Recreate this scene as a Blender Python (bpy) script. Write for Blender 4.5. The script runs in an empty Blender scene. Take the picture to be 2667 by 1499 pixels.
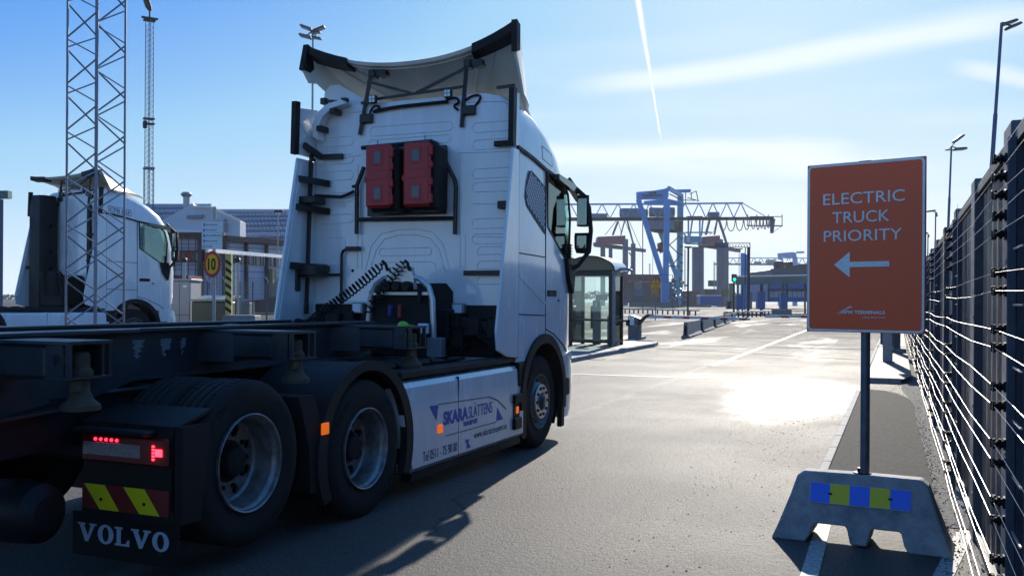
import bpy, bmesh, math, random
from mathutils import Vector, Matrix
R = math.radians
random.seed(7)
S = bpy.context.scene
COL = S.collection

# ------------------------------------------------------------ camera, sky, sun, exposure
F, CX, CY, CH = 2440.0, 1333.5, 785.0, 1.6          # focal length, optical centre and eye height (photo pixels, metres)
TH, RO = R(22.3), R(0.35)                            # camera yaw to the left of +Y, roll
cd = bpy.data.cameras.new('camera'); cam = bpy.data.objects.new('camera', cd); COL.objects.link(cam)
cd.sensor_width = 36; cd.lens = F / 2667 * 36; cd.shift_y = 35.5 / 2667
cd.clip_start = 0.05; cd.clip_end = 6000
cam.matrix_world = Matrix.Translation((0, 0, CH)) @ Matrix.Rotation(TH, 4, 'Z') @ Matrix.Rotation(R(90), 4, 'X') @ Matrix.Rotation(RO, 4, 'Z')
S.camera = cam
SUN_AZ, SUN_EL = R(6.6), R(26.0)                     # azimuth to the left of +Y, elevation
w = bpy.data.worlds.new('World'); S.world = w; w.use_nodes = True
nt = w.node_tree; N = nt.nodes; L = nt.links; N.clear()
out = N.new('ShaderNodeOutputWorld'); bg = N.new('ShaderNodeBackground')
sky = N.new('ShaderNodeTexSky'); sky.sky_type = 'NISHITA'; sky.sun_disc = False
sky.sun_elevation = SUN_EL; sky.sun_rotation = -SUN_AZ
sky.air_density = 1.0; sky.dust_density = 0.2; sky.ozone_density = 2.0; sky.altitude = 20
bg.inputs['Strength'].default_value = 0.088
def wn(t, **k):
    n = N.new(t)
    for a, b in k.items(): setattr(n, a, b)
    return n
def wmath(op, a, b=None, c=None):
    n = wn('ShaderNodeMath', operation=op)
    for i, x in enumerate((a, b, c)):
        if x is None: continue
        if isinstance(x, (int, float)): n.inputs[i].default_value = x
        else: L.new(x, n.inputs[i])
    return n.outputs[0]
tc = wn('ShaderNodeTexCoord')
def wdot(vec):
    n = wn('ShaderNodeVectorMath', operation='DOT_PRODUCT'); L.new(tc.outputs['Generated'], n.inputs[0]); n.inputs[1].default_value = vec
    return n.outputs['Value']
def wramp(x, a, b):
    n = wn('ShaderNodeMapRange', interpolation_type='SMOOTHSTEP'); L.new(x, n.inputs['Value'])
    n.inputs['From Min'].default_value = a; n.inputs['From Max'].default_value = b
    return n.outputs['Result']
def wnoise(scale, detail, stretch=(1, 1, 1), rot=(0, 0, 0)):
    m = wn('ShaderNodeMapping'); m.inputs['Scale'].default_value = stretch; m.inputs['Rotation'].default_value = rot
    L.new(tc.outputs['Generated'], m.inputs['Vector'])
    n = wn('ShaderNodeTexNoise'); n.inputs['Scale'].default_value = scale; n.inputs['Detail'].default_value = detail
    L.new(m.outputs[0], n.inputs['Vector']); return n.outputs['Fac']
fw = Vector((-math.sin(TH), math.cos(TH), 0)); rt = Vector((math.cos(TH), math.sin(TH), 0)); up = Vector((0, 0, 1))
upc = up * math.cos(RO) - rt * math.sin(RO); rtc = rt * math.cos(RO) + up * math.sin(RO)
def sky_dir(u, v): return (fw + rtc * ((u - CX) / F) - upc * ((v - CY) / F)).normalized()
def streak(u0, v0, u1, v1, width, s0, s1, wob=0.0, taper=0.0, nz=None):
    """a straight trail of cloud across the sky between two directions"""
    a = sky_dir(u0, v0); b = sky_dir(u1, v1); n = a.cross(b).normalized(); t = (b - a).normalized()
    d = wdot(n)
    if nz is not None: d = wmath('ADD', d, wmath('MULTIPLY', wmath('SUBTRACT', nz, 0.5), wob))
    al = wdot(t); ta, tb = a.dot(t), b.dot(t)
    wd = wmath('MULTIPLY_ADD', wramp(al, ta, tb), -taper * width, width)
    core = wmath('SUBTRACT', 1.0, wmath('DIVIDE', wmath('ABSOLUTE', d), wd))
    core = wramp(core, 0.0, 0.9)
    m = wmath('MULTIPLY', wramp(al, ta - s0, ta), wramp(al, tb + s1, tb))
    return wmath('MULTIPLY', core, m)
n_fine = wnoise(60, 4); n_wide = wnoise(3.0, 6, (1, 1, 6)); n_str = wnoise(2.2, 7, (1.2, 1.2, 9), (0.12, 0.1, 0))
trail = streak(1655, -40, 1716, 330, 0.0042, 0.3, 0.02, 0.0018, 0.68, n_fine)
trail = wmath('MULTIPLY', trail, wramp(n_fine, 0.15, 0.45))
veil1 = wmath('MULTIPLY', streak(1700, 195, 2500, 72, 0.019, 0.12, 0.14, 0.03, -0.2, n_wide), 0.55)
veil2 = wmath('MULTIPLY', streak(1500, 408, 2060, 425, 0.030, 0.25, 0.2, 0.07, 0.2, n_wide), 0.55)
veil3 = wmath('MULTIPLY', streak(2560, 190, 2800, 230, 0.012, 0.04, 0.2, 0.02, 0.0, n_wide), 0.45)
elev = wn('ShaderNodeSeparateXYZ'); L.new(tc.outputs['Generated'], elev.inputs[0])
toward = wdot(sky_dir(2100, 300))
gl = wmath('MULTIPLY', wramp(n_str, 0.42, 0.75), wmath('MULTIPLY', wramp(toward, 0.86, 1.0), wramp(elev.outputs['Z'], 0.5, 0.03)))
cl = wmath('MAXIMUM', trail, wmath('MAXIMUM', wmath('MAXIMUM', veil1, veil3), wmath('MAXIMUM', veil2, wmath('MULTIPLY', gl, 0.35))))
mix = wn('ShaderNodeMixRGB'); mix.inputs[2].default_value = (9.6, 9.8, 10.2, 1)
sp_ = wn('ShaderNodeSeparateColor'); L.new(sky.outputs[0], sp_.inputs[0])
rp_ = wn('ShaderNodeValToRGB'); L.new(wmath('MULTIPLY', sp_.outputs[0], 0.1), rp_.inputs[0]); el_ = rp_.color_ramp.elements
for i_, (p_, c_) in enumerate(((0.0, (0.04, 0.15, 0.44)), (0.15, (0.075, 0.27, 0.70)), (0.27, (0.110, 0.328, 0.79)), (0.42, (0.31, 0.57, 0.83)), (0.66, (0.50, 0.70, 0.86)), (1.0, (0.72, 0.83, 0.90)))):
    e_ = el_[i_] if i_ < 2 else el_.new(p_)
    e_.position = p_; e_.color = (*c_, 1)
sc_ = wn('ShaderNodeVectorMath', operation='SCALE'); sc_.inputs['Scale'].default_value = 10.0; L.new(rp_.outputs[0], sc_.inputs[0])
L.new(cl, mix.inputs[0]); L.new(sc_.outputs[0], mix.inputs[1]); L.new(mix.outputs[0], bg.inputs['Color']); L.new(bg.outputs[0], out.inputs[0])
sd = bpy.data.lights.new('sun', 'SUN'); sun = bpy.data.objects.new('sun', sd); COL.objects.link(sun)
sd.energy = 4.7; sd.angle = R(0.53); sd.color = (1.0, 0.92, 0.80)
sundir = Vector((-math.sin(SUN_AZ) * math.cos(SUN_EL), math.cos(SUN_AZ) * math.cos(SUN_EL), math.sin(SUN_EL)))
sun.rotation_euler = sundir.to_track_quat('Z', 'Y').to_euler()
S.view_settings.view_transform = 'Standard'; S.view_settings.look = 'None'; S.view_settings.gamma = 1; S.view_settings.exposure = 0.38
S.render.engine = 'CYCLES'
S.cycles.max_bounces = 8; S.cycles.transparent_max_bounces = 16; S.cycles.caustics_reflective = False; S.cycles.caustics_refractive = False

# ------------------------------------------------------------ materials
MATS = {}
BARK = 1.0
def mat(name, col, rough=0.5, metal=0.0, noise=0.0, nscale=8.0, bump=0.0, bscale=40.0, col2=None, spec=0.5, coat=0.0, emit=None, estr=0.0, trans=0.0, alpha=1.0, rvar=0.0, stretch=None):
    if name in MATS: return MATS[name]
    m = bpy.data.materials.new(name); m.use_nodes = True; t = m.node_tree; b = t.nodes['Principled BSDF']
    b.inputs['Base Color'].default_value = (*col, 1); b.inputs['Roughness'].default_value = rough; b.inputs['Metallic'].default_value = metal
    b.inputs['Specular IOR Level'].default_value = spec; b.inputs['Coat Weight'].default_value = coat; b.inputs['Coat Roughness'].default_value = 0.08
    b.inputs['Transmission Weight'].default_value = trans; b.inputs['Alpha'].default_value = alpha
    if emit: b.inputs['Emission Color'].default_value = (*emit, 1); b.inputs['Emission Strength'].default_value = estr
    tcn = t.nodes.new('ShaderNodeTexCoord')
    if noise > 0 or col2 or rvar > 0:
        n = t.nodes.new('ShaderNodeTexNoise'); n.inputs['Scale'].default_value = nscale; n.inputs['Detail'].default_value = 6; n.inputs['Roughness'].default_value = 0.65
        if stretch:
            mp = t.nodes.new('ShaderNodeMapping'); mp.inputs['Scale'].default_value = stretch; t.links.new(tcn.outputs['Object'], mp.inputs[0]); t.links.new(mp.outputs[0], n.inputs['Vector'])
        else: t.links.new(tcn.outputs['Object'], n.inputs['Vector'])
        if noise > 0 or col2:
            r = t.nodes.new('ShaderNodeValToRGB'); r.color_ramp.elements[0].position = 0.32; r.color_ramp.elements[1].position = 0.7
            c2 = col2 or tuple(max(0, c * (1 - noise)) for c in col)
            r.color_ramp.elements[0].color = (*c2, 1); r.color_ramp.elements[1].color = (*col, 1)
            t.links.new(n.outputs['Fac'], r.inputs[0]); t.links.new(r.outputs[0], b.inputs['Base Color'])
        if rvar > 0:
            mr = t.nodes.new('ShaderNodeMapRange'); mr.inputs['To Min'].default_value = max(0.03, rough - rvar); mr.inputs['To Max'].default_value = min(1, rough + rvar)
            mr.inputs['From Min'].default_value = 0.3; mr.inputs['From Max'].default_value = 0.7
            t.links.new(n.outputs['Fac'], mr.inputs['Value']); t.links.new(mr.outputs[0], b.inputs['Roughness'])
    if bump > 0:
        n2 = t.nodes.new('ShaderNodeTexNoise'); n2.inputs['Scale'].default_value = bscale; n2.inputs['Detail'].default_value = 5
        t.links.new(tcn.outputs['Object'], n2.inputs['Vector'])
        bp = t.nodes.new('ShaderNodeBump'); bp.inputs['Strength'].default_value = bump; bp.inputs['Distance'].default_value = 0.01
        t.links.new(n2.outputs['Fac'], bp.inputs['Height']); t.links.new(bp.outputs[0], b.inputs['Normal'])
    MATS[name] = m; return m
def glass_mat(name, tint, rough=0.0, alpha=0.35):
    """thin glass: part clear, part reflecting"""
    if name in MATS: return MATS[name]
    m = bpy.data.materials.new(name); m.use_nodes = True; t = m.node_tree; t.nodes.clear()
    o = t.nodes.new('ShaderNodeOutputMaterial'); tr = t.nodes.new('ShaderNodeBsdfTransparent'); g = t.nodes.new('ShaderNodeBsdfGlossy')
    tr.inputs[0].default_value = (*tint, 1); g.inputs['Roughness'].default_value = rough; g.inputs['Color'].default_value = (0.9, 1, 0.98, 1)
    fr = t.nodes.new('ShaderNodeFresnel'); fr.inputs[0].default_value = 1.45
    ml = t.nodes.new('ShaderNodeMath'); ml.operation = 'MULTIPLY_ADD'; ml.inputs[1].default_value = 1.0; ml.inputs[2].default_value = alpha * 0.2
    mx = t.nodes.new('ShaderNodeMixShader'); t.links.new(fr.outputs[0], ml.inputs[0]); t.links.new(ml.outputs[0], mx.inputs[0])
    t.links.new(tr.outputs[0], mx.inputs[1]); t.links.new(g.outputs[0], mx.inputs[2]); t.links.new(mx.outputs[0], o.inputs[0])
    MATS[name] = m; return m
WHITE = mat('white_paint', (0.80, 0.81, 0.83), 0.25, coat=1.0, noise=0.17, nscale=3.2, stretch=(1, 1, 0.22), rvar=0.08)
WHITE2 = mat('white_inner_paint', (0.74, 0.76, 0.72), 0.45, noise=0.22, nscale=3.0, stretch=(1, 0.4, 1))
WPLASTIC = mat('white_dusty_paint', (0.76, 0.78, 0.80), 0.4, noise=0.10, nscale=4)
BLACK = mat('black_plastic', (0.010, 0.010, 0.011), 0.5, spec=0.25, noise=0.4, nscale=5, rvar=0.12)
BLKM = mat('black_steel', (0.012, 0.012, 0.014), 0.42, noise=0.4, nscale=9, rvar=0.1)
CHASSIS = mat('chassis_paint', (0.014, 0.015, 0.018), 0.5, spec=0.25, col2=(0.006, 0.006, 0.007), nscale=4, rvar=0.12)
FENDER = mat('fender_plastic', (0.020, 0.020, 0.021), 0.6, spec=0.25, col2=(0.009, 0.009, 0.01), nscale=3, rvar=0.12, bump=0.15, bscale=120)
RUBBER = mat('tyre_rubber', (0.014, 0.014, 0.014), 0.8, spec=0.25, col2=(0.024, 0.022, 0.020), nscale=5, bump=0.1, bscale=60)
RIM = mat('rim_steel', (0.34, 0.35, 0.36), 0.42, metal=0.6, col2=(0.13, 0.12, 0.11), nscale=9, rvar=0.12, bump=0.1, bscale=80)
ALU = mat('aluminium', (0.62, 0.63, 0.65), 0.3, metal=0.9, noise=0.25, nscale=12, rvar=0.1)
SILVER = mat('silver_tube', (0.55, 0.56, 0.58), 0.35, metal=0.7, noise=0.2, nscale=14)
DARKHOLE = mat('dark_recess', (0.006, 0.006, 0.006), 0.8)
GREYRAIL = mat('trailer_grey_paint', (0.034, 0.042, 0.052), 0.45, col2=(0.016, 0.018, 0.021), nscale=3, rvar=0.14, bump=0.1, bscale=30)
SCUFF = mat('scuffed_primer', (0.30, 0.33, 0.36), 0.6, noise=0.5, nscale=60)
RUST = mat('worn_yellow_steel', (0.075, 0.052, 0.02), 0.7, col2=(0.05, 0.035, 0.025), nscale=16, bump=0.3)
REDPL = mat('red_plastic', (0.44, 0.012, 0.02), 0.38, noise=0.2, nscale=6)
ORANGE = mat('amber_lens', (0.9, 0.16, 0.01), 0.2, emit=(1, 0.17, 0.01), estr=0.45)
REDLIT = mat('lit_red_lens', (0.8, 0.01, 0.02), 0.2, emit=(1, 0.015, 0.03), estr=9.0)
REDLENS = mat('red_lens', (0.14, 0.006, 0.008), 0.15, coat=0.3)
CLRLENS = mat('clear_lens', (0.36, 0.38, 0.42), 0.12, metal=0.3, noise=0.5, nscale=70)
REFLY = mat('yellow_reflector', (0.75, 0.66, 0.01), 0.4)
REFLR = mat('dark_red_reflector', (0.20, 0.02, 0.02), 0.4, noise=0.1, nscale=40)
REFLB = mat('blue_reflector', (0.015, 0.16, 0.95), 0.35)
LETBLUE = mat('blue_lettering', (0.02, 0.06, 0.42), 0.4)
LETGREY = mat('grey_lettering', (0.055, 0.07, 0.14), 0.5)
LETWHITE = mat('pale_lettering', (0.42, 0.50, 0.62), 0.5, noise=0.15, nscale=30)
LAMPGL = mat('lamp_glass', (0.82, 0.88, 0.95), 0.25, noise=0.2, nscale=90)
GALV = mat('galvanised_steel', (0.16, 0.185, 0.22), 0.45, metal=0.35, col2=(0.085, 0.10, 0.13), nscale=11, rvar=0.14)
GALVL = mat('light_galvanised_steel', (0.36, 0.38, 0.41), 0.4, metal=0.5, noise=0.3, nscale=9, rvar=0.1)
GALVF = mat('fence_galvanised', (0.085, 0.11, 0.155), 0.5, metal=0.2, col2=(0.045, 0.06, 0.09), nscale=11, rvar=0.1)
FPANEL = mat('fence_sheet', (0.026, 0.036, 0.062), 0.5, noise=0.3, nscale=3, rvar=0.1)
WIRE = mat('bright_wire', (0.75, 0.72, 0.72), 0.35, metal=0.7)
POLEB = mat('blue_grey_pole', (0.10, 0.12, 0.22), 0.45, metal=0.3, noise=0.2, nscale=3)
CONC = mat('concrete', (0.30, 0.30, 0.29), 0.85, col2=(0.17, 0.17, 0.165), nscale=3.2, bump=0.5, bscale=45)
CONCL = mat('pale_concrete', (0.46, 0.46, 0.46), 0.8, col2=(0.20, 0.205, 0.21), nscale=5.5, bump=0.6, bscale=50)
GRANITE = mat('granite_kerb', (0.38, 0.37, 0.36), 0.8, col2=(0.22, 0.22, 0.22), nscale=14, bump=0.4, bscale=60)
CRBLUE = mat('crane_blue', (0.05, 0.33, 0.72), 0.45, noise=0.35, nscale=0.12, rvar=0.1)
CRTEAL = mat('crane_teal', (0.13, 0.46, 0.62), 0.5, noise=0.3, nscale=0.1)
CRDARK = mat('crane_dark', (0.03, 0.035, 0.05), 0.6, noise=0.4, nscale=0.2)
CRNAVY = mat('crane_navy', (0.07, 0.11, 0.19), 0.5, noise=0.3, nscale=0.12)
CRGREY = mat('crane_grey', (0.26, 0.27, 0.29), 0.5, noise=0.3, nscale=0.15)
CRMAG = mat('crane_faded_red', (0.30, 0.06, 0.11), 0.6, noise=0.3, nscale=0.1)
RUSTY = mat('spreader_rust', (0.19, 0.055, 0.03), 0.7, noise=0.4, nscale=0.6)
GLASST = glass_mat('cab_glass', (0.80, 0.96, 0.94))
GLASSB = glass_mat('booth_glass', (0.92, 0.97, 0.95), 0.02, 0.2)

# ------------------------------------------------------------ mesh helpers
class MB:
    def __init__(s): s.v = []; s.f = []
    def add(s, vs, fs, M=None):
        o = len(s.v); s.v += [(M @ Vector(p)) if M is not None else Vector(p) for p in vs]; s.f += [tuple(i + o for i in f) for f in fs]; return s
    def box(s, x0, x1, y0, y1, z0, z1, b=0.0, M=None):
        x0, x1 = min(x0, x1), max(x0, x1); y0, y1 = min(y0, y1), max(y0, y1); z0, z1 = min(z0, z1), max(z0, z1)
        if b <= 0:
            vs = [(x, y, z) for z in (z0, z1) for y in (y0, y1) for x in (x0, x1)]
            return s.add(vs, [(0, 2, 3, 1), (4, 5, 7, 6), (0, 1, 5, 4), (2, 6, 7, 3), (0, 4, 6, 2), (1, 3, 7, 5)], M)
        b = min(b, (x1 - x0) / 2.01, (y1 - y0) / 2.01, (z1 - z0) / 2.01)
        vs = []; idx = {}
        for sx in (0, 1):
            for sy in (0, 1):
                for sz in (0, 1):
                    X, Y, Z = (x0, x1)[sx], (y0, y1)[sy], (z0, z1)[sz]; dx, dy, dz = (b, -b)[sx], (b, -b)[sy], (b, -b)[sz]
                    idx[sx, sy, sz] = len(vs); vs += [(X, Y + dy, Z + dz), (X + dx, Y, Z + dz), (X + dx, Y + dy, Z)]
        fs = []; g = idx
        for sx in (0, 1): q = [g[sx, 0, 0], g[sx, 1, 0], g[sx, 1, 1], g[sx, 0, 1]]; fs.append(tuple(q if sx else q[::-1]))
        for sy in (0, 1): q = [g[0, sy, 0] + 1, g[0, sy, 1] + 1, g[1, sy, 1] + 1, g[1, sy, 0] + 1]; fs.append(tuple(q if sy else q[::-1]))
        for sz in (0, 1): q = [g[0, 0, sz] + 2, g[1, 0, sz] + 2, g[1, 1, sz] + 2, g[0, 1, sz] + 2]; fs.append(tuple(q if sz else q[::-1]))
        for a in (0, 1):
            for c in (0, 1):
                fs.append((g[0, a, c] + 1, g[1, a, c] + 1, g[1, a, c] + 2, g[0, a, c] + 2))
                fs.append((g[a, 0, c], g[a, 1, c], g[a, 1, c] + 2, g[a, 0, c] + 2))
                fs.append((g[a, c, 0], g[a, c, 1], g[a, c, 1] + 1, g[a, c, 0] + 1))
        for k in g.values(): fs.append((k, k + 1, k + 2))
        return s.add(vs, fs, M)
    def bar(s, p, q, w, h=None, M=None):
        p = Vector(p); q = Vector(q); d = q - p; l = d.length
        if l < 1e-6: return s
        d.normalize(); h = (h or w) * BARK; w = w * BARK
        a = Vector((0, 0, 1)).cross(d)
        if a.length < 1e-3: a = Vector((1, 0, 0))
        a.normalize(); b = d.cross(a)
        vs = [r + a * (sa * w / 2) + b * (sb * h / 2) for r in (p, q) for sa, sb in ((-1, -1), (1, -1), (1, 1), (-1, 1))]
        return s.add(vs, [(3, 2, 1, 0), (4, 5, 6, 7)] + [(i, (i + 1) % 4, 4 + (i + 1) % 4, 4 + i) for i in range(4)], M)
    def tube(s, pts, r, n=8, M=None, r1=None):
        pts = [Vector(p) for p in pts]; m = len(pts); vs = []; fs = []; a = None
        for i, p in enumerate(pts):
            d = (pts[min(i + 1, m - 1)] - pts[max(i - 1, 0)]).normalized()
            if a is None:
                a = d.cross(Vector((0, 0, 1)))
                if a.length < 1e-3: a = d.cross(Vector((1, 0, 0)))
            a = (a - d * a.dot(d)).normalized(); b = d.cross(a)
            rr = r if r1 is None else r + (r1 - r) * i / (m - 1)
            vs += [p + (a * math.cos(2 * math.pi * k / n) + b * math.sin(2 * math.pi * k / n)) * rr for k in range(n)]
        for i in range(m - 1):
            for k in range(n): fs.append((i * n + k, i * n + (k + 1) % n, (i + 1) * n + (k + 1) % n, (i + 1) * n + k))
        fs += [tuple(range(n))[::-1], tuple(range((m - 1) * n, m * n))]
        return s.add(vs, fs, M)
    def lathe(s, prof, c=(0, 0, 0), axis='x', n=40, M=None, a0=0, a1=2 * math.pi):
        """prof: (radius, position along the axis); closed loop when first == last"""
        full = abs(a1 - a0 - 2 * math.pi) < 1e-6; seg = n if full else n + 1; vs = []; fs = []; c = Vector(c)
        for j in range(seg):
            t = a0 + (a1 - a0) * j / n; co, si = math.cos(t), math.sin(t)
            for r, h in prof:
                vs.append(c + (Vector((h, r * co, r * si)) if axis == 'x' else Vector((r * co, h, r * si)) if axis == 'y' else Vector((r * co, r * si, h))))
        k = len(prof)
        for j in range(n):
            jn = (j + 1) % seg
            for i in range(k - 1): fs.append((j * k + i, j * k + i + 1, jn * k + i + 1, jn * k + i))
        return s.add(vs, fs, M)
    def prism(s, poly, axis, a0, a1, M=None):
        """poly in the other two axes (x: (y,z); y: (x,z); z: (x,y))"""
        def P(p, a): return (a, p[0], p[1]) if axis == 'x' else (p[0], a, p[1]) if axis == 'y' else (p[0], p[1], a)
        n = len(poly); vs = [P(p, a0) for p in poly] + [P(p, a1) for p in poly]
        return s.add(vs, [tuple(range(n))[::-1], tuple(range(n, 2 * n))] + [(i, (i + 1) % n, n + (i + 1) % n, n + i) for i in range(n)], M)
    def loft(s, rings, M=None, cap=True):
        n = len(rings[0]); vs = [p for r in rings for p in r]; fs = []
        for j in range(len(rings) - 1):
            for i in range(n): fs.append((j * n + i, j * n + (i + 1) % n, (j + 1) * n + (i + 1) % n, (j + 1) * n + i))
        if cap: fs += [tuple(range(n))[::-1], tuple(range((len(rings) - 1) * n, len(rings) * n))]
        return s.add(vs, fs, M)
    def grid(s, P, nu, nv, thick=0.0, M=None):
        vs = [P(i / nu, j / nv) for j in range(nv + 1) for i in range(nu + 1)]
        fs = [(j * (nu + 1) + i, j * (nu + 1) + i + 1, (j + 1) * (nu + 1) + i + 1, (j + 1) * (nu + 1) + i) for j in range(nv) for i in range(nu)]
        return s.add(vs, fs, M)
    def mesh(s, name, smooth=True, ang=32):
        me = bpy.data.meshes.new(name); me.from_pydata([tuple(v) for v in s.v], [], s.f)
        bm = bmesh.new(); bm.from_mesh(me); bmesh.ops.recalc_face_normals(bm, faces=bm.faces)
        if smooth:
            for f in bm.faces: f.smooth = True
            t = R(ang)
            for e in bm.edges: e.smooth = len(e.link_faces) == 2 and e.calc_face_angle(3.2) < t
        bm.to_mesh(me); bm.free(); return me
    def obj(s, name, m, parent=None, ang=32, solid=0.0, loc=None):
        me = s.mesh(name, ang=ang)
        for q in (m if isinstance(m, (list, tuple)) else [m]): me.materials.append(q)
        o = bpy.data.objects.new(name, me); COL.objects.link(o)
        if parent: o.parent = parent
        if loc: o.location = loc
        if solid:
            k = o.modifiers.new('thickness', 'SOLIDIFY'); k.thickness = solid; k.offset = 0
        return o
def lr(m, name, mt, parent=None, ang=32):
    """the left and the right piece of a pair, each an object of its own"""
    for sd in (-1, 1):
        k = MB(); mp_ = {}
        for f in m.f:
            if sum(m.v[i].x for i in f) * sd > 0:
                for i in f:
                    if i not in mp_: mp_[i] = len(k.v); k.v.append(m.v[i])
                k.f.append(tuple(mp_[i] for i in f))
        k.obj(name, mt, parent, ang)
def tag(o, label=None, cat=None, group=None, kind=None):
    for k, v in (('label', label), ('category', cat), ('group', group), ('kind', kind)):
        if v: o[k] = v
    return o
def thing(name, label, cat, loc=(0, 0, 0), rz=0.0, group=None):
    o = bpy.data.objects.new(name, None); COL.objects.link(o); o.location = loc; o.rotation_euler = (0, 0, rz); o.empty_display_size = 0.3
    return tag(o, label, cat, group)
def dup(root, loc, rz, label=None, group=None):
    def cp(o, par):
        c = o.copy(); COL.objects.link(c); c.parent = par
        for ch in list(o.children): cp(ch, c)
        return c
    r = cp(root, None); r.location = loc; r.rotation_euler = (0, 0, rz)
    return tag(r, label, None, group)
def boolean(mb, cutters, name='cut', op='DIFFERENCE'):
    """returns the mesh of mb with the cutter solids taken away"""
    me = mb.mesh(name, smooth=False); a = bpy.data.objects.new('tmp', me); COL.objects.link(a); tmp = []
    for c in cutters:
        o = bpy.data.objects.new('tmpc', c.mesh('c', smooth=False)); COL.objects.link(o); tmp.append(o)
        md = a.modifiers.new('b', 'BOOLEAN'); md.operation = op; md.object = o; md.solver = 'EXACT'
    dg = bpy.context.evaluated_depsgraph_get(); dg.update()
    r = bpy.data.meshes.new_from_object(a.evaluated_get(dg))
    for o in tmp + [a]: bpy.data.objects.remove(o, do_unlink=True)
    bm = bmesh.new(); bm.from_mesh(r)
    for f in bm.faces: f.smooth = True
    for e in bm.edges: e.smooth = len(e.link_faces) == 2 and e.calc_face_angle(3.2) < R(30)
    bm.to_mesh(r); bm.free(); r.name = name
    return r
def mobj(name, me, m, parent=None):
    me.materials.clear(); me.materials.append(m)
    o = bpy.data.objects.new(name, me); COL.objects.link(o)
    if parent: o.parent = parent
    return o
def text(name, body, size, m, M, parent=None, align='LEFT', bold=0.0, depth=0.001, sx=1.0, space=1.0, shear=0.0):
    """lettering as a thin solid; M places its plane (x along the line, y up)"""
    c = bpy.data.curves.new(name, 'FONT'); c.body = body; c.size = size; c.align_x = align; c.extrude = depth; c.offset = bold; c.space_character = space; c.resolution_u = 3; c.shear = shear
    o = bpy.data.objects.new(name, c); COL.objects.link(o); dg = bpy.context.evaluated_depsgraph_get(); dg.update()
    me = bpy.data.meshes.new_from_object(o.evaluated_get(dg)); bpy.data.objects.remove(o, do_unlink=True)
    me.transform(M @ Matrix.Diagonal((sx, 1, 1, 1))); me.materials.clear(); me.materials.append(m); me.name = name
    r = bpy.data.objects.new(name, me); COL.objects.link(r)
    if parent: r.parent = parent
    return r
def soft(pts, k=2):
    """rounds off a polyline"""
    pts = [Vector(p) for p in pts]
    for _ in range(k):
        q = [pts[0]]
        for a, b in zip(pts, pts[1:]): q += [a * 0.75 + b * 0.25, a * 0.25 + b * 0.75]
        pts = q + [pts[-1]]
    return pts
def frame(o, x, y):
    """matrix with origin o, first axis x, second axis y"""
    x = Vector(x).normalized(); y = Vector(y); y = (y - x * y.dot(x)).normalized(); z = x.cross(y)
    return Matrix((( x.x, y.x, z.x, o[0]), (x.y, y.y, z.y, o[1]), (x.z, y.z, z.z, o[2]), (0, 0, 0, 1)))
def at(u, v, d):
    """the point that many metres deep that stands behind photo pixel u, v"""
    return Vector((0, 0, CH)) + (fw + rtc * ((u - CX) / F) - upc * ((v - CY) / F)) * d
def smooth01(t): t = max(0.0, min(1.0, t)); return t * t * (3 - 2 * t)
def gh(x, y):
    """ground height: the lorry yard on the left lies a little higher"""
    return 0.36 * smooth01((-x - 9.3 - 0.36 * (y - 5)) / 3.0)
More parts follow.
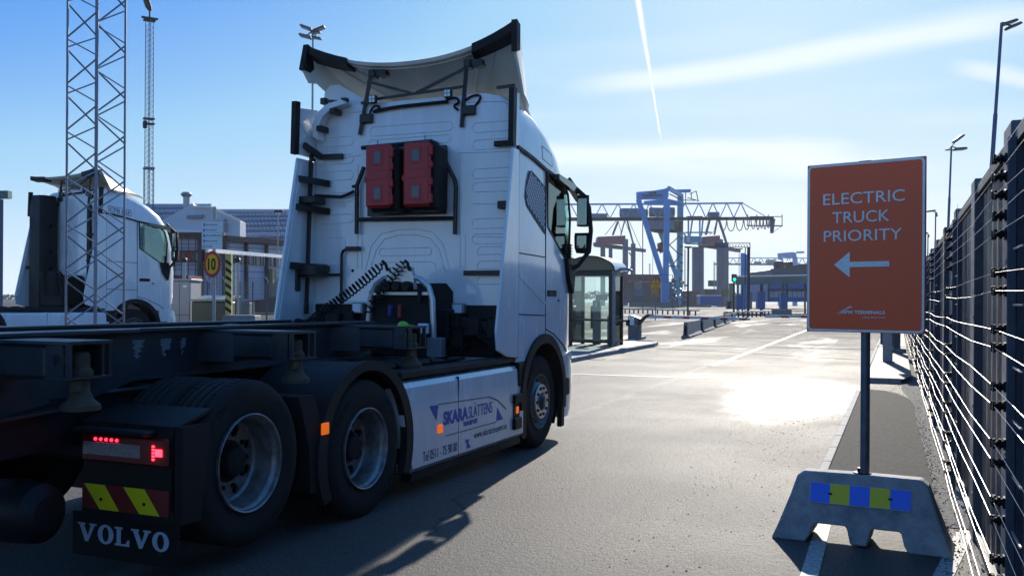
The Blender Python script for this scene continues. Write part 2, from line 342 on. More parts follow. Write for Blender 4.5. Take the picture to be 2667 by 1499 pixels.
# ------------------------------------------------------------ ground
def ground_mat():
    m = bpy.data.materials.new('asphalt'); m.use_nodes = True; t = m.node_tree; b = t.nodes['Principled BSDF']; n = t.nodes; l = t.links
    co = n.new('ShaderNodeTexCoord')
    def noise(sc, det=5, st=None, rough=0.6):
        x = n.new('ShaderNodeTexNoise'); x.inputs['Scale'].default_value = sc; x.inputs['Detail'].default_value = det; x.inputs['Roughness'].default_value = rough
        if st:
            mp = n.new('ShaderNodeMapping'); mp.inputs['Scale'].default_value = st; l.new(co.outputs['Object'], mp.inputs[0]); l.new(mp.outputs[0], x.inputs['Vector'])
        else: l.new(co.outputs['Object'], x.inputs['Vector'])
        return x.outputs['Fac']
    def rng(x, a, b_, c=0.0, d=1.0):
        r = n.new('ShaderNodeMapRange'); r.interpolation_type = 'SMOOTHSTEP'; l.new(x, r.inputs['Value'])
        for k, v in zip(('From Min', 'From Max', 'To Min', 'To Max'), (a, b_, c, d)): r.inputs[k].default_value = v
        return r.outputs[0]
    def ma(op, a, b_, c=None):
        r = n.new('ShaderNodeMath'); r.operation = op
        for i, x in enumerate((a, b_, c)):
            if x is None: continue
            if isinstance(x, (int, float)): r.inputs[i].default_value = x
            else: l.new(x, r.inputs[i])
        return r.outputs[0]
    def mixc(f, a, b_):
        r = n.new('ShaderNodeMixRGB')
        if isinstance(f, float): r.inputs[0].default_value = f
        else: l.new(f, r.inputs[0])
        for i, x in ((1, a), (2, b_)):
            if isinstance(x, tuple): r.inputs[i].default_value = (*x, 1)
            else: l.new(x, r.inputs[i])
        return r.outputs[0]
    sep = n.new('ShaderNodeSeparateXYZ'); l.new(co.outputs['Object'], sep.inputs[0]); X, Y = sep.outputs['X'], sep.outputs['Y']
    big = noise(0.35, 6); mid = noise(1.6, 5); fine = noise(58, 3, rough=0.85); grit = noise(120, 2, rough=0.9); coarse = noise(19, 4, rough=0.85); streaks = noise(1.0, 5, (1.1, 0.05, 1))
    c = mixc(rng(big, 0.35, 0.65), (0.062, 0.059, 0.055), (0.098, 0.093, 0.087))
    c = mixc(ma('MULTIPLY', rng(streaks, 0.5, 0.72), 0.55), c, (0.13, 0.125, 0.116))
    c = mixc(ma('MULTIPLY', rng(streaks, 0.46, 0.3), 0.45), c, (0.042, 0.040, 0.038))
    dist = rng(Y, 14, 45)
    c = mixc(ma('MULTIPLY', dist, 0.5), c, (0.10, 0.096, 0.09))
    sp = rng(fine, 0.40, 0.66); c = mixc(ma('MULTIPLY', sp, 0.6), c, (0.16, 0.154, 0.145)); c = mixc(ma('MULTIPLY', rng(fine, 0.48, 0.36), 0.85), c, (0.022, 0.021, 0.021)); c = mixc(ma('MULTIPLY', rng(coarse, 0.44, 0.32), 0.75), c, (0.026, 0.025, 0.025)); c = mixc(ma('MULTIPLY', rng(coarse, 0.60, 0.72), 0.4), c, (0.23, 0.222, 0.21))
    c = mixc(ma('MULTIPLY', rng(grit, 0.60, 0.74), 0.6), c, (0.22, 0.212, 0.20))
    # two dark wheel tracks and a stain
    def track(x0, w_): return ma('MULTIPLY', rng(ma('ABSOLUTE', ma('SUBTRACT', ma('ADD', X, ma('MULTIPLY', ma('SUBTRACT', big, 0.5), 0.9)), x0), None), w_, 0.0), rng(streaks, 0.3, 0.6))
    c = mixc(ma('MULTIPLY', ma('MAXIMUM', track(-1.35, 0.34), track(-3.1, 0.3)), 0.35), c, (0.05, 0.049, 0.049))
    # dust line trodden pale by lorries
    dl = rng(ma('ABSOLUTE', ma('ADD', ma('ADD', X, ma('MULTIPLY', Y, 0.012)), ma('MULTIPLY_ADD', big, 0.5, 3.85)), None), 0.16, 0.02)
    c = mixc(ma('MULTIPLY', dl, ma('MULTIPLY', rng(mid, 0.35, 0.6), 0.55)), c, (0.24, 0.23, 0.215))
    vo = n.new('ShaderNodeTexVoronoi'); vo.feature = 'DISTANCE_TO_EDGE'; vo.inputs['Scale'].default_value = 0.30; wv = n.new('ShaderNodeVectorMath'); wv.operation = 'ADD'
    wn_ = n.new('ShaderNodeTexNoise'); wn_.inputs['Scale'].default_value = 0.9; wn_.inputs['Detail'].default_value = 6; l.new(co.outputs['Object'], wn_.inputs['Vector']); l.new(co.outputs['Object'], wv.inputs[0]); l.new(wn_.outputs['Color'], wv.inputs[1]); l.new(wv.outputs[0], vo.inputs['Vector'])
    c = mixc(ma('MULTIPLY', ma('MULTIPLY', rng(vo.outputs['Distance'], 0.006, 0.001), rng(big, 0.45, 0.6)), 0.7), c, (0.02, 0.02, 0.02))
    c = mixc(ma('MULTIPLY', rng(noise(0.9, 3), 0.68, 0.76), 0.5), c, (0.04, 0.038, 0.036))
    # puddle: smooth wet film
    def blob(x0, y0, rx, ry):
        a = ma('DIVIDE', ma('SUBTRACT', X, x0), rx); d = ma('DIVIDE', ma('SUBTRACT', Y, y0), ry)
        return ma('ADD', ma('MULTIPLY', a, a), ma('MULTIPLY', d, d))
    warp = noise(1.3, 4)
    pu = ma('MINIMUM', blob(-1.55, 16.9, 0.95, 3.3), blob(-2.2, 19.3, 0.8, 1.6))
    wet = ma('MULTIPLY', rng(ma('ADD', pu, ma('MULTIPLY', ma('SUBTRACT', warp, 0.5), 1.5)), 1.9, 0.1), rng(noise(7.0, 4, (1, 0.3, 1)), 0.25, 0.62, 0.55, 1.0))
    far_wet = ma('MULTIPLY', rng(noise(0.55, 5, (1.0, 0.16, 1)), 0.52, 0.66), rng(Y, 18, 40))
    wet2 = ma('MAXIMUM', wet, ma('MULTIPLY', far_wet, 0.55))
    c = mixc(ma('MULTIPLY', wet, 0.3), c, (0.10, 0.10, 0.10))
    l.new(c, b.inputs['Base Color'])
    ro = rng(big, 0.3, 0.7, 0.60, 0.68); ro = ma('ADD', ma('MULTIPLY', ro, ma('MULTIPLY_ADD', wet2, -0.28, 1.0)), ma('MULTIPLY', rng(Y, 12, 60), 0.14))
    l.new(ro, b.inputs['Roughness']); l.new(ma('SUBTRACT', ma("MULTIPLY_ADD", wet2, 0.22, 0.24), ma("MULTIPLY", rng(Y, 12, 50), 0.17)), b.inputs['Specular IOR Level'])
    bp = n.new('ShaderNodeBump'); bp.inputs['Distance'].default_value = 0.02
    l.new(ma('ADD', ma('MULTIPLY', fine, 0.6), ma('ADD', ma('MULTIPLY', coarse, 0.9), ma('MULTIPLY', mid, 0.4))), bp.inputs['Height'])
    l.new(ma('MULTIPLY_ADD', wet2, -0.9, 1.0), bp.inputs['Strength']); l.new(bp.outputs[0], b.inputs['Normal'])
    return m
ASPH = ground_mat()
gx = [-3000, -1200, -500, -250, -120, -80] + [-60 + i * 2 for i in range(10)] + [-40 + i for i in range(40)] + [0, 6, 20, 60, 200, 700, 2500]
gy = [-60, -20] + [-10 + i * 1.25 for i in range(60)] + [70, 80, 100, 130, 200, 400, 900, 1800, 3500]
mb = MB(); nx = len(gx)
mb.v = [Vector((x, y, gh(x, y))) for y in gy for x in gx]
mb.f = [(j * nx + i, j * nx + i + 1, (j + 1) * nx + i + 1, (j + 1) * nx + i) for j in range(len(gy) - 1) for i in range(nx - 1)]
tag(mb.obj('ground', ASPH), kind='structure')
# fresh dark tarmac patch beside the fence, and its flush kerb stones
TAR = mat('fresh_tarmac', (0.085, 0.084, 0.083), 0.9, col2=(0.014, 0.014, 0.014), nscale=32, bump=0.6, bscale=80, spec=0.15)
DUST = mat('gravelly_verge', (0.25, 0.245, 0.235), 0.9, spec=0.2, col2=(0.085, 0.082, 0.078), nscale=22, bump=0.7, bscale=60)
random.seed(3)
edge = [(0.33, 7.6), (0.31, 8.6), (0.30, 9.7), (0.29, 10.4), (0.30, 11.0), (0.27, 12), (0.27, 13.3), (0.26, 14.6), (0.27, 15.8), (0.235, 16.6), (0.19, 17.2), (0.05, 17.9), (-0.18, 18.5), (-0.45, 18.62), (-0.58, 18.45)]
fine_e = []
for a, b_ in zip(edge, edge[1:]):
    for k in range(6):
        t = k / 6; fine_e.append((a[0] + (b_[0] - a[0]) * t + random.uniform(-0.014, 0.014), a[1] + (b_[1] - a[1]) * t))
tag(MB().prism([(-0.585, 7.6)] + fine_e + [(-0.585, 18.4)], 'z', 0.001, 0.014).obj('tarmac_path', TAR), kind='structure')
tag(MB().prism([(0.26, 7.4), (0.60, 7.4), (0.60, 60), (0.1, 60), (0.1, 19.0), (0.22, 17.2)], 'z', -0.002, 0.006).obj('gravel_verge', DUST), kind='structure')
mb = MB(); y = 7.9
while y < 18.3: mb.box(-0.675, -0.59, y, min(y + 0.985, 18.4), -0.05, 0.024, 0.006); y += 1.0
tag(mb.obj('kerb', GRANITE), kind='structure')
PAVE = mat('island_asphalt', (0.17, 0.168, 0.162), 0.7, col2=(0.08, 0.079, 0.077), nscale=55, bump=0.5, bscale=70)
mb = MB(); mb.prism([(-0.56, 20.35), (0.14, 20.35), (0.30, 21.2), (0.38, 60), (-0.56, 60)], 'z', -0.05, 0.10)
tag(mb.obj('pavement', PAVE), kind='structure')
mb = MB(); y = 20.3
while y < 60: mb.box(-0.66, -0.565, y, y + 0.985, -0.05, 0.112, 0.012); y += 1.0
mb.box(-0.56, 0.10, 20.28, 20.345, -0.05, 0.108, 0.012)
tag(mb.obj('kerb', GRANITE), kind='structure')
# kerbed island with the booth
mb = MB(); isl = [(-7.80, 20.2), (-7.88, 23.0), (-7.98, 26.0), (-8.02, 30.8), (-8.06, 33.3), (-8.25, 34.6), (-8.7, 35.3), (-9.6, 35.9), (-10.2, 40.5), (-11.6, 40.5), (-11.6, 20.2)]
tag(MB().prism([(x - 0.13 if x > -11 else x, y) for x, y in isl], 'z', -0.05, 0.115).obj('pavement', PAVE), kind='structure')
mb = MB()
for a, b_ in zip(isl[:8], isl[1:9]):
    a = Vector((*a, 0)); b_ = Vector((*b_, 0)); d = b_ - a; k = max(1, round(d.length / 0.95)); nrm = Vector((-d.y, d.x, 0)).normalized()
    for i in range(k):
        p = a + d * (i / k); q = a + d * ((i + 1) / k - 0.014 / d.length)
        M = frame(p, d, nrm); mb.box(0, (q - p).length, 0, 0.14, -0.05, 0.132 + random.uniform(-0.004, 0.004), 0.016, M)
mb.box(-11.6, -7.8, 20.05, 20.19, -0.05, 0.13, 0.016)
tag(mb.obj('kerb', GRANITE), kind='structure')
# painted lines
PAINT = mat('worn_road_paint', (0.60, 0.60, 0.58), 0.65, col2=(0.20, 0.197, 0.19), nscale=34, bump=0.4, bscale=90)
mb = MB(); mb.prism([(-0.53, 7.5), (-0.43, 7.5), (-0.40, 4.2), (-0.50, 4.2)], 'z', 0.0005, 0.005); mb.prism([(0.52, 7.35), (0.41, 7.35), (-0.02, 4.6), (0.09, 4.6)], 'z', 0.0005, 0.005)
tag(mb.obj('road_marking', PAINT), kind='structure')
PAINT2 = mat('faded_road_paint', (0.34, 0.335, 0.32), 0.6, col2=(0.17, 0.166, 0.16), nscale=14, bump=0.3)
mb = MB(); mb.prism([(-7.6, 19.6), (-7.6, 19.8), (-2.9, 20.05), (-2.9, 19.9)], 'z', 0.0005, 0.005); mb.prism([(-4.35, 24), (-4.2, 24), (-4.9, 60), (-5.05, 60)], 'z', 0.0005, 0.005)
tag(mb.obj('road_marking', PAINT2), kind='structure')
# tar seam across the road
mb = MB(); pts = []
for i in range(40):
    t = i / 39; pts.append((-7.7 + t * 7.4, 31.8 - t * 3.6 + 0.5 * math.sin(t * 5) * (1 - t) + random.uniform(-0.03, 0.03)))
mb.prism([(x, y) for x, y in pts] + [(x, y + 0.07) for x, y in pts[::-1]], 'z', 0.0005, 0.004)
tag(mb.obj('tar_seam', mat('tar', (0.012, 0.012, 0.012), 0.95, spec=0.05)), kind='structure')
# crumbs of gravel: nobody could count them
mb = MB(); random.seed(5)
def stone(x, y, z, r):
    n = 5; vs = [(x + r * random.uniform(.6, 1.2) * math.cos(2 * math.pi * k / n), y + r * random.uniform(.6, 1.2) * math.sin(2 * math.pi * k / n), z) for k in range(n)] + [(x + random.uniform(-.3, .3) * r, y + random.uniform(-.3, .3) * r, z + r * random.uniform(.6, 1.1))]
    mb.add(vs, [(i, (i + 1) % n, n) for i in range(n)])
for i in range(1500):
    y = random.uniform(4.8, 21); x = random.gauss(0.33, 0.05) if y < 17 else random.uniform(-.1, .5); stone(x, y, 0.005, random.uniform(0.003, 0.010))
for i in range(340):
    y = random.uniform(5.2, 15); stone(random.gauss(-1.35, 0.33), y, 0.0, random.uniform(0.003, 0.010))
for i in range(500): stone(random.uniform(0.2, 0.55), random.uniform(5, 14), 0.005, random.uniform(0.004, 0.014))
tag(mb.obj('gravel', mat('loose_stone', (0.16, 0.155, 0.148), 0.9, spec=0.2, col2=(0.05, 0.049, 0.047), nscale=30), ang=5), kind='stuff')

# ------------------------------------------------------------ security fence on the right
fence = thing('security_fence', 'dark steel sheet security fence with electric wires along the right edge', 'fence', (0.5, 3.0, 0))



pil0 = MB().box(-0.015, 0.05, -0.02, 0.30, 0.0, 2.45, 0.006)
for zz in (0.3, 0.9, 1.5, 2.1): pil0.box(-0.018, -0.014, 0.02, 0.045, zz, zz + 0.025)
me = pil0.mesh('post'); me.materials.append(GALVF)
pm = MB(); prof = []
n_r = 12
for i in range(n_r + 1):                            # trapezoid sheet
    yy = 0.30 + i * (1.86 / n_r); prof += [(0.035 if i % 2 else 0.05, yy), (0.035 if i % 2 else 0.05, yy + 1.86 / n_r * 0.6)]
prof = [(x, min(y, 2.155)) for x, y in prof]
pm.prism(prof + [(x + 0.006, y) for x, y in prof[::-1]], 'z', 0.05, 2.40)
pm.box(0.0, 0.034, 0.31, 2.145, 2.34, 2.40); pm.box(0.0, 0.034, 0.31, 2.145, 0.04, 0.10)
pme = pm.mesh('panel', ang=20); pme.materials.append(FPANEL)
for i in range(44):
    yy = -0.28 + i * 2.165 - 2.165 + 0.0
    o = bpy.data.objects.new('post', me); COL.objects.link(o); o.parent = fence; o.location = (0, yy, 0)
    o = bpy.data.objects.new('panel', pme); COL.objects.link(o); o.parent = fence; o.location = (0, yy, 0)
WH = [2.24, 2.16, 2.08, 1.99, 1.91, 1.74, 1.66, 1.49, 1.41, 1.24, 1.155, 0.99, 0.905, 0.735, 0.65, 0.48, 0.395, 0.225, 0.14]
ip = [4.62 + 4.33 * i - 3.0 for i in range(-1, 22)]
bp_ = MB().box(-0.055, -0.016, -0.035, 0.035, 0, 2.33, 0.005)
for zz in [0.1 + 0.28 * i for i in range(8)]: bp_.box(-0.058, -0.054, -0.008, 0.008, zz, zz + 0.016)
bme = bp_.mesh('post'); bme.materials.append(GALVF)
im = MB(); im.lathe([(0.0, -0.060), (0.016, -0.060), (0.016, -0.070), (0.024, -0.074), (0.024, -0.082), (0.014, -0.086), (0.014, -0.094), (0.022, -0.098), (0.022, -0.106), (0.0, -0.112)], axis='x', n=10)
im.box(-0.108, -0.094, -0.035, 0.035, -0.012, 0.012, 0.003); im.box(-0.112, -0.090, 0.018, 0.038, -0.020, 0.020, 0.003); im.box(-0.064, -0.050, -0.022, 0.022, -0.024, 0.024, 0.003)
ime = im.mesh('insulator'); ime.materials.append(BLACK)
rest = MB(); strip = MB()
for j, yy in enumerate(ip[:12]):
    for z in (0.33, 0.62, 0.86, 1.10, 1.33, 1.60, 1.84): strip.bar((-0.030, yy - 0.34, z), (-0.030, yy - 0.05, z), 0.008)
strip.obj('lit_gap_bar', WIRE, fence)  # bright added bars standing in for sunlit slits between the fence panels
for j, yy in enumerate(ip):
    o = bpy.data.objects.new('wire_post', bme); COL.objects.link(o); o.parent = fence; o.location = (0, yy, 0)
    for z in WH:
        if j < 5:
            q = bpy.data.objects.new('insulator', ime); COL.objects.link(q); q.parent = o; q.location = (0, random.uniform(-.006, .006), z); q.rotation_euler = (random.uniform(-.15, .15), 0, random.uniform(-.1, .1))
        elif j < 16: rest.box(-0.112, -0.05, yy - 0.03, yy + 0.03, z - 0.018, z + 0.018)
tag(rest.obj('insulator', BLACK, fence), kind='stuff')
random.seed(11)
for z in WH:
    pts = []
    for j in range(len(ip) - 1):
        a, b_ = ip[j], ip[j + 1]; pts.append((-0.101, a - 0.03, z)); pts.append((-0.101, a + 0.03, z)); kk = random.choice((2, 3)) if j < 6 else 1; sg = random.uniform(0.004, 0.028)
        for i in range(1, kk + 1):
            t = i / (kk + 1); pts.append((-0.101 + random.uniform(-.006, .006), a + (b_ - a) * t, z - sg * 4 * t * (1 - t) + random.uniform(-.010, .010)))
    MB().tube(pts, 0.0013, 5).obj('wire', WIRE, fence)
for j in range(1, 7):
    yy = (ip[j] + ip[j - 1]) / 2 + 0.5; MB().tube([(-0.104, yy, 0.05), (-0.103, yy + 0.01, 1.2), (-0.104, yy, 2.3)], 0.0016, 5).obj('spacer_wire', WIRE, fence)

# ------------------------------------------------------------ orange priority sign on a concrete foot
ft = thing('concrete_sign_foot', 'weathered concrete barrier foot with two openings and a blue and yellow reflector strip', 'sign foot', (-0.205, 6.72, 0), R(-4.5))
W0, W1, HF = 0.565, 0.40, 0.46
def foot_pt(x, z, s):                                # front/back skin: slopes in towards the top
    return (x, s * (0.175 - 0.11 * min(1, z / HF)), z)
outl = [(-W0, 0), (-W0 + 0.03, 0.07), (-W1 - 0.05, 0.30), (-W1 - 0.012, 0.425), (-W1 + 0.03, HF), (0, HF + 0.004), (W1 - 0.03, HF), (W1 + 0.012, 0.425), (W1 + 0.05, 0.30), (W0 - 0.03, 0.07), (W0, 0),
        (0.30, 0), (0.275, 0.04), (0.255, 0.115), (0.245, 0.125), (0.09, 0.125), (0.075, 0.115), (0.05, 0.012), (-0.055, 0.012), (-0.08, 0.115), (-0.095, 0.125), (-0.27, 0.125), (-0.285, 0.115), (-0.315, 0.04), (-0.345, 0)]
n = len(outl); vs = [foot_pt(x, z, -1) for x, z in outl] + [foot_pt(x, z, 1) for x, z in outl]
mb = MB().add(vs, [tuple(range(n))[::-1], tuple(range(n, 2 * n))] + [(i, (i + 1) % n, n + (i + 1) % n, n + i) for i in range(n)])
o = mb.obj('foot', CONCL, ft, ang=20); bv = o.modifiers.new('bevel', 'BEVEL'); bv.width = 0.012; bv.segments = 2; bv.limit_method = 'ANGLE'; bv.angle_limit = R(35)
MB().lathe([(0.0, 0.50), (0.031, 0.50), (0.033, 0.478), (0.058, 0.470), (0.060, 0.462), (0.0, 0.461)], axis='z', n=20).obj('collar', BLACK, ft)
sl = math.atan2(0.11, HF); RM = Matrix.Translation(foot_pt(0, 0.325, -1)) @ Matrix.Rotation(-sl, 4, 'X')
MB().box(-0.325, 0.315, -0.006, 0.001, -0.070, 0.070, 0.002, RM).obj('reflector_strip', GALVL, ft)
for i, c in enumerate((REFLB, REFLY, REFLB, REFLY, REFLB)):
    MB().box(-0.317 + i * 0.1255, -0.317 + (i + 1) * 0.1255 - 0.001, -0.009, -0.0062, -0.064, 0.064, 0, RM).obj('reflector', c, ft)
for x in (-0.19, 0.185): MB().box(x - 0.012, x + 0.012, -0.013, -0.009, -0.008, 0.006, 0.002, RM).obj('rivet', BLACK, ft)
sg = thing('priority_sign', 'orange and red sign reading ELECTRIC TRUCK PRIORITY with a left arrow on a round post', 'sign', (-0.20, 6.645, 0), R(-15.3))
MB().lathe([(0.0, 0.47), (0.030, 0.47), (0.030, 2.50), (0.0, 2.50)], c=(0, 0.045, 0), axis='z', n=20).obj('post', GALV, sg)
def rrect(w_, h_, r, n=6, cx=0, cz=0):
    p = []
    for sx, sz, a in ((1, 1, 0), (-1, 1, 90), (-1, -1, 180), (1, -1, 270)):
        for i in range(n + 1):
            t = R(a + 90 * i / n); p.append((cx + sx * (w_ / 2 - r) + r * math.cos(t), cz + sz * (h_ / 2 - r) + r * math.sin(t)))
    return p
ORG = mat('orange_sheeting', (1.0, 0.11, 0.015), 0.35, spec=0.6)
t = ORG.node_tree; b = t.nodes['Principled BSDF']; co = t.nodes.new('ShaderNodeTexCoord'); vo = t.nodes.new('ShaderNodeTexVoronoi'); vo.inputs['Scale'].default_value = 62; vo.inputs['Randomness'].default_value = 0.0
mp = t.nodes.new('ShaderNodeMapping'); mp.inputs['Rotation'].default_value = (0, R(45), 0); t.links.new(co.outputs['Object'], mp.inputs[0]); t.links.new(mp.outputs[0], vo.inputs['Vector'])
rp = t.nodes.new('ShaderNodeValToRGB'); rp.color_ramp.elements[0].position = 0.25; rp.color_ramp.elements[1].position = 0.75; rp.color_ramp.elements[0].color = (1.0, 0.115, 0.016, 1); rp.color_ramp.elements[1].color = (0.66, 0.05, 0.010, 1)
t.links.new(vo.outputs['Distance'], rp.inputs[0]); t.links.new(rp.outputs[0], b.inputs['Base Color'])
SGW = mat('pale_sheeting', (0.88, 0.92, 0.90), 0.35, noise=0.25, nscale=70)
PW, PH, PZ = 0.765, 1.135, 1.41 + 1.135 / 2
MB().box(-PW / 2 - 0.002, PW / 2 + 0.002, 0.0, 0.022, PZ - PH / 2 - 0.002, PZ + PH / 2 + 0.002, 0.002).obj('panel_back', GALV, sg)
MB().prism(rrect(PW, PH, 0.004, 2, 0, PZ), 'y', -0.0025, -0.0005).obj('face', ORG, sg)
a = rrect(PW - 0.006, PH - 0.006, 0.030, 8, 0, PZ); c = rrect(PW - 0.034, PH - 0.034, 0.022, 8, 0, PZ); n = len(a)
MB().add([(x, -0.0035, z) for x, z in a + c] + [(x, -0.0026, z) for x, z in a + c], [(i, (i + 1) % n, n + (i + 1) % n, n + i) for i in range(n)] + [(i, (i + 1) % n, 2 * n + (i + 1) % n, 2 * n + i) for i in range(n)] + [(n + i, n + (i + 1) % n, 3 * n + (i + 1) % n, 3 * n + i) for i in range(n)]).obj('border', SGW, sg)
def sgM(x, z): return frame((x, -0.0036, PZ + PH / 2 - z), (1, 0, 0), (0, 0, 1))
for s, x, z, w_ in (('ELECTRIC', 0.000, 0.276, 0.53), ('TRUCK', -0.015, 0.402, 0.372), ('PRIORITY', -0.008, 0.526, 0.508)):
    o = text('lettering', s, 0.108, SGW, Matrix.Identity(4), sg, 'CENTER', 0.0, 0.0006); wd = o.dimensions.x if o.dimensions.x else max(v.co.x for v in o.data.vertices) - min(v.co.x for v in o.data.vertices)
    o.data.transform(sgM(x - 0.01, z) @ Matrix.Diagonal((w_ / (max(v.co.x for v in o.data.vertices) - min(v.co.x for v in o.data.vertices)), 1, 1, 1)))
az = PZ + PH / 2 - 0.683
MB().prism([(-0.197, az), (-0.092, az + 0.086), (-0.092, az + 0.018), (0.163, az + 0.018), (0.163, az - 0.017), (-0.092, az - 0.017), (-0.092, az - 0.086)], 'y', -0.0040, -0.0026).obj('arrow', SGW, sg)
lg = text('logo_lettering', 'APM TERMINALS', 0.031, SGW, Matrix.Identity(4), sg, 'LEFT', 0.0007, 0.0004)
lg.data.transform(sgM(-0.147, 1.012) @ Matrix.Diagonal((0.286 / max(v.co.x for v in lg.data.vertices), 1, 1, 1)))
lg = text('logo_lettering', 'Lifting Global Trade', 0.0165, SGW, Matrix.Identity(4), sg, 'LEFT', 0.0, 0.0004)
lg.data.transform(sgM(-0.006, 1.040) @ Matrix.Diagonal((0.145 / max(v.co.x for v in lg.data.vertices), 1, 1, 1)))
mb = MB(); lz = PZ + PH / 2 - 1.012
for a_, b_ in (((-0.183, 0.0), (-0.085, 0.050)), ((-0.160, 0.001), (-0.120, 0.022)), ((-0.135, 0.020), (-0.075, 0.047)), ((-0.178, -0.004), (-0.14, 0.010))):
    d = Vector((b_[0] - a_[0], b_[1] - a_[1])); nn = Vector((-d.y, d.x)).normalized() * 0.0028
    mb.prism([(a_[0], lz + a_[1]), (b_[0] - nn.x, lz + b_[1] - nn.y), (b_[0] + nn.x, lz + b_[1] + nn.y)], 'y', -0.0040, -0.0026)
mb.obj('logo', SGW, sg)
mb = MB()
for z in (1.55, 2.40): mb.box(-0.06, 0.06, 0.020, 0.032, z, z + 0.04, 0.003); mb.lathe([(0.031, z), (0.036, z), (0.036, z + 0.04), (0.031, z + 0.04)], c=(0, 0.045, 0), axis='z', n=16)
mb.box(-0.05, 0.035, 0.03, 0.05, 2.50, 2.555, 0.006); mb.obj('clamp', BLACK, sg)

# posts behind the sign
wp = thing('display_post', 'square pale grey metal post standing on the raised kerb behind the orange sign', 'post', (-0.20, 26.3, 0.1), 0)
MB().box(-0.12, 0.12, -0.12, 0.12, 0, 2.6, 0.012).obj('post', GALVL, wp); MB().box(-0.28, 0.28, -0.15, 0.15, 2.25, 3.0, 0.03).obj('cabinet', GALVL, wp)
MB().box(-0.17, 0.17, -0.17, 0.17, -0.02, 0.02, 0.004).obj('base_plate', GALV, wp)
wp = thing('gate_post', 'dark steel post on a stone footing between the pale post and the fence', 'post', (0.02, 31.2, 0.1), 0)
MB().box(-0.11, 0.11, -0.11, 0.11, 0.1, 3.1, 0.01).obj('post', mat('dark_steel_post', (0.10, 0.105, 0.11), 0.6, noise=0.3), wp); MB().box(-0.25, 0.28, -0.2, 0.2, -0.02, 0.13, 0.03).obj('footing', CONC, wp)

# ------------------------------------------------------------ glazed booth on the island
bt = thing('glass_booth', 'glazed black framed booth with a tan arched roof on the kerbed island', 'booth', (-9.63, 31.2, 0.115), 0)
BW, BD, BH = 0.71, 0.68, 2.55
fr = MB()
for sx in (-1, 1):
    for sy in (-1, 1): fr.box(sx * BW - 0.055, sx * BW + 0.055, sy * BD - 0.055, sy * BD + 0.055, 0, BH, 0.006)
for z, h in ((0.10, 0.07), (0.84, 0.06), (2.38, 0.17)):
    for sy in (-1, 1): fr.box(-BW + 0.056, BW - 0.056, sy * BD - 0.04, sy * BD + 0.04, z, z + h, 0.004)
    for sx in (-1, 1): fr.box(sx * BW - 0.04, sx * BW + 0.04, -BD + 0.056, BD - 0.056, z, z + h, 0.004)
fr.obj('frame', BLKM, bt)
mb = MB()
for sy in (-1, 1): mb.box(-BW + 0.05, BW - 0.05, sy * BD - 0.004, sy * BD + 0.004, 0.17, 0.84); mb.box(-BW + 0.05, BW - 0.05, sy * BD - 0.004, sy * BD + 0.004, 0.90, 2.38)
mb.box(-BW - 0.004, -BW + 0.004, -BD + 0.05, BD - 0.05, 0.17, 0.84); mb.box(-BW - 0.004, -BW + 0.004, -BD + 0.05, BD - 0.05, 0.90, 2.38)
mb.box(BW - 0.004, BW + 0.004, -BD + 0.05, BD - 0.05, 0.17, 0.84); mb.box(BW - 0.004, BW + 0.004, -BD + 0.05, BD - 0.05, 0.90, 2.38)
mb.obj('glass_pane', GLASSB, bt)
arc = [(0.86 * math.cos(R(a)) , BH + 0.02 + 0.46 * math.sin(R(a))) for a in range(0, 181, 10)]
TAN = mat('tan_gable', (0.22, 0.18, 0.10), 0.5, noise=0.12, nscale=3)
MB().prism(arc, 'y', -BD - 0.02, -BD + 0.02).obj('gable', TAN, bt); MB().prism(arc, 'y', BD - 0.02, BD + 0.02).obj('gable', TAN, bt)
o = [(0.89 * math.cos(R(a)), BH + 0.02 + 0.49 * math.sin(R(a))) for a in range(0, 181, 10)]
MB().prism(o + arc[::-1], 'y', -BD - 0.12, BD + 0.12).obj('roof', mat('booth_roof', (0.62, 0.64, 0.66), 0.22, coat=0.5), bt)
MB().prism(o + [(x * 0.985, z - 0.008) for x, z in arc[::-1]], 'y', -BD - 0.145, -BD - 0.121).obj('roof_edge', BLKM, bt)
pi_ = mb = MB(); mb.box(BW + 0.07, BW + 0.16, -BD - 0.05, -BD + 0.04, 0, 2.45, 0.02); mb.tube([(BW + 0.13, -BD, 2.4), (BW + 0.2, -BD, 2.52), (BW + 0.35, -BD, 2.60), (BW + 0.6, -BD, 2.60), (BW + 0.72, -BD, 2.55), (BW + 0.76, -BD, 2.42)], 0.05, 10)
mb.obj('downpipe', mat('pipe_grey', (0.22, 0.25, 0.30), 0.4, metal=0.4), bt)
mb = MB(); mb.tube([(BW + 0.2, -BD, 0.72), (BW + 0.45, -BD, 0.86), (BW + 0.72, -BD, 0.88)], 0.03, 8); mb.box(BW + 0.55, BW + 0.76, -BD - 0.07, -BD + 0.07, 0.70, 0.86, 0.02); mb.obj('bracket', BLACK, bt)
mb = MB(); mb.box(BW + 0.69, BW + 0.80, -BD - 0.09, -BD + 0.09, 0.72, 0.96, 0.02); mb.tube([(BW + 0.66, -BD, 0.9), (BW + 0.66, -BD, 1.06)], 0.03, 8); mb.obj('camera_housing', WPLASTIC, bt)
kt = thing('ticket_terminal', 'tall grey card terminal with a red side panel inside the glass booth', 'terminal', (-9.85, 31.9, 0.115), R(10))
MB().box(-0.11, 0.16, -0.15, 0.15, 0, 1.55, 0.02).obj('cabinet', CRGREY, kt); MB().box(-0.19, -0.111, -0.12, 0.12, 0.55, 1.35, 0.02).obj('side_panel', REDPL, kt)
MB().box(0.0, 0.42, -0.22, -0.18, 1.55, 1.75, 0.01).obj('screen', GALVL, kt); MB().box(-0.05, 0.05, -0.16, -0.1, 1.3, 1.5, 0.01).obj('reader', LAMPGL, kt)
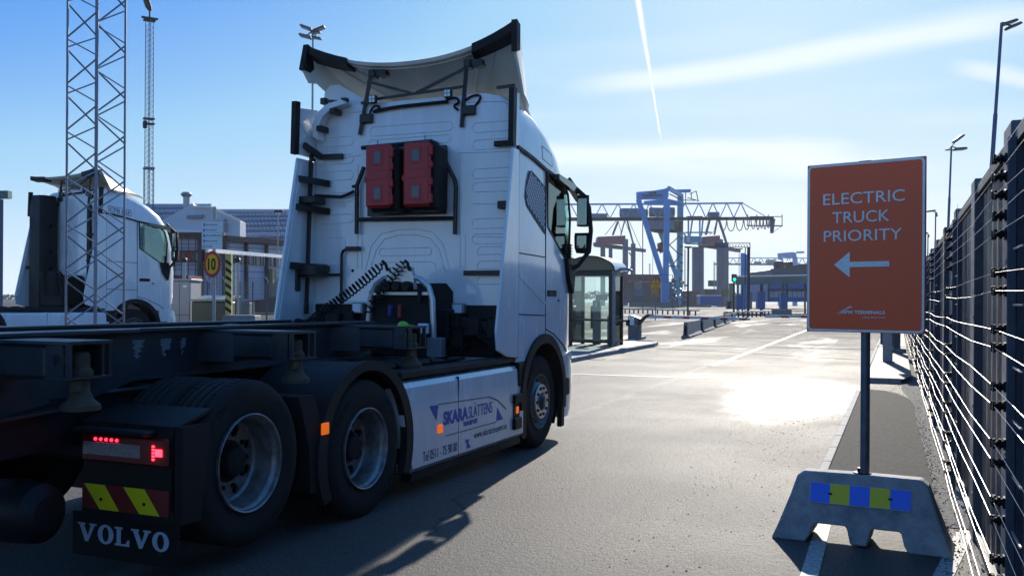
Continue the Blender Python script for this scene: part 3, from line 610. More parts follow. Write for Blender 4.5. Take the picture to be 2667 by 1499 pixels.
kt = thing('shelf_cabinet', 'low pale cabinet at the back of the glass booth', 'cabinet', (-9.25, 32.1, 0.115), 0)
MB().box(-0.2, 0.2, -0.2, 0.2, 0, 1.0, 0.02).obj('cabinet', WPLASTIC, kt); MB().box(-0.12, 0.24, 0.15, 0.18, 1.0, 1.45, 0.01).obj('notice_board', WHITE2, kt)

# ------------------------------------------------------------ barrier gates
RW = mat('boom_white', (0.62, 0.62, 0.66), 0.4, noise=0.12); RR = mat('boom_red', (0.34, 0.03, 0.06), 0.4, noise=0.2)
def gate(x, y, z, length, s, label):
    g = thing('barrier_gate', label, 'barrier gate', (x, y, z), 0, 'lifting gates across the lanes')
    MB().prism([(-0.24, 0), (0.24, 0), (0.24, 0.90), (0.20, 0.96), (-0.05, 1.02), (-0.24, 1.05)], 'y', -0.17, 0.17).obj('cabinet', mat('gate_grey', (0.13, 0.135, 0.14), 0.5, noise=0.15), g)
    MB().prism([(0.255 * s, 0.95), (-0.05 * s, 1.06), (-0.60 * s, 1.08), (-0.60 * s, 1.055), (-0.05 * s, 1.025), (0.255 * s, 0.91)], 'y', -0.19, 0.19).obj('lid', WPLASTIC, g)
    MB().prism([(0.18 * s, 0.70), (0.30 * s, 0.70), (0.55 * s, 0.98), (0.85 * s, 1.05), (0.85 * s, 1.13), (0.55 * s, 1.12), (0.20 * s, 0.86)], 'y', -0.30, -0.20).obj('arm_bracket', BLKM, g)
    b = MB().prism([(0.60 * s, 0.86 + 0.11), (0.75 * s, 1.10), (length * s, 1.03), (length * s, 0.94)], 'y', -0.36, -0.305).obj('boom', RW, g)
    i = 1.25
    while i < length - 0.3:
        zt = 1.085 - (i / length) * 0.062; MB().prism([(i * s, zt - 0.10), ((i + 0.30) * s, zt - 0.105), ((i + 0.36) * s, zt - 0.03), ((i + 0.08) * s, zt - 0.02)], 'y', -0.364, -0.3605).obj('stripe', RR, b); i += 0.74
    MB().box(0.04 * s, 0.14 * s, -0.18, -0.171, 0.62, 0.66, 0.002).obj('lock', GALVL, g)
gate(-9.87, 37.3, 0.0, 4.65, 1, 'grey barrier gate beside the booth with a long red and white boom')
gate(-0.30, 37.6, 0.1, 4.40, -1, 'barrier gate on the right kerb with its boom pointing left to the road centre')
# concrete lane dividers
cb = [(42.3, 6.9), (51.0, 7.6), (61.0, 8.0), (71.5, 8.4), (82.5, 6.0)]
org = Vector((-8.75, 41.9)); dr = Vector((-4.58, 42.1)).normalized()
names = ['nearest and largest concrete divider block standing in the road beyond the booth', 'second concrete divider block in the row in the road', 'third concrete divider block, middle of the row of five', 'fourth concrete divider block in the row, partly behind the boom', 'farthest and smallest concrete divider block, under the striped boom']
def jersey(name, cx, cy, ang, length, h, label, group, wt=0.16, wb=0.40, m=None):
    g = thing(name, label, 'concrete block', (cx, cy, 0), ang, group)
    hw = [(wb / 2, 0), (wb / 2, 0.07), (wt / 2 + 0.03, 0.16), (wt / 2, h), (-wt / 2, h), (-wt / 2 - 0.03, 0.16), (-wb / 2, 0.07), (-wb / 2, 0)]
    o = MB().prism(hw, 'y', 0, length).obj('block', m or CONC, g, ang=20); b = o.modifiers.new('b', 'BEVEL'); b.width = 0.015; b.segments = 1
    MB().box(-0.05, 0.05, -0.02, 0.01, 0.12, h - 0.15).obj('joint', DARKHOLE, g)
for (d, ln), nm in zip(cb, names):
    p = org + dr * (d - 42.3); jersey('concrete_divider', p.x, p.y, math.atan2(-dr.x, dr.y), ln, 0.73, nm, 'concrete blocks dividing the lanes')
# ------------------------------------------------------------ tractor units (local frame: x right, y forward, z up; origin on the ground under the drive axle)
TYR = 0.507
def tyre_part(parent, w_, cx, cy, cz, name='tyre'):
    """one tyre, cx = middle of its width"""
    h = w_ / 2; R0 = TYR; p = [(0.292, -h + 0.035), (0.300, -h + 0.012), (0.335, -h + 0.004), (0.40, -h - 0.006), (0.452, -h - 0.001), (0.482, -h + 0.012), (0.497, -h + 0.022), (R0 - 0.002, -h + 0.036)]
    g = [-0.086, -0.030, 0.030, 0.086]
    for q in g: p += [(R0, q - 0.008), (R0 - 0.014, q - 0.006), (R0 - 0.014, q + 0.006), (R0, q + 0.008)]
    p += [(a, -b) for a, b in p[:8][::-1]]
    m = MB(); m.lathe(p, (cx, cy, cz), 'x', 64)
    for k in range(64):                              # shoulder blocks and side lettering ridges
        t = 2 * math.pi * k / 64
        for s in (-1, 1):
            M = Matrix.Translation((cx, cy, cz)) @ Matrix.Rotation(t, 4, 'X')
            m.box(s * (h - 0.048) - 0.012, s * (h - 0.048) + 0.012, -0.014, 0.014, R0 - 0.012, R0 + 0.0008, 0, M)
    for s in (-1, 1):
        for a0 in (0.5, 2.0, 3.6, 5.1):
            for k in range(9):
                M = Matrix.Translation((cx, cy, cz)) @ Matrix.Rotation(a0 + k * 0.075, 4, 'X')
                if (k * 7) % 4: m.box(s * (h + 0.004), s * (h + 0.0075), -0.012, 0.010, 0.415, 0.447, 0, M)
    return m.obj(name, RUBBER, parent, ang=28)
def wheel(parent, cx, cy, s, cz=TYR, dual=False, lo=False):
    """s = +1 for the right side; cx = outer face of the tyre"""
    g = bpy.data.objects.new('wheel', None); COL.objects.link(g); g.parent = parent
    M = Matrix.Translation((cx, cy, cz)) @ Matrix.Scale(s, 4, (1, 0, 0))
    tyre_part(g, 0.295, cx - s * 0.15, cy, cz)
    if dual:
        tyre_part(g, 0.295, cx - s * 0.50, cy, cz)
        m = MB(); m.lathe([(0.30, -0.005), (0.302, 0.004), (0.296, 0.008), (0.288, 0.002), (0.283, -0.020), (0.270, -0.032), (0.262, -0.050), (0.262, -0.13), (0.250, -0.165), (0.235, -0.178), (0.19, -0.182), (0.0, -0.182), (0.0, -0.20), (0.24, -0.20), (0.268, -0.17), (0.275, -0.05), (0.30, -0.03), (0.30, -0.005)], (0, 0, 0), 'x', 56)
        cut = []
        for k in range(8):
            t = 2 * math.pi * (k + 0.5) / 8; c = MB(); c.lathe([(0, -0.22), (0.030, -0.22), (0.030, -0.16), (0, -0.16)], (0, 0.205 * math.cos(t), 0.205 * math.sin(t)), 'x', 14); cut.append(c)
        me = boolean(m, cut, 'rim'); me.transform(M)
        if s < 0: me.flip_normals()
        r = mobj('rim', me, RIM, g)
        h = MB(); h.lathe([(0, -0.095), (0.05, -0.095), (0.085, -0.105), (0.10, -0.13), (0.105, -0.165), (0.13, -0.172), (0.13, -0.183), (0, -0.183)], (0, 0, 0), 'x', 28, M)
        for k in range(10):
            t = 2 * math.pi * k / 10; h.lathe([(0, -0.160), (0.013, -0.160), (0.015, -0.165), (0.017, -0.182), (0, -0.182)], (0, 0.1675 * math.cos(t), 0.1675 * math.sin(t)), 'x', 6, M)
        h.obj('hub', CHASSIS, g)
        k_ = MB(); k_.lathe([(0.0, -0.30), (0.36, -0.30), (0.36, -0.33), (0, -0.33)], (0, 0, 0), 'x', 24, M); k_.obj('brake_drum', DARKHOLE, g)
    else:
        m = MB(); m.lathe([(0.30, -0.012), (0.300, 0.000), (0.292, 0.002), (0.284, -0.010), (0.276, -0.040), (0.262, -0.055), (0.250, -0.075), (0.232, -0.055), (0.205, -0.018), (0.185, -0.006), (0.0, -0.006), (0.0, -0.05), (0.2, -0.05), (0.235, -0.10), (0.30, -0.10), (0.30, -0.012)], (0, 0, 0), 'x', 56)
        cut = []
        for k in range(10):
            t = 2 * math.pi * (k + 0.5) / 10; c = MB(); c.lathe([(0, -0.2), (0.017, -0.2), (0.017, 0.05), (0, 0.05)], (0, 0.222 * math.cos(t), 0.222 * math.sin(t)), 'x', 12); cut.append(c)
        me = boolean(m, cut, 'rim'); me.transform(M)
        if s < 0: me.flip_normals()
        mobj('rim', me, mat('dirty_alloy', (0.20, 0.20, 0.205), 0.4, metal=0.6, noise=0.5, nscale=11), g)
        h = MB(); h.lathe([(0.10, 0.020), (0.185, 0.020), (0.192, 0.010), (0.192, -0.008), (0.10, -0.008), (0.10, 0.020)], (0, 0, 0), 'x', 40, M)
        h.obj('nut_ring', ALU, g)
        h = MB()
        for k in range(10):
            t = 2 * math.pi * k / 10; h.lathe([(0, 0.034), (0.010, 0.034), (0.016, 0.030), (0.019, 0.020), (0, 0.020)], (0, 0.148 * math.cos(t), 0.148 * math.sin(t)), 'x', 8, M)
        h.obj('wheel_nut', CHASSIS, g)
        h = MB(); h.lathe([(0, 0.052), (0.055, 0.052), (0.075, 0.040), (0.088, 0.015), (0.099, -0.01), (0, -0.01)], (0, 0, 0), 'x', 28, M); h.obj('hub', mat('hub_blue_grey', (0.07, 0.09, 0.12), 0.35, metal=0.5, noise=0.4), g)
    return g
def cab_ring(wd, y0, y1, rx, ry, rr, z, bow=0.05, n=9):
    p = []; ry = min(ry, (y1 - y0 - rr) * 0.85); rx = min(rx, wd * 0.4)
    for i in range(n + 1): t = R(-90 + 90 * i / n); p.append((wd - rr + rr * math.cos(t), y0 + rr + rr * math.sin(t), z))     # rear right
    for i in range(n + 1):
        t = R(90 * i / n); p.append((wd - rx + rx * math.cos(t) ** 0.92, y1 - ry + ry * math.sin(t) ** 0.92, z))
    p.append((0, y1 + bow, z))
    for i in range(n + 1):
        t = R(90 - 90 * i / n); p.append((-(wd - rx + rx * math.cos(t) ** 0.92), y1 - ry + ry * math.sin(t) ** 0.92, z))
    for i in range(n + 1): t = R(90 * i / n); p.append((-(wd - rr + rr * math.cos(t)), y0 + rr - rr * math.sin(t), z))
    return p
CABZ = [(0.98, 1.245, 4.83), (1.3, 1.25, 4.85), (1.9, 1.25, 4.86), (2.45, 1.247, 4.82), (2.78, 1.242, 4.74), (3.02, 1.236, 4.63), (3.22, 1.228, 4.48), (3.42, 1.212, 4.22), (3.56, 1.185, 3.95), (3.66, 1.14, 3.68), (3.725, 1.06, 3.42), (3.76, 0.92, 3.2)]
CY0 = 2.87
def make_cab(root, roof_text=None, grille=True, labels=None):
    rings = [cab_ring(wd, CY0, y1, 0.36, 0.56, 0.035 if z < 3.3 else 0.06, z) for z, wd, y1 in CABZ]
    body = MB().loft(rings)
    cut = []
    arch = [(3.64 + 0.60 * math.cos(R(a)), 0.56 + 0.64 * math.sin(R(a))) for a in range(-25, 206, 11)]
    for s in (-1, 1): cut.append(MB().prism(arch, 'x', s * 0.86, s * 1.5))
    cut.append(MB().box(-1.15, 1.15, CY0 + 0.55, 4.35, 1.35, 3.12))
    win = [(3.735, 3.04), (4.26, 2.99), (4.42, 2.86), (4.50, 2.60), (4.46, 2.12), (4.32, 2.10), (3.745, 2.43)]
    for s in (-1, 1): cut.append(MB().prism(win, 'x', s * 0.80, s * 1.5))
    scr = [(-1.10, 2.03), (1.10, 2.03), (1.12, 2.5), (1.08, 3.04), (-1.08, 3.04), (-1.12, 2.5)]
    cut.append(MB().prism(scr, 'y', 4.2, 5.3))
    me = boolean(body, cut, 'cab_body'); cab = mobj('cab_body', me, WHITE, root)
    g = MB()
    for s in (-1, 1): g.prism(win, 'x', s * 1.228, s * 1.222)
    lr(g, 'side_window', GLASST, cab)
    g = MB(); g.prism(scr, 'y', 4.80, 4.806, M=Matrix.Translation((0, 0.02, 0)) @ Matrix.Translation((0, 4.8, 2.1)) @ Matrix.Rotation(R(6), 4, 'X') @ Matrix.Translation((0, -4.8, -2.1))); g.obj('windscreen', GLASST, cab)
    # window rubber
    m = MB()
    for s in (-1, 1):
        for a, b in zip(win, win[1:] + win[:1]): m.bar((s * 1.244, a[0], a[1]), (s * 1.244, b[0], b[1]), 0.022, 0.022)
    lr(m, 'window_seal', BLACK, cab)
    # seats, wheel and dash seen through the glass
    m = MB()
    for x in (-0.55, 0.55): m.box(x - 0.25, x + 0.25, 3.55, 4.05, 1.45, 1.75, 0.06); m.box(x - 0.22, x + 0.22, 3.45, 3.62, 1.7, 2.30, 0.08)
    m.box(-0.95, 0.95, 4.28, 4.44, 1.5, 2.02, 0.05); m.tube([(-0.55 + 0.22 * math.cos(R(a)), 4.12 + 0.10 * math.sin(R(a)), 2.12 + 0.18 * math.sin(R(a))) for a in range(0, 361, 20)], 0.018, 6)
    m.obj('interior', mat('cab_interior', (0.16, 0.17, 0.18), 0.8, noise=0.4), cab)
    # seams
    m = MB()
    for s in (-1, 1):
        x = s * 1.249
        def seam(pts, w_=0.011):
            for a, b in zip(pts, pts[1:]): m.bar((x, a[0], a[1]), (x, b[0], b[1]), 0.010, w_)
        seam([(3.68, 3.07), (3.685, 1.25)]); seam([(2.90, 3.19), (2.90, 1.02)], 0.008); seam([(2.90, 2.10), (3.68, 2.09)]); seam([(2.90, 1.47), (3.68, 1.45)]); seam([(3.69, 1.30), (3.95, 1.24), (4.28, 1.10), (4.40, 1.02)])
    lr(m, 'panel_gap', DARKHOLE, cab)
    m = MB()
    for s in (-1, 1):
        pts = [(2.88, 3.185), (3.3, 3.13), (3.7, 3.055), (4.0, 3.02), (4.25, 3.00)]
        for a, b in zip(pts, pts[1:]): m.bar((s * 1.246, a[0], a[1]), (s * 1.246, b[0], b[1]), 0.022, 0.035)
    lr(m, 'roof_gutter', CHASSIS, cab)
    if grille:                                       # perforated cover behind the door
        gp = [(3.24, 2.99), (3.45, 2.93), (3.655, 2.86), (3.66, 2.34), (3.60, 2.36), (3.35, 2.48), (3.12, 2.60), (3.07, 2.70), (3.12, 2.86), (3.19, 2.975)]
        MB().prism(gp, 'x', 1.248, 1.2535).obj('mesh_cover', mat('mesh_dark', (0.05, 0.055, 0.07), 0.6), cab)
        m = MB()
        def inside(y, z):
            c = False
            for (y1, z1), (y2, z2) in zip(gp, gp[1:] + gp[:1]):
                if (z1 > z) != (z2 > z) and y < (y2 - y1) * (z - z1) / (z2 - z1) + y1: c = not c
            return c
        for i in range(16):
            for j in range(20):
                y = 3.05 + i * 0.052 + (j % 2) * 0.026; z = 2.34 + j * 0.036
                if inside(y + 0.015, z + 0.03) and inside(y - 0.018, z - 0.03): m.prism([(y - 0.018, z), (y, z - 0.027), (y + 0.018, z), (y, z + 0.027)], 'x', 1.2536, 1.2556)
        m.obj('mesh_slot', mat('mesh_light', (0.42, 0.46, 0.55), 0.4), cab)
    # crease line, badge, handle
    m = MB()
    for s in (-1, 1): m.box(s * 1.248, s * 1.262, 3.74, 4.02, 1.66, 1.73, 0.01); m.box(s * 1.244, s * 1.252, 4.08, 4.13, 1.60, 1.63)
    lr(m, 'door_handle', BLACK, cab)
    m = MB()
    for s in (-1, 1): m.prism([(2.93, 1.90), (3.6, 1.62), (3.68, 1.60), (3.68, 1.575), (3.6, 1.59), (2.93, 1.85)], 'x', s * 1.246, s * 1.256)
    lr(m, 'crease', WHITE, cab)
    # wheel arch trim
    m = MB(); o_ = [(3.64 + 0.685 * math.cos(R(a)) * (1.0), 0.55 + 0.70 * math.sin(R(a))) for a in range(-14, 190, 8)]; i_ = [(3.64 + 0.585 * math.cos(R(a)), 0.55 + 0.60 * math.sin(R(a))) for a in range(-14, 190, 8)]
    for s in (-1, 1): m.prism(o_ + i_[::-1], 'x', s * 1.20, s * 1.275)
    lr(m, 'wheel_arch', FENDER, root)
    m = MB()
    for s in (-1, 1): m.lathe([(0.60, s * 0.84), (0.60, s * 1.20)], (0, 3.64, 0.55), 'x', 20, a0=R(-35), a1=R(215)); m.lathe([(0.60, s * 0.84), (0.0, s * 0.84)], (0, 3.64, 0.55), 'x', 20)
    lr(m, 'arch_liner', DARKHOLE, root)
    # bumper with headlamp
    rb = [cab_ring(1.24, 4.28, y1, 0.30, 0.42, 0.02, z, 0.06) for z, y1 in ((0.26, 4.80), (0.34, 4.88), (0.62, 4.93), (0.80, 4.92), (0.978, 4.85))]
    b = MB().loft(rb).obj('bumper', WHITE, root)
    m = MB()
    for s in (-1, 1): m.box(s * 1.10, s * 1.252, 4.30, 4.52, 0.50, 0.72, 0.02); m.box(s * 1.2, s * 1.262, 4.20, 4.30, 0.16, 0.66, 0.012)
    lr(m, 'corner_step', FENDER, b)
    m = MB()
    for s in (-1, 1): m.prism([(4.30, 0.98), (4.62, 1.02), (4.62, 0.92), (4.42, 0.88)], 'x', s * 1.10, s * 1.232)
    lr(m, 'headlight', LAMPGL, b)
    # visor over the side window and sun shield
    m = MB()
    for s in (-1, 1): m.prism([(3.95, 3.04), (4.50, 2.99), (4.72, 2.86), (4.70, 2.80), (4.45, 2.90), (3.95, 2.98)], 'x', s * 1.25, s * 1.31)
    lr(m, 'window_visor', mat('smoked_visor', (0.10, 0.08, 0.06), 0.15, coat=0.6), root)
    # mirrors
    for s in (-1, 1):
        a = MB(); a.tube([(s * 1.220, 4.50, 3.06), (s * 1.280, 4.56, 2.96), (s * 1.380, 4.62, 2.86), (s * 1.440, 4.62, 2.72), (s * 1.465, 4.62, 2.45), (s * 1.450, 4.60, 2.20), (s * 1.340, 4.52, 2.03), (s * 1.220, 4.42, 1.93)], 0.028, 8)
        a.prism([(4.28, 2.10), (4.50, 2.12), (4.56, 1.98), (4.50, 1.70), (4.36, 1.86)], 'x', s * 1.200, s * 1.300)
        for k in range(5): a.box(s * 1.230, s * 1.290, 4.40, 4.47, 2.12 + k * 0.035, 2.13 + k * 0.035)
        a.box(s * 1.240, s * 1.280, 4.42, 4.45, 2.1, 2.28); arm = a.obj('mirror_arm', BLACK, root)
        h = MB(); h.loft([[(s * x, y, z) for x, y in ((1.295, 4.60), (1.42, 4.60), (1.435, 4.64), (1.38, 4.72), (1.31, 4.70))] for z in (2.50, 2.52, 2.84, 2.87)]).obj('mirror_housing', BLACK, arm)
        MB().box(s * 1.305, s * 1.415, 4.592, 4.598, 2.515, 2.83, 0.002).obj('mirror_glass', mat('mirror_glass', (0.75, 0.85, 0.85), 0.03, metal=1.0), arm)
        MB().loft([[(s * x * k + s * 1.360 * (1 - k), y, z) for x, y in ((1.27, 4.58), (1.44, 4.58), (1.46, 4.63), (1.39, 4.73), (1.30, 4.70))] for z, k in ((2.18, 0.7), (2.24, 0.95), (2.38, 1.0), (2.42, 0.9))]).obj('mirror_housing', BLACK, arm)
        MB().box(s * 1.305, s * 1.420, 4.570, 4.577, 2.24, 2.385, 0.002).obj('mirror_glass', MATS['mirror_glass'], arm)
    return cab
def skirt_set(root, lettering=True):
    out = []
    for s in (1, -1):
        m = MB(); secs = []
        def prof(y):
            return [(1.10, 0.965), (1.215, 0.94), (1.243, 0.90), (1.250, 0.72), (1.251, 0.45), (1.250, 0.24), (1.22, 0.205), (1.10, 0.20)]
        ys_ = [(0.60, 1), (0.62, 1), (1.5, 1), (3.03, 1), (3.05, 1)]
        rings = []
        for i, (y, k) in enumerate(ys_):
            ring = []
            for x, z in prof(y):
                yy = y
                if i < 2: yy = y + 0.10 * (1 - smooth01((z - 0.2) / 0.3)) - 0.12 * smooth01((z - 0.6) / 0.4)
                ring.append((s * x, yy, z))
            rings.append(ring)
        o = m.loft(rings).obj('side_skirt', WHITE, root, ang=20); out.append(o)
        m = MB(); m.box(s * 1.2, s * 1.2528, 1.5245, 1.5275, 0.24, 0.93); m.obj('skirt_gap', DARKHOLE, o)
        m = MB(); m.box(s * 1.08, s * 1.235, 0.52, 3.10, 0.975, 1.045, 0.02); m.box(s * 1.12, s * 1.225, 0.72, 3.05, 0.125, 0.20, 0.01); m.obj('edge_strip', FENDER, o)
        # fitting next to the front wheel
        m = MB(); m.box(s * 1.243, s * 1.285, 2.76, 2.95, 0.56, 0.66, 0.012); m.box(s * 1.243, s * 1.285, 2.76, 2.95, 0.30, 0.42, 0.012); m.box(s * 1.243, s * 1.262, 2.78, 2.93, 0.42, 0.56); m.box(s * 1.15, s * 1.262, 2.90, 3.10, 0.72, 0.98, 0.02); m.prism([(3.06, 0.17), (3.17, 0.17), (3.17, 0.90), (3.10, 0.98), (3.06, 0.98)], 'x', s * 1.02, s * 1.24); m.obj('hinge_bracket', BLACK, o)
        MB().box(s * 1.258, s * 1.27, 2.83, 2.89, 0.46, 0.53, 0.004).obj('marker_light', ORANGE, o)
        MB().box(s * 1.248, s * 1.266, 1.12, 1.20, 0.475, 0.545, 0.004).obj('marker_light', ORANGE, o)
    return out
def sideM(y, z, s=1, x=1.2505): return frame((s * x, y, z), (0, s, 0), (0, 0, 1))
def chassis_rear(root, z_tag=TYR + 0.10, plates=True):
    m = MB()
    for s in (-1, 1):
        m.box(s * 0.36, s * 0.44, -1.35, 4.5, 0.74, 1.02, 0.004); m.prism([(-1.35, 0.74), (-1.35, 1.02), (-1.85, 1.02), (-2.75, 0.90), (-2.75, 0.72), (-1.9, 0.74)], 'x', s * 0.36, s * 0.44)
        m.box(s * 0.30, s * 0.47, -1.9, 4.5, 1.02, 1.032)
        m.add([(s * a, b, c + d) for d in (0, 0.012) for a, b, c in ((0.30, -1.9, 1.022), (0.47, -1.9, 1.022), (0.47, -2.75, 0.902), (0.30, -2.75, 0.902))], [(0, 1, 2, 3), (7, 6, 5, 4), (0, 4, 5, 1), (1, 5, 6, 2), (2, 6, 7, 3), (3, 7, 4, 0)])
    for y in (-2.68, -1.9, -0.7, 0.9, 2.0): m.box(-0.36, 0.36, y - 0.05, y + 0.05, 0.76, 0.98, 0.004)
    m.prism([(-0.46, -1.9), (0.46, -1.9), (0.46, -2.1), (-0.46, -2.1)], 'z', 1.022, 1.032)
    fr_ = m.obj('chassis_frame', CHASSIS, root)
    m = MB(); m.lathe([(0, -0.25), (0.10, -0.24), (0.16, -0.18), (0.175, 0), (0.16, 0.18), (0.10, 0.24), (0, 0.25)], (0.44, -2.3, 0.44), 'x', 24); m.obj('air_tank', CHASSIS, root)
    m = MB()
    for x, y, z in ((0.1, -2.05, 0.72), (0.32, -2.2, 0.80), (-0.2, -2.3, 0.7)): m.box(x - 0.05, x + 0.05, y - 0.05, y + 0.05, z - 0.05, z + 0.05, 0.01)
    m.box(-0.3, 0.3, -1.0, 0.6, 0.45, 0.75, 0.05); m.box(-0.95, 0.95, -0.07, 0.07, TYR - 0.07, TYR + 0.07, 0.03); m.box(-0.95, 0.95, -1.40, -1.27, z_tag - 0.07, z_tag + 0.07, 0.03)
    for s in (-1, 1):
        m.lathe([(0, 0), (0.12, 0.0), (0.14, 0.1), (0.12, 0.2), (0, 0.2)], (s * 0.62, -0.45, 0.62), 'z', 16); m.lathe([(0, 0), (0.12, 0.0), (0.14, 0.1), (0.12, 0.2), (0, 0.2)], (s * 0.62, -1.75, 0.62), 'z', 16)
        m.box(s * 0.44, s * 1.05, 0.75, 2.6, 0.35, 0.85, 0.05)
    m.tube([(0, 0.4, 0.62), (0, 3.0, 0.75)], 0.06, 8); m.obj('running_gear', DARKHOLE, root)
    # deck of tread plate and coupling
    m = MB(); m.box(-0.95, 0.95, 0.62, 2.1, 1.032, 1.042); 
    for i in range(30):
        for j in range(16): m.box(-0.93 + i * 0.064, -0.93 + i * 0.064 + 0.035, 0.66 + j * 0.09 + (i % 2) * 0.045, 0.66 + j * 0.09 + (i % 2) * 0.045 + 0.014, 1.0422, 1.047)
    m.obj('catwalk', mat('tread_plate', (0.11, 0.13, 0.16), 0.4, metal=0.6, noise=0.3), root)
    m = MB(); m.prism([(-0.42, -0.1), (0.42, -0.1), (0.44, 0.35), (0.2, 0.62), (-0.2, 0.62), (-0.44, 0.35)], 'z', 1.045, 1.085); m.obj('coupling_plate', CHASSIS, root)
    m = MB()
    for i in range(5): m.tube([(0.98, 0.60 + i * 0.30, 1.055), (0.98, 0.78 + i * 0.30, 1.055)], 0.022, 8)
    m.tube([(0.98, 0.55, 1.05), (0.98, 2.2, 1.05)], 0.012, 6); m.obj('air_pipe', BLACK, root)
    # drive axle mudguard, both sides
    for s in (-1, 1):
        arc = [(0.02 + 0.665 * math.cos(R(a)), 0.50 + 0.655 * math.sin(R(a))) for a in range(-26, 209, 9)]; inn = [(0.02 + 0.56 * math.cos(R(a)), 0.50 + 0.585 * math.sin(R(a))) for a in range(-26, 209, 9)]
        m = MB(); m.prism(arc + inn[::-1], 'x', s * 1.20, s * 1.262)
        thin = [(0.02 + 0.650 * math.cos(R(a)), 0.50 + 0.642 * math.sin(R(a))) for a in range(-20, 203, 9)]; thi2 = [(0.02 + 0.63 * math.cos(R(a)), 0.50 + 0.622 * math.sin(R(a))) for a in range(-20, 203, 9)]
        m.prism(thin + thi2[::-1], 'x', s * 0.55, s * 1.20)
        m.prism([(-0.60, 0.80), (-0.66, 0.96), (-0.84, 0.96), (-0.80, 0.86), (-0.72, 0.62), (-0.70, 0.30), (-0.56, 0.30), (-0.56, 0.5)], 'x', s * 0.72, s * 1.24)
        f = m.obj('mudguard', FENDER, root, ang=25)
        MB().box(s * 1.262, s * 1.276, -0.62, -0.535, 0.685, 0.765, 0.004).obj('marker_light', ORANGE, f)
        m = MB(); m.box(s * 0.60, s * 1.20, -0.60, -0.585, 0.14, 0.40, 0.003); f2 = m.obj('mudflap', BLACK, root)
        if plates:
            # rear mudguard with tail lamp, reflector and flap
            m = MB(); m.loft([[(s * 0.54, y, 0.36), (s * 1.245, y, 0.36), (s * (1.27 if y > -1.9 else 1.2), y, 0.44), (s * (1.27 if y > -1.9 else 1.2), y, 0.80), (s * 1.22, y, 0.90), (s * 0.56, y, 0.90)] for y in (-1.955, -1.93, -1.78)])
            arc = [(-1.33 + 0.62 * math.cos(R(a)), 0.60 + 0.58 * math.sin(R(a))) for a in range(128, 206, 8)]; inn = [(-1.33 + 0.60 * math.cos(R(a)), 0.60 + 0.56 * math.sin(R(a))) for a in range(128, 206, 8)]
            m.prism([(-1.68, 0.975), (-1.95, 0.90), (-1.95, 0.885), (-1.68, 0.955)], 'x', s * 0.54, s * 1.24); m.prism([(-1.95, 0.36), (-1.80, 0.36), (-1.72, 0.90), (-1.95, 0.90)], 'x', s * 1.22, s * 1.275)
            m.box(s * 0.56, s * 1.10, -2.06, -1.95, 0.845, 0.875, 0.01); g = m.obj('rear_mudguard', FENDER, root, ang=20)
            m = MB(); m.box(s * 0.46, s * 1.245, -1.95, -1.935, 0.12, 0.37, 0.003)
            for i in range(12): m.box(s * 1.245, s * 1.252, -1.95, -1.935, 0.13 + i * 0.02, 0.14 + i * 0.02)
            fl = m.obj('mudflap', BLACK, root)
            tl = MB().box(s * 0.56, s * 1.20, -1.985, -1.956, 0.675, 0.835, 0.012).obj('tail_light', REDLENS, root)
            x0, x1 = sorted((s * 0.58, s * 1.005)); MB().box(x0, x1, -1.990, -1.9855, 0.715, 0.79, 0.002).obj('clear_lens', CLRLENS, tl)
            m = MB()
            for i in range(5): m.lathe([(0, -1.9925), (0.008, -1.9925), (0.010, -1.986), (0, -1.986)], (s * 0.675 + s * i * 0.040, 0, 0.806), 'y', 10)
            m.obj('running_light', mat('led_red', (0.9, 0.02, 0.04), 0.2, emit=(1, 0.02, 0.05), estr=4), tl)
            m = MB(); m.box(s * 1.115, s * 1.165, -1.991, -1.9855, 0.735, 0.775, 0.002)
            for k in range(5): m.box(s * 1.095, s * 1.108, -1.991, -1.9855, 0.712 + k * 0.018, 0.722 + k * 0.018)
            m.obj('brake_light', REDLIT, tl)
            MB().box(s * 0.55, s * 1.19, -1.966, -1.956, 0.40, 0.545, 0.002).obj('warning_plate', REFLR, root)
            m = MB()
            for x in (0.57, 0.865): m.prism([(x, 0.543), (x + 0.155, 0.543), (x + 0.265, 0.402), (x + 0.12, 0.402)] if s > 0 else [(-x, 0.543), (-x - 0.155, 0.543), (-x - 0.265, 0.402), (-x - 0.12, 0.402)], 'y', -1.9685, -1.9665)
            m.obj('yellow_stripe', REFLY, root.children[-1])
            m = MB()
            for x in (0.70, 1.02): m.lathe([(0, -1.9715), (0.010, -1.9715), (0.010, -1.9688), (0, -1.9688)], (s * x, 0, 0.46), 'y', 10)
            m.obj('bolt', BLACK, root.children[-1])
            # slab serif lettering on the flap
            def slab(kind, x, w_, h_, z):
                if kind == 'V': P_ = [[(0, 1), (.40, 1), (.40, .90), (.33, .90), (.54, .32), (.70, .90), (.62, .90), (.62, 1), (1, 1), (1, .90), (.90, .90), (.56, 0), (.40, 0), (.10, .90), (0, .90)]]
                elif kind == 'L': P_ = [[(0, 1), (.52, 1), (.52, .90), (.40, .90), (.40, .11), (.72, .11), (.86, .34), (.98, .34), (.96, 0), (0, 0), (0, .10), (.13, .10), (.13, .90), (0, .90)]]
                elif kind == 'O':
                    o1 = [(.5 + .5 * math.cos(R(a)), .5 + .53 * math.sin(R(a))) for a in range(0, 361, 12)]; o2 = [(.5 + .21 * math.cos(R(a)), .5 + .40 * math.sin(R(a))) for a in range(0, 361, 12)]
                    P_ = [[o1[i], o1[i + 1], o2[i + 1], o2[i]] for i in range(30)]
                for p in P_: lm.prism([(x + a * w_, z + b * h_) for a, b in p], 'y', -1.9525, -1.9505)
            lm = MB(); x = 0.505 if s > 0 else -1.17
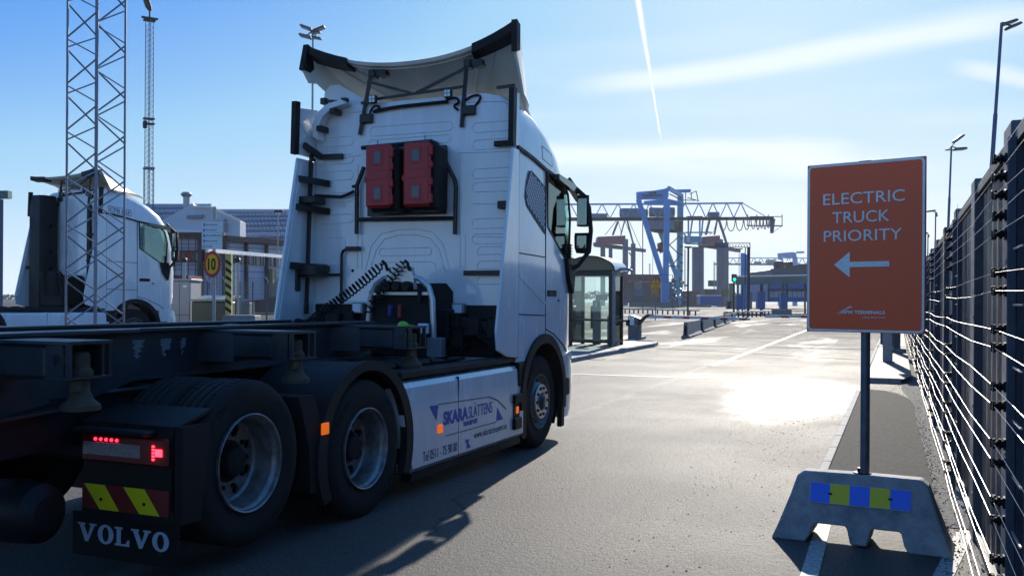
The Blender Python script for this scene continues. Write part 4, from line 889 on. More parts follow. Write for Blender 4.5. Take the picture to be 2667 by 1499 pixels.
            for ch, w_ in (('V', .150), ('O', .125), ('L', .118), ('V', .150), ('O', .125)): slab(ch, x, w_ - 0.006, 0.105, 0.205); x += w_ + 0.004
            lm.obj('lettering', LETWHITE, fl)
    for s in (-1, 1):
        wheel(root, s * 1.245, 0, s, dual=True); wheel(root, s * 1.245, -1.33, s, cz=z_tag, dual=True); wheel(root, s * 1.215, 3.64, s)
    return fr_
def coil(a, b, turns, rad, sag=0.0, n=14, r=0.009):
    a = Vector(a); b = Vector(b); d = (b - a).normalized(); u = d.cross(Vector((0, 0, 1))).normalized(); v = d.cross(u); pts = []
    for i in range(turns * n + 1):
        t = i / (turns * n); c = a + (b - a) * t + Vector((0, 0, -sag * 4 * t * (1 - t))); k = 2 * math.pi * i / n; e = min(1, t * 12, (1 - t) * 12)
        pts.append(c + (u * math.cos(k) + v * math.sin(k)) * rad * e)
    return pts
def back_wall(cab, yb=None):
    """pressed ribs and outlines of the rear wall"""
    y = CY0 - 0.001; m = MB()
    def line(pts, closed=False, r=0.0055):
        pts = [(p[0], y, p[1]) for p in pts]
        if closed: pts.append(pts[0])
        m.tube(pts, r, 6)
    def rr(x0, x1, z0, z1, c=0.03): line([(x0 + c, z0), (x1 - c, z0), (x1, z0 + c), (x1, z1 - c), (x1 - c, z1), (x0 + c, z1), (x0, z1 - c), (x0, z0 + c)], True)
    def half(x0, x1, z0, z1, sd):                    # open to one side
        if sd > 0: line([(x1, z1), (x0 + 0.03, z1), (x0, z1 - 0.03), (x0, z0 + 0.03), (x0 + 0.03, z0), (x1, z0)])
        else: line([(x0, z1), (x1 - 0.03, z1), (x1, z1 - 0.03), (x1, z0 + 0.03), (x1 - 0.03, z0), (x0, z0)])
    rr(-0.50, 0.50, 3.40, 3.50); rr(-0.52, 0.48, 3.28, 3.36)
    for z in (3.46, 3.28, 2.98, 2.84, 2.46, 2.30): half(0.74, 1.16, z - 0.10, z, 1); 
    for z in (3.42, 3.22, 3.04, 2.80, 2.56): half(-1.14, -0.72, z - 0.10, z, -1)
    line([(-1.2, 3.17), (-0.62, 3.20)]); line([(0.58, 3.16), (1.2, 3.14)])
    for x0, x1 in ((-0.66, -0.60), (0.60, 0.66)): line([(x0, 3.1), (x0, 1.95)]); line([(x1, 2.3), (x1, 1.95)])
    line([(-0.56, 1.93), (-0.48, 2.20), (-0.36, 2.33), (-0.15, 2.37), (0.10, 2.37), (0.28, 2.33), (0.40, 2.20), (0.48, 1.93), (0.42, 1.93), (0.35, 2.15), (0.24, 2.27), (0.08, 2.31), (-0.14, 2.31), (-0.32, 2.27), (-0.42, 2.15), (-0.50, 1.93), (-0.56, 1.93)])
    rr(-0.38, 0.26, 2.09, 2.17, 0.025); line([(-0.42, 1.93), (-0.40, 2.0), (-0.34, 2.02), (0.24, 2.02), (0.30, 2.0), (0.32, 1.93)])
    for z in (2.17, 2.02, 1.86): line([(1.16, z - 0.08), (0.80, z - 0.08), (0.80, z - 0.03), (0.84, z), (1.16, z)])
    rr(-1.16, -0.84, 1.62, 1.84); rr(-1.14, -0.82, 2.0, 2.3); line([(0.74, 2.62), (1.16, 2.60)]); line([(0.74, 2.28), (1.16, 2.26)])
    line([(-1.19, 1.60), (-1.19, 3.45), (-1.12, 3.60), (-0.9, 3.68), (0.8, 3.68), (1.1, 3.66), (1.2, 3.60)], r=0.008)
    m.obj('rear_wall_rib', WPLASTIC, cab)
    m = MB()
    for x, z in ((-0.72, 1.93), (-1.12, 1.95), (-0.72, 2.86), (-0.70, 2.86)): m.lathe([(0, -0.003), (0.018, -0.003), (0.018, 0.006), (0, 0.006)], (x, y, z), 'y', 10)
    m.obj('rubber_plug', BLACK, cab)
def deflector_set(root, zc0=4.16, tip=0.27, tail=2.80):
    """roof spoiler, its struts and the side fairings"""
    def top(u, v):                                   # u across -1..1, v 0 rear .. 1 front
        y = tail + (4.15 - tail) * v; wd = 1.27 - 0.05 * v - 0.32 * smooth01(v * 1.1)
        x = u * wd; zc = zc0 - (zc0 - 3.76) * v ** 1.25; e = abs(u)
        z = zc + (tip * (1 - v) ** 1.5) * e ** 2.2 - 0.12 * v * e ** 3
        return (x, y - 0.06 * e ** 3 * (1 - v), z)
    m = MB(); NU, NV = 24, 10
    for k, off in ((0, 0.0), (1, -0.035)):
        m.grid(lambda a, b: (lambda p: (p[0] * (1 - 0.012 * k), p[1] + 0.02 * k * (1 - b), p[2] + off))(top(a * 2 - 1, b)), NU, NV)
    n1 = (NU + 1) * (NV + 1); rim = [i for i in range(NU + 1)] + [j * (NU + 1) + NU for j in range(1, NV + 1)] + [NV * (NU + 1) + i for i in range(NU - 1, -1, -1)] + [j * (NU + 1) for j in range(NV - 1, 0, -1)]
    for a, b in zip(rim, rim[1:] + rim[:1]): m.f.append((a, b, b + n1, a + n1))
    sp = m.obj('roof_spoiler', WHITE2, root, ang=40)
    m = MB()                                         # pressed stiffeners on the underside
    for s in (-1, 1):
        for u0, u1 in ((0.80, 0.45), (0.62, 0.30)):
            pts = []
            for i in range(9):
                t = i / 8; p = top(s * (u0 + (u1 - u0) * t), 0.08 + 0.8 * t); pts.append((p[0], p[1], p[2] - 0.040))
            m.tube(pts, 0.012, 6)
    pts = [(lambda p: (p[0], p[1] + 0.09, p[2] - 0.045))(top(u / 10, 0.0)) for u in range(-8, 9)]; m.tube(pts, 0.013, 6)
    m.obj('spoiler_rib', WHITE2, sp)
    for s in (-1, 1):                                # hanging side cheeks
        A = [top(s, v / 6) for v in range(7)]
        B = [(s * 1.275, 2.66, 4.17), (s * 1.272, 2.80, 4.03), (s * 1.25, 2.93, 4.05), (s * 1.22, 3.12, 3.96), (s * 1.15, 3.38, 3.82), (s * 1.06, 3.62, 3.76), (s * 0.98, 3.9, 3.72)]
        if s > 0: B = [(s * 1.275, 2.74, 4.14), (s * 1.275, 2.86, 3.95), (s * 1.27, 2.98, 3.74), (s * 1.22, 3.2, 3.72), (s * 1.15, 3.42, 3.72), (s * 1.06, 3.62, 3.72), (s * 0.98, 3.9, 3.70)]
        m = MB()
        vs = A + B + [(x - s * 0.03, y, z - 0.005) for x, y, z in A] + [(x - s * 0.03, y, z) for x, y, z in B]
        fs = []
        for i in range(6): fs += [(i, i + 1, 8 + i, 7 + i), (14 + i, 21 + i, 22 + i, 15 + i), (7 + i, 8 + i, 22 + i, 21 + i), (i, 14 + i, 15 + i, i + 1)]
        fs += [(0, 7, 21, 14), (6, 20, 27, 13)]
        m.add(vs, fs).obj('spoiler_cheek', WHITE2, sp, ang=50)
        # black edge trim round the tip
        m = MB(); P0 = [top(s * k, 0) for k in (0.60, 0.70, 0.80, 0.90, 0.97, 1.0)]; P1 = [top(s * k, 0.10) for k in (0.58, 0.69, 0.80, 0.90, 0.97, 1.0)]
        for a, b, c, d in zip(P0, P0[1:], P1, P1[1:]):
            q = [(p[0], p[1] - 0.012 if j < 2 else p[1], p[2] + e) for e in (0.016, -0.075) for j, p in enumerate((a, b, d, c))]
            m.add(q, [(0, 1, 2, 3), (7, 6, 5, 4), (0, 4, 5, 1), (1, 5, 6, 2), (2, 6, 7, 3), (3, 7, 4, 0)])
        t_ = top(s, 0); bq = B[0]
        for (dy0, dy1) in ((-0.012, 0.27 if s < 0 else 0.075),):
            x0, x1 = s * 1.292, s * 1.228
            q = [(x0, t_[1] + dy0, t_[2] + 0.016), (x0, t_[1] + dy1 + (0.05 if s < 0 else 0), t_[2] - (0.07 if s < 0 else 0.02)), (x0, bq[1] + dy1 * (0.45 if s < 0 else 1), bq[2] - (0.03 if s < 0 else -0.01)), (x0, bq[1] + dy0, bq[2] - 0.02)]; q2 = [(x1, y, z) for _, y, z in q]
            m.add(q + q2, [(0, 1, 2, 3), (7, 6, 5, 4), (0, 4, 5, 1), (1, 5, 6, 2), (2, 6, 7, 3), (3, 7, 4, 0)])
        m.obj('edge_trim', BLACK, sp)
    # struts
    m = MB()
    for s, xb, xt in ((-1, -0.62, -0.50), (1, 0.62, 0.66)):
        m.bar((xb, CY0 - 0.03, 3.42), (xt, CY0 + 0.01, 4.11), 0.036, 0.036)
        m.box(xt - 0.03, xt + 0.05, CY0 - 0.02, CY0 + 0.10, 4.04, 4.13, 0.01); m.prism([(xt + 0.04, 4.13), (xt + 0.16, 4.13), (xt + 0.18, 4.06), (xt + 0.10, 4.04), (xt + 0.04, 4.07)], 'y', CY0 + 0.01, CY0 + 0.10); m.box(xb, xb + 0.16, CY0 - 0.05, CY0 - 0.002, 3.54, 3.64, 0.01)
    m.bar((-0.54, CY0 + 0.0, 4.00), (0.02, CY0 - 0.02, 3.825), 0.028); m.bar((0.65, CY0 + 0.0, 4.04), (0.08, CY0 - 0.02, 3.825), 0.028); m.bar((-0.57, CY0 - 0.02, 3.79), (0.64, CY0 - 0.02, 3.845), 0.026)
    m.bar((-0.60, CY0 - 0.03, 3.765), (-0.45, CY0 - 0.03, 3.765), 0.03); m.obj('strut', BLKM, sp)
    m = MB(); m.tube(soft([(-0.45, CY0 - 0.03, 3.66), (-0.2, CY0 - 0.035, 3.69), (0.2, CY0 - 0.035, 3.695), (0.46, CY0 - 0.03, 3.70)]), 0.019, 8)
    m.tube(soft([(-0.5, CY0 - 0.03, 3.60), (-0.48, CY0 - 0.03, 3.69), (-0.42, CY0 - 0.03, 3.73), (-0.35, CY0 - 0.04, 3.70), (-0.42, CY0 - 0.04, 3.66)]), 0.012, 6); m.tube(soft([(0.44, CY0 - 0.03, 3.72), (0.56, CY0 - 0.03, 3.74), (0.60, CY0 - 0.03, 3.68), (0.52, CY0 - 0.03, 3.65), (0.58, CY0 - 0.03, 3.60)]), 0.014, 6)
    m.tube(soft([(0.66, CY0 - 0.02, 3.70), (0.74, CY0 - 0.02, 3.745), (0.84, CY0 - 0.02, 3.74), (0.82, CY0 - 0.02, 3.68), (0.76, CY0 - 0.01, 3.63)]), 0.012, 6); m.obj('cable', BLACK, sp)
    for x, z in ((-0.415, 3.775), (0.495, 3.765)):
        h = MB().box(x - 0.046, x + 0.046, CY0 - 0.12, CY0 - 0.07, z - 0.044, z + 0.048, 0.012).obj('work_light', BLKM, root)
        m = MB()
        for i in (-1, 1):
            for j in (-1, 1): m.box(x + i * 0.0185 - 0.016, x + i * 0.0185 + 0.016, CY0 - 0.126, CY0 - 0.121, z + 0.002 + j * 0.0185 - 0.016, z + 0.002 + j * 0.0185 + 0.016, 0.003)
        m.obj('lens', LAMPGL, h)
def side_fairing(root):
    for s in (-1, 1):
        b0, b1 = (2.36, 2.74) if s > 0 else (2.16, 2.55); x0, x1 = s * 1.225, s * 1.258
        m = MB(); lo = [(b0 + 0.02, 1.12), (b0 - 0.01, 1.3), (b1, 3.16), (2.90, 3.16), (2.90, 1.02), (b0 + 0.25, 1.05)]
        m.prism(lo, 'x', x0, x1); o = m.obj('side_fairing', WHITE, root, ang=20); bv = o.modifiers.new('b', 'BEVEL'); bv.width = 0.012; bv.segments = 2; bv.limit_method = 'ANGLE'
        m = MB(); u0 = b1 + (0.02 if s > 0 else -0.04)
        m.prism([(u0, 3.20), (u0 + 0.02, 3.70), (2.90, 3.74), (2.90, 3.19)], 'x', s * 1.215, s * 1.25); up_ = m.obj('side_fairing', WHITE, root, ang=20)
        m = MB(); m.prism([(u0 - 0.05, 3.19), (u0 - 0.03, 3.765), (u0 + 0.055, 3.77), (u0 + 0.03, 3.19)], 'x', s * 1.205, s * 1.262)
        if s > 0: m.box(1.01, 1.205, CY0 - 0.075, CY0 - 0.02, 3.19, 3.245, 0.004)
        m.obj('edge_trim', BLACK, up_)
        m = MB()                                     # inner stiffeners
        m.bar((s * 1.215, b0 + 0.06, 1.3), (s * 1.215, b1 + 0.06, 3.1), 0.012, 0.05); m.bar((s * 1.21, u0 + 0.05, 3.55), (s * 1.21, 2.85, 3.30), 0.01, 0.012); m.bar((s * 1.21, u0 + 0.05, 3.30), (s * 1.21, 2.85, 3.60), 0.01, 0.012); m.obj('stiffener', WPLASTIC, o)
        m = MB()
        if s < 0:
            m.bar((-1.20, 2.62, 3.31), (-1.12, CY0 - 0.03, 3.20), 0.05, 0.06); m.bar((-1.12, CY0 - 0.03, 3.20), (-0.84, CY0 - 0.03, 3.195), 0.03, 0.06)
            for z, y in ((2.93, 2.55), (2.62, 2.50), (1.98, 2.40)): m.bar((-1.22, y, z), (-1.02, CY0 - 0.02, z - 0.03), 0.04, 0.07)
            m.bar((-1.19, CY0 - 0.20, 1.45), (-1.19, CY0 - 0.12, 3.22), 0.035, 0.035)
            m.box(-1.24, -1.02, CY0 - 0.30, CY0 - 0.08, 2.66, 2.74, 0.01); m.box(-1.26, -0.98, CY0 - 0.34, CY0 - 0.06, 1.86, 2.00, 0.02); m.box(-1.26, -1.20, CY0 - 0.36, CY0 - 0.28, 1.70, 1.95, 0.01)
            m.tube([(-1.18, CY0 - 0.06, 2.77), (-0.84, CY0 - 0.06, 2.745), (-0.77, CY0 - 0.05, 2.765), (-0.68, CY0 - 0.05, 2.80)], 0.018, 8)
        else:
            m.box(1.04, 1.215, CY0 - 0.05, CY0 - 0.002, 1.885, 1.94, 0.004) if False else m.box(0.66, 1.215, CY0 - 0.05, CY0 - 0.002, 1.87, 1.92, 0.004); m.box(1.05, 1.215, CY0 - 0.07, CY0 - 0.002, 2.55, 2.63, 0.006)
        m.obj('fairing_bracket', BLKM, o)

SLOPE = WHITE
def full_tractor(name, label, loc, rz):
    root = thing(name, label, 'lorry', loc, rz); cab = make_cab(root); back_wall(cab)
    return root, cab
tr, cab = full_tractor('tractor_unit', 'large white tractor unit with raised roof spoiler and two red boxes on its rear wall', (-3.62 - 1.25, 6.02, 0), R(-0.6))
tr.location = (-4.8699, 6.0331, 0)
deflector_set(tr); side_fairing(tr); sk = skirt_set(tr); chassis_rear(tr)
# lettering on the right skirt
def ptxt(body, y0, y1, z, size, m, bold=0.0, par=None, x=1.2535, sh=0.0):
    o = text('lettering', body, size, m, Matrix.Identity(4), par, 'LEFT', bold, 0.0004, shear=sh); xs = [v.co.x for v in o.data.vertices]
    o.data.transform(sideM(y0, z, 1, x) @ Matrix.Diagonal(((y1 - y0) / (max(xs) - min(xs)), 1, 1, 1)) @ Matrix.Translation((-min(xs), 0, 0))); return o
ptxt('SKARA', 1.23, 1.72, 0.535, 0.155, LETBLUE, 0.006, sk[0]); ptxt('SLÄTTENS', 1.73, 2.26, 0.535, 0.155, LETBLUE, 0.0, sk[0])
ptxt('TRANSPORT', 1.62, 1.93, 0.475, 0.058, LETBLUE, 0.002, sk[0]); ptxt('Tel 0511 - 75 90 00', 0.86, 1.50, 0.275, 0.115, LETGREY, 0.0, sk[0]); ptxt('www.skaratransport.se', 1.85, 2.62, 0.335, 0.092, LETGREY, 0.0, sk[0])
m = MB()
for p in ([(0.97, 0.725), (1.13, 0.715), (1.10, 0.59)], [(2.38, 0.57), (2.52, 0.44), (2.36, 0.44)]): m.prism(p, 'x', 1.2528, 1.2542)
m.prism([(1.66, 0.345), (1.75, 0.345), (1.73, 0.315), (1.78, 0.265), (1.69, 0.265), (1.71, 0.295)], 'x', 1.2528, 1.2542); m.obj('logo', LETBLUE, sk[0])
m = MB()
for a, b in (((1.12, 0.722), (2.18, 0.69)), ((1.28, 0.435), (2.36, 0.43)), ((0.80, 0.235), (3.02, 0.232))): m.bar((1.2535, *a), (1.2535, *b), 0.0016, 0.007)
for a, b in (((2.18, 0.69), (2.38, 0.64)), ((2.38, 0.64), (2.60, 0.53))): m.bar((1.2535, *a), (1.2535, *b), 0.0014, 0.012)
m.obj('line', LETGREY, sk[0])
# roof plate outline
m = MB()
for a, b in (((3.62, 3.31), (3.92, 3.26)), ((3.62, 3.17), (3.92, 3.12)), ((3.62, 3.17), (3.62, 3.31)), ((3.92, 3.12), (3.92, 3.26))): m.bar((1.2225 if a[1] > 3.2 else 1.2315, *a), (1.2225 if b[1] > 3.2 else 1.2315, *b), 0.004, 0.006)
m.obj('plate_outline', LETGREY, cab)
# duct and lobe at the upper left corner
m = MB(); pts = [(-1.16, 3.42), (-1.17, 3.55), (-1.10, 3.68), (-0.98, 3.76), (-0.80, 3.80)]
m.loft([[(x, CY0 - 0.14, z), (x + 0.0, CY0 - 0.02, z), (x + 0.07, CY0 - 0.02, z - 0.045), (x + 0.07, CY0 - 0.14, z - 0.045)] for x, z in pts]).obj('intake_duct', WPLASTIC, tr, ang=50)
m = MB(); m.prism([(-1.19, 3.72), (-1.17, 3.95), (-1.10, 4.03), (-0.98, 4.03), (-0.72, 3.88), (-0.55, 3.76), (-0.6, 3.72)], 'y', CY0 + 0.10, CY0 + 0.13).obj('roof_lobe', WPLASTIC, tr)
m = MB()
for x, z in ((-1.07, 3.50), (-0.90, 3.68)): m.box(x - 0.035, x + 0.035, CY0 - 0.16, CY0 - 0.01, z - 0.03, z + 0.03, 0.006)
m.obj('clamp', BLKM, tr); m = MB(); m.bar((-1.10, CY0 - 0.02, 3.83), (-0.84, CY0 - 0.02, 3.80), 0.03, 0.03); m.box(-1.13, -1.06, CY0 - 0.05, CY0 + 0.02, 3.79, 3.86, 0.005); m.box(-0.86, -0.79, CY0 - 0.05, CY0 + 0.02, 3.77, 3.84, 0.005)
m.bar((1.02, CY0 - 0.02, 3.80), (1.22, CY0 - 0.02, 3.81), 0.03, 0.03); m.obj('clamp', BLKM, tr)
# rack with two red extinguisher boxes
rk = MB(); Y = CY0 - 0.05
rk.tube([(-0.64, Y, 2.33), (-0.64, Y, 2.86), (-0.55, Y, 3.06)], 0.024, 8); rk.tube([(-0.58, Y, 3.27), (0.28, Y, 3.29), (0.34, Y, 3.26), (0.56, Y, 2.86), (0.57, Y, 2.78), (0.56, Y, 2.30)], 0.024, 8); rk.tube([(-0.64, Y, 2.49), (0.56, Y, 2.47)], 0.022, 8)
rk.box(-0.50, 0.45, Y - 0.01, Y + 0.03, 2.52, 3.24); rk.tube([(-0.38, Y, 3.30), (-0.38, Y, 3.34)], 0.005, 5); rk.tube([(0.20, Y, 3.31), (0.20, Y, 3.36)], 0.005, 5)
rack = rk.obj('rack', BLKM, tr)
for x0, x1 in ((-0.335, -0.02), (0.115, 0.435)):
    b = MB(); b.box(x0 + 0.012, x1 + 0.055, CY0 - 0.32, CY0 - 0.06, 2.535, 3.215, 0.03); bx = b.obj('extinguisher_box', BLACK, tr)
    d = MB(); d.box(x0, x1, CY0 - 0.385, CY0 - 0.325, 2.57, 3.235, 0.028)
    for z0, z1 in ((2.60, 2.70), (2.78, 2.86), (2.96, 3.03), (3.09, 3.19)): d.box(x1 - 0.02, x1 + 0.018, CY0 - 0.38, CY0 - 0.33, z0, z1, 0.008); 
    d.box(x0 - 0.012, x0 + 0.02, CY0 - 0.375, CY0 - 0.33, 2.84, 2.90, 0.006)
    for z in (2.655, 3.03): d.box(x0 + 0.10, x1 - 0.10, CY0 - 0.392, CY0 - 0.384, z - 0.02, z + 0.155, 0.004)
    d.box(x0 + 0.04, x1 - 0.05, CY0 - 0.390, CY0 - 0.384, 2.865, 2.955, 0.003); dd = d.obj('lid', REDPL, bx)
    for z in (2.66, 3.035): MB().box(x0 + 0.118, x1 - 0.118, CY0 - 0.396, CY0 - 0.3925, z, z + 0.12, 0.003).obj('window', mat('gauge_window', (0.09, 0.10, 0.13), 0.15), dd)
# gas pipe loop and rail frame at the left
m = MB(); m.tube([(-0.84, CY0 - 0.04, 1.58), (-0.84, CY0 - 0.04, 2.10), (-0.82, CY0 - 0.04, 2.15), (-0.77, CY0 - 0.04, 2.17), (-0.60, CY0 - 0.04, 2.17)], 0.016, 8); m.bar((-0.78, CY0 - 0.04, 2.17), (-0.60, CY0 - 0.04, 2.17), 0.03, 0.05); m.tube([(-1.18, CY0 - 0.04, 1.885), (-0.84, CY0 - 0.04, 1.885)], 0.015, 8); m.obj('guard_rail', BLKM, tr)
# tunnel behind the cab, engine and cross member below the wall
m = MB(); m.prism([(-0.50, 1.0), (0.52, 1.0), (0.52, 1.70), (0.44, 1.79), (-0.42, 1.79), (-0.50, 1.70)], 'y', CY0 - 0.012, CY0 + 0.5); m.box(-1.2, 1.2, CY0 - 0.01, CY0 + 0.6, 1.02, 1.56); m.obj('engine_tunnel', DARKHOLE, tr)
m = MB(); random.seed(21)
for i in range(26):
    x = random.uniform(-1.1, 1.1); m.box(x, x + random.uniform(.05, .22), CY0 - random.uniform(.05, .25), CY0, random.uniform(1.1, 1.35), random.uniform(1.36, 1.52), 0.01)
for i in range(7):
    x = random.uniform(-1.1, 0.9); m.tube([(x, CY0 - .1, 1.45), (x + .15, CY0 - .22, 1.30), (x + .3, CY0 - .12, 1.15), (x + .28, CY0 - .3, 1.05)], 0.018, 6)
m.obj('engine_block', CHASSIS, tr)
MB().box(-1.16, -0.45, CY0 - 0.02, CY0 - 0.002, 1.565, 1.60, 0.003).obj('sill_strip', WPLASTIC, tr)
for x in (-0.60, 0.62):
    h = MB().box(x - 0.07, x + 0.07, CY0 - 0.10, CY0 - 0.02, 1.46, 1.58, 0.01).obj('reverse_lamp', GALVL, tr); MB().box(x - 0.05, x + 0.05, CY0 - 0.106, CY0 - 0.101, 1.475, 1.565, 0.004).obj('lens', LAMPGL, h)
# silver hose stand
HY = 2.25
m = MB(); m.tube([(0.62, HY, 1.04), (0.615, HY, 1.35), (0.60, HY, 1.62), (0.56, HY, 1.74), (0.46, HY, 1.82), (0.36, HY, 1.845)], 0.030, 10); m.tube([(-0.14, HY, 1.04), (-0.13, HY, 1.40), (-0.11, HY, 1.62), (-0.05, HY, 1.76), (0.04, HY, 1.82), (0.14, HY, 1.845)], 0.030, 10)
st = m.obj('hose_stand', SILVER, tr)
m = MB(); m.prism([(0.08, 1.72), (0.42, 1.72), (0.40, 1.84), (0.38, 1.93), (0.32, 1.96), (0.18, 1.96), (0.12, 1.93), (0.10, 1.84)], 'y', HY - 0.03, HY + 0.02); m.box(-0.10, 0.60, HY - 0.02, HY - 0.01, 1.66, 1.69); m.obj('bracket_plate', SILVER, st)
MB().box(-0.10, 0.575, HY + 0.03, HY + 0.05, 1.05, 1.66, 0.006).obj('splash_panel', DARKHOLE, st)
for x in (0.13, 0.24, 0.35): MB().lathe([(0, -0.09), (0.045, -0.09), (0.052, -0.07), (0.052, 0.0), (0, 0.0)], (x, HY - 0.02, 1.745), 'y', 16).obj('connector', BLACK, st)
m = MB()
for x in (0.0, 0.47): m.box(x - 0.02, x + 0.02, HY - 0.04, HY - 0.01, 1.58, 1.70, 0.004)
m.tube([(0.12, HY - 0.05, 1.90), (0.10, HY - 0.06, 1.97), (0.06, HY - 0.06, 2.0)], 0.016, 8); m.tube([(0.37, HY - 0.05, 1.90), (0.35, HY - 0.06, 1.98), (0.32, HY - 0.06, 2.0)], 0.016, 8); m.obj('hose_end', BLACK, st)
m = MB(); m.box(0.15, 0.19, HY - 0.10, HY - 0.06, 1.45, 1.56, 0.008); m.obj('coupling_head', mat('blue_coupling', (0.02, 0.02, 0.20), 0.5), st)
m = MB(); m.box(0.26, 0.30, HY - 0.10, HY - 0.06, 1.43, 1.56, 0.008); m.obj('coupling_head', mat('red_coupling', (0.25, 0.01, 0.015), 0.5), st)
MB().tube(coil((0.08, HY - 0.06, 1.98), (-0.64, HY - 0.14, 1.47), 20, 0.046, 0.03, r=0.008), 0.0085, 6).obj('air_hose', BLACK, tr)
MB().tube(coil((0.32, HY - 0.06, 2.00), (-0.10, HY - 0.10, 1.47), 13, 0.045, -0.02, r=0.008), 0.0085, 6).obj('air_hose', BLACK, tr)
MB().tube(coil((-0.64, HY - 0.14, 1.47), (-0.30, HY - 1.0, 1.40), 12, 0.040, 0.06, r=0.008), 0.0085, 6).obj('air_hose', BLACK, tr)
m = MB(); m.box(0.56, 0.72, HY - 0.04, HY + 0.06, 1.05, 1.24, 0.006); m.obj('stand_foot', GALVL, tr); MB().box(0.50, 0.60, HY - 0.12, HY - 0.06, 1.28, 1.38, 0.006).obj('label_plate', LAMPGL, tr)

# ------------------------------------------------------------ container trailer coupled to it
tl = thing('container_trailer', 'grey container chassis trailer with twist locks coupled behind the large tractor', 'trailer', tr.location, R(-0.6))
for s in (-1, 1):
    m = MB(); web = [(-7.5, 1.40), (1.25, 1.40), (2.05, 1.385), (2.05, 1.20), (1.55, 1.20), (1.25, 1.13), (-1.55, 1.11), (-2.1, 0.98), (-3.0, 0.93), (-7.5, 0.93)]
    m.prism(web, 'x', s * 0.436, s * 0.450)
    m.box(s * 0.38, s * 0.52, -1.5, 1.30, 1.400, 1.418); m.box(s * 0.36, s * 0.64, -7.5, -1.62, 1.400, 1.418); m.prism([(0.36 * s, -1.62), (0.64 * s, -1.62), (0.52 * s, -1.5), (0.38 * s, -1.5)], 'z', 1.400, 1.418)
    bf = [(1.25, 1.13), (-1.55, 1.11), (-2.1, 0.98), (-3.0, 0.93), (-7.5, 0.93)]
    for a, b in zip(bf, bf[1:]): m.add([(s * x, y, z + d) for d in (0, -0.016) for x, y, z in ((0.36, *a), (0.52, *a), (0.52, *b), (0.36, *b))], [(0, 1, 2, 3), (7, 6, 5, 4), (0, 4, 5, 1), (1, 5, 6, 2), (2, 6, 7, 3), (3, 7, 4, 0)])
    rail = m.obj('side_rail', GREYRAIL, tl, ang=20)
    if s > 0:
        m = MB(); random.seed(4)
        for (yc, w_, zc) in ((-1.44, 0.11, 1.285), (-1.20, 0.12, 1.285), (-1.04, 0.075, 1.285)):
            for k in range(16):
                z = zc + 0.055 - k * 0.0072; a = yc - w_ / 2 + random.uniform(0, .025) + 0.001 * k; b = yc + w_ / 2 - random.uniform(0, .03) - 0.002 * k
                if k > 9 and random.random() < .4: b = yc + random.uniform(-.02, .0)
                m.box(s * 0.4502, s * 0.4508, a, b, z - 0.003, z + 0.0028)
        m.obj('scuff_mark', SCUFF, rail)
m = MB()
for y in (-6.5, -5, -3.6, -2.66, -1.0, 0.55): m.box(-0.436, 0.436, y - 0.05, y + 0.05, 1.16, 1.385, 0.004)
m.prism([(-0.43, 1.3), (0.43, 1.3), (0.43, 2.05), (-0.43, 2.05)], 'z', 1.19, 1.20); m.prism([(-0.436, 0.62), (-0.2, 0.2), (0.2, 0.2), (0.436, 0.62), (0.436, 0.56), (0.2, 0.12), (-0.2, 0.12), (-0.436, 0.56)], 'z', 1.36, 1.40); m.box(-0.435, 0.435, -0.5, 1.2, 1.112, 1.125); m.lathe([(0, 0.0), (0.045, 0.0), (0.045, 0.1), (0, 0.1)], (0, 0.0, 1.04), 'z', 12)
m.obj('cross_member', GREYRAIL, tl)
for y in (-2.50, -0.71, 0.89):
    for s in (-1, 1):
        x0, x1 = (0.45, 1.19)
        m = MB(); m.box(s * x0, s * (x1 - 0.16), y - 0.13, y + 0.13, 1.20, 1.375, 0.02); m.box(s * x0, s * x1, y - 0.14, y + 0.14, 1.376, 1.392); m.prism([(s * x0, y - 0.20), (s * (x0 + 0.25), y - 0.13), (s * (x0 + 0.25), y + 0.13), (s * x0, y + 0.20)], 'z', 1.18, 1.374)
        m.box(s * (x1 - 0.16), s * x1, y - 0.14, y + 0.14, 1.205, 1.215); m.box(s * (x1 - 0.16), s * (x1 - 0.15), y - 0.13, y + 0.13, 1.215, 1.376)
        for q in (-0.13, 0.115): m.box(s * (x1 - 0.03), s * x1, y + q, y + q + 0.015, 1.216, 1.375); m.box(s * (x1 - 0.149), s * (x1 - 0.05), y + q, y + q + 0.012, 1.216, 1.375)
        ar = m.obj('outrigger', GREYRAIL, tl)
        m = MB(); m.lathe([(0, 0.215), (0.035, 0.215), (0.045, 0.20), (0.045, 0.14), (0.06, 0.12), (0.06, 0.09), (0.042, 0.08), (0.045, 0.02), (0.062, -0.02), (0.095, -0.05), (0.095, -0.075), (0, -0.075)], (s * (x1 - 0.07), y, 1.12), 'z', 16); m.box(s * (x1 - 0.05), s * (x1 - 0.02), y - 0.09, y - 0.03, 1.14, 1.20, 0.004)
        m.lathe([(0, 0.0), (0.03, 0.0), (0.034, 0.015), (0.034, 0.03), (0, 0.03)], (s * (x1 - 0.09), y - 0.13, 1.30), 'y', 6); m.obj('twist_lock', RUST, ar)
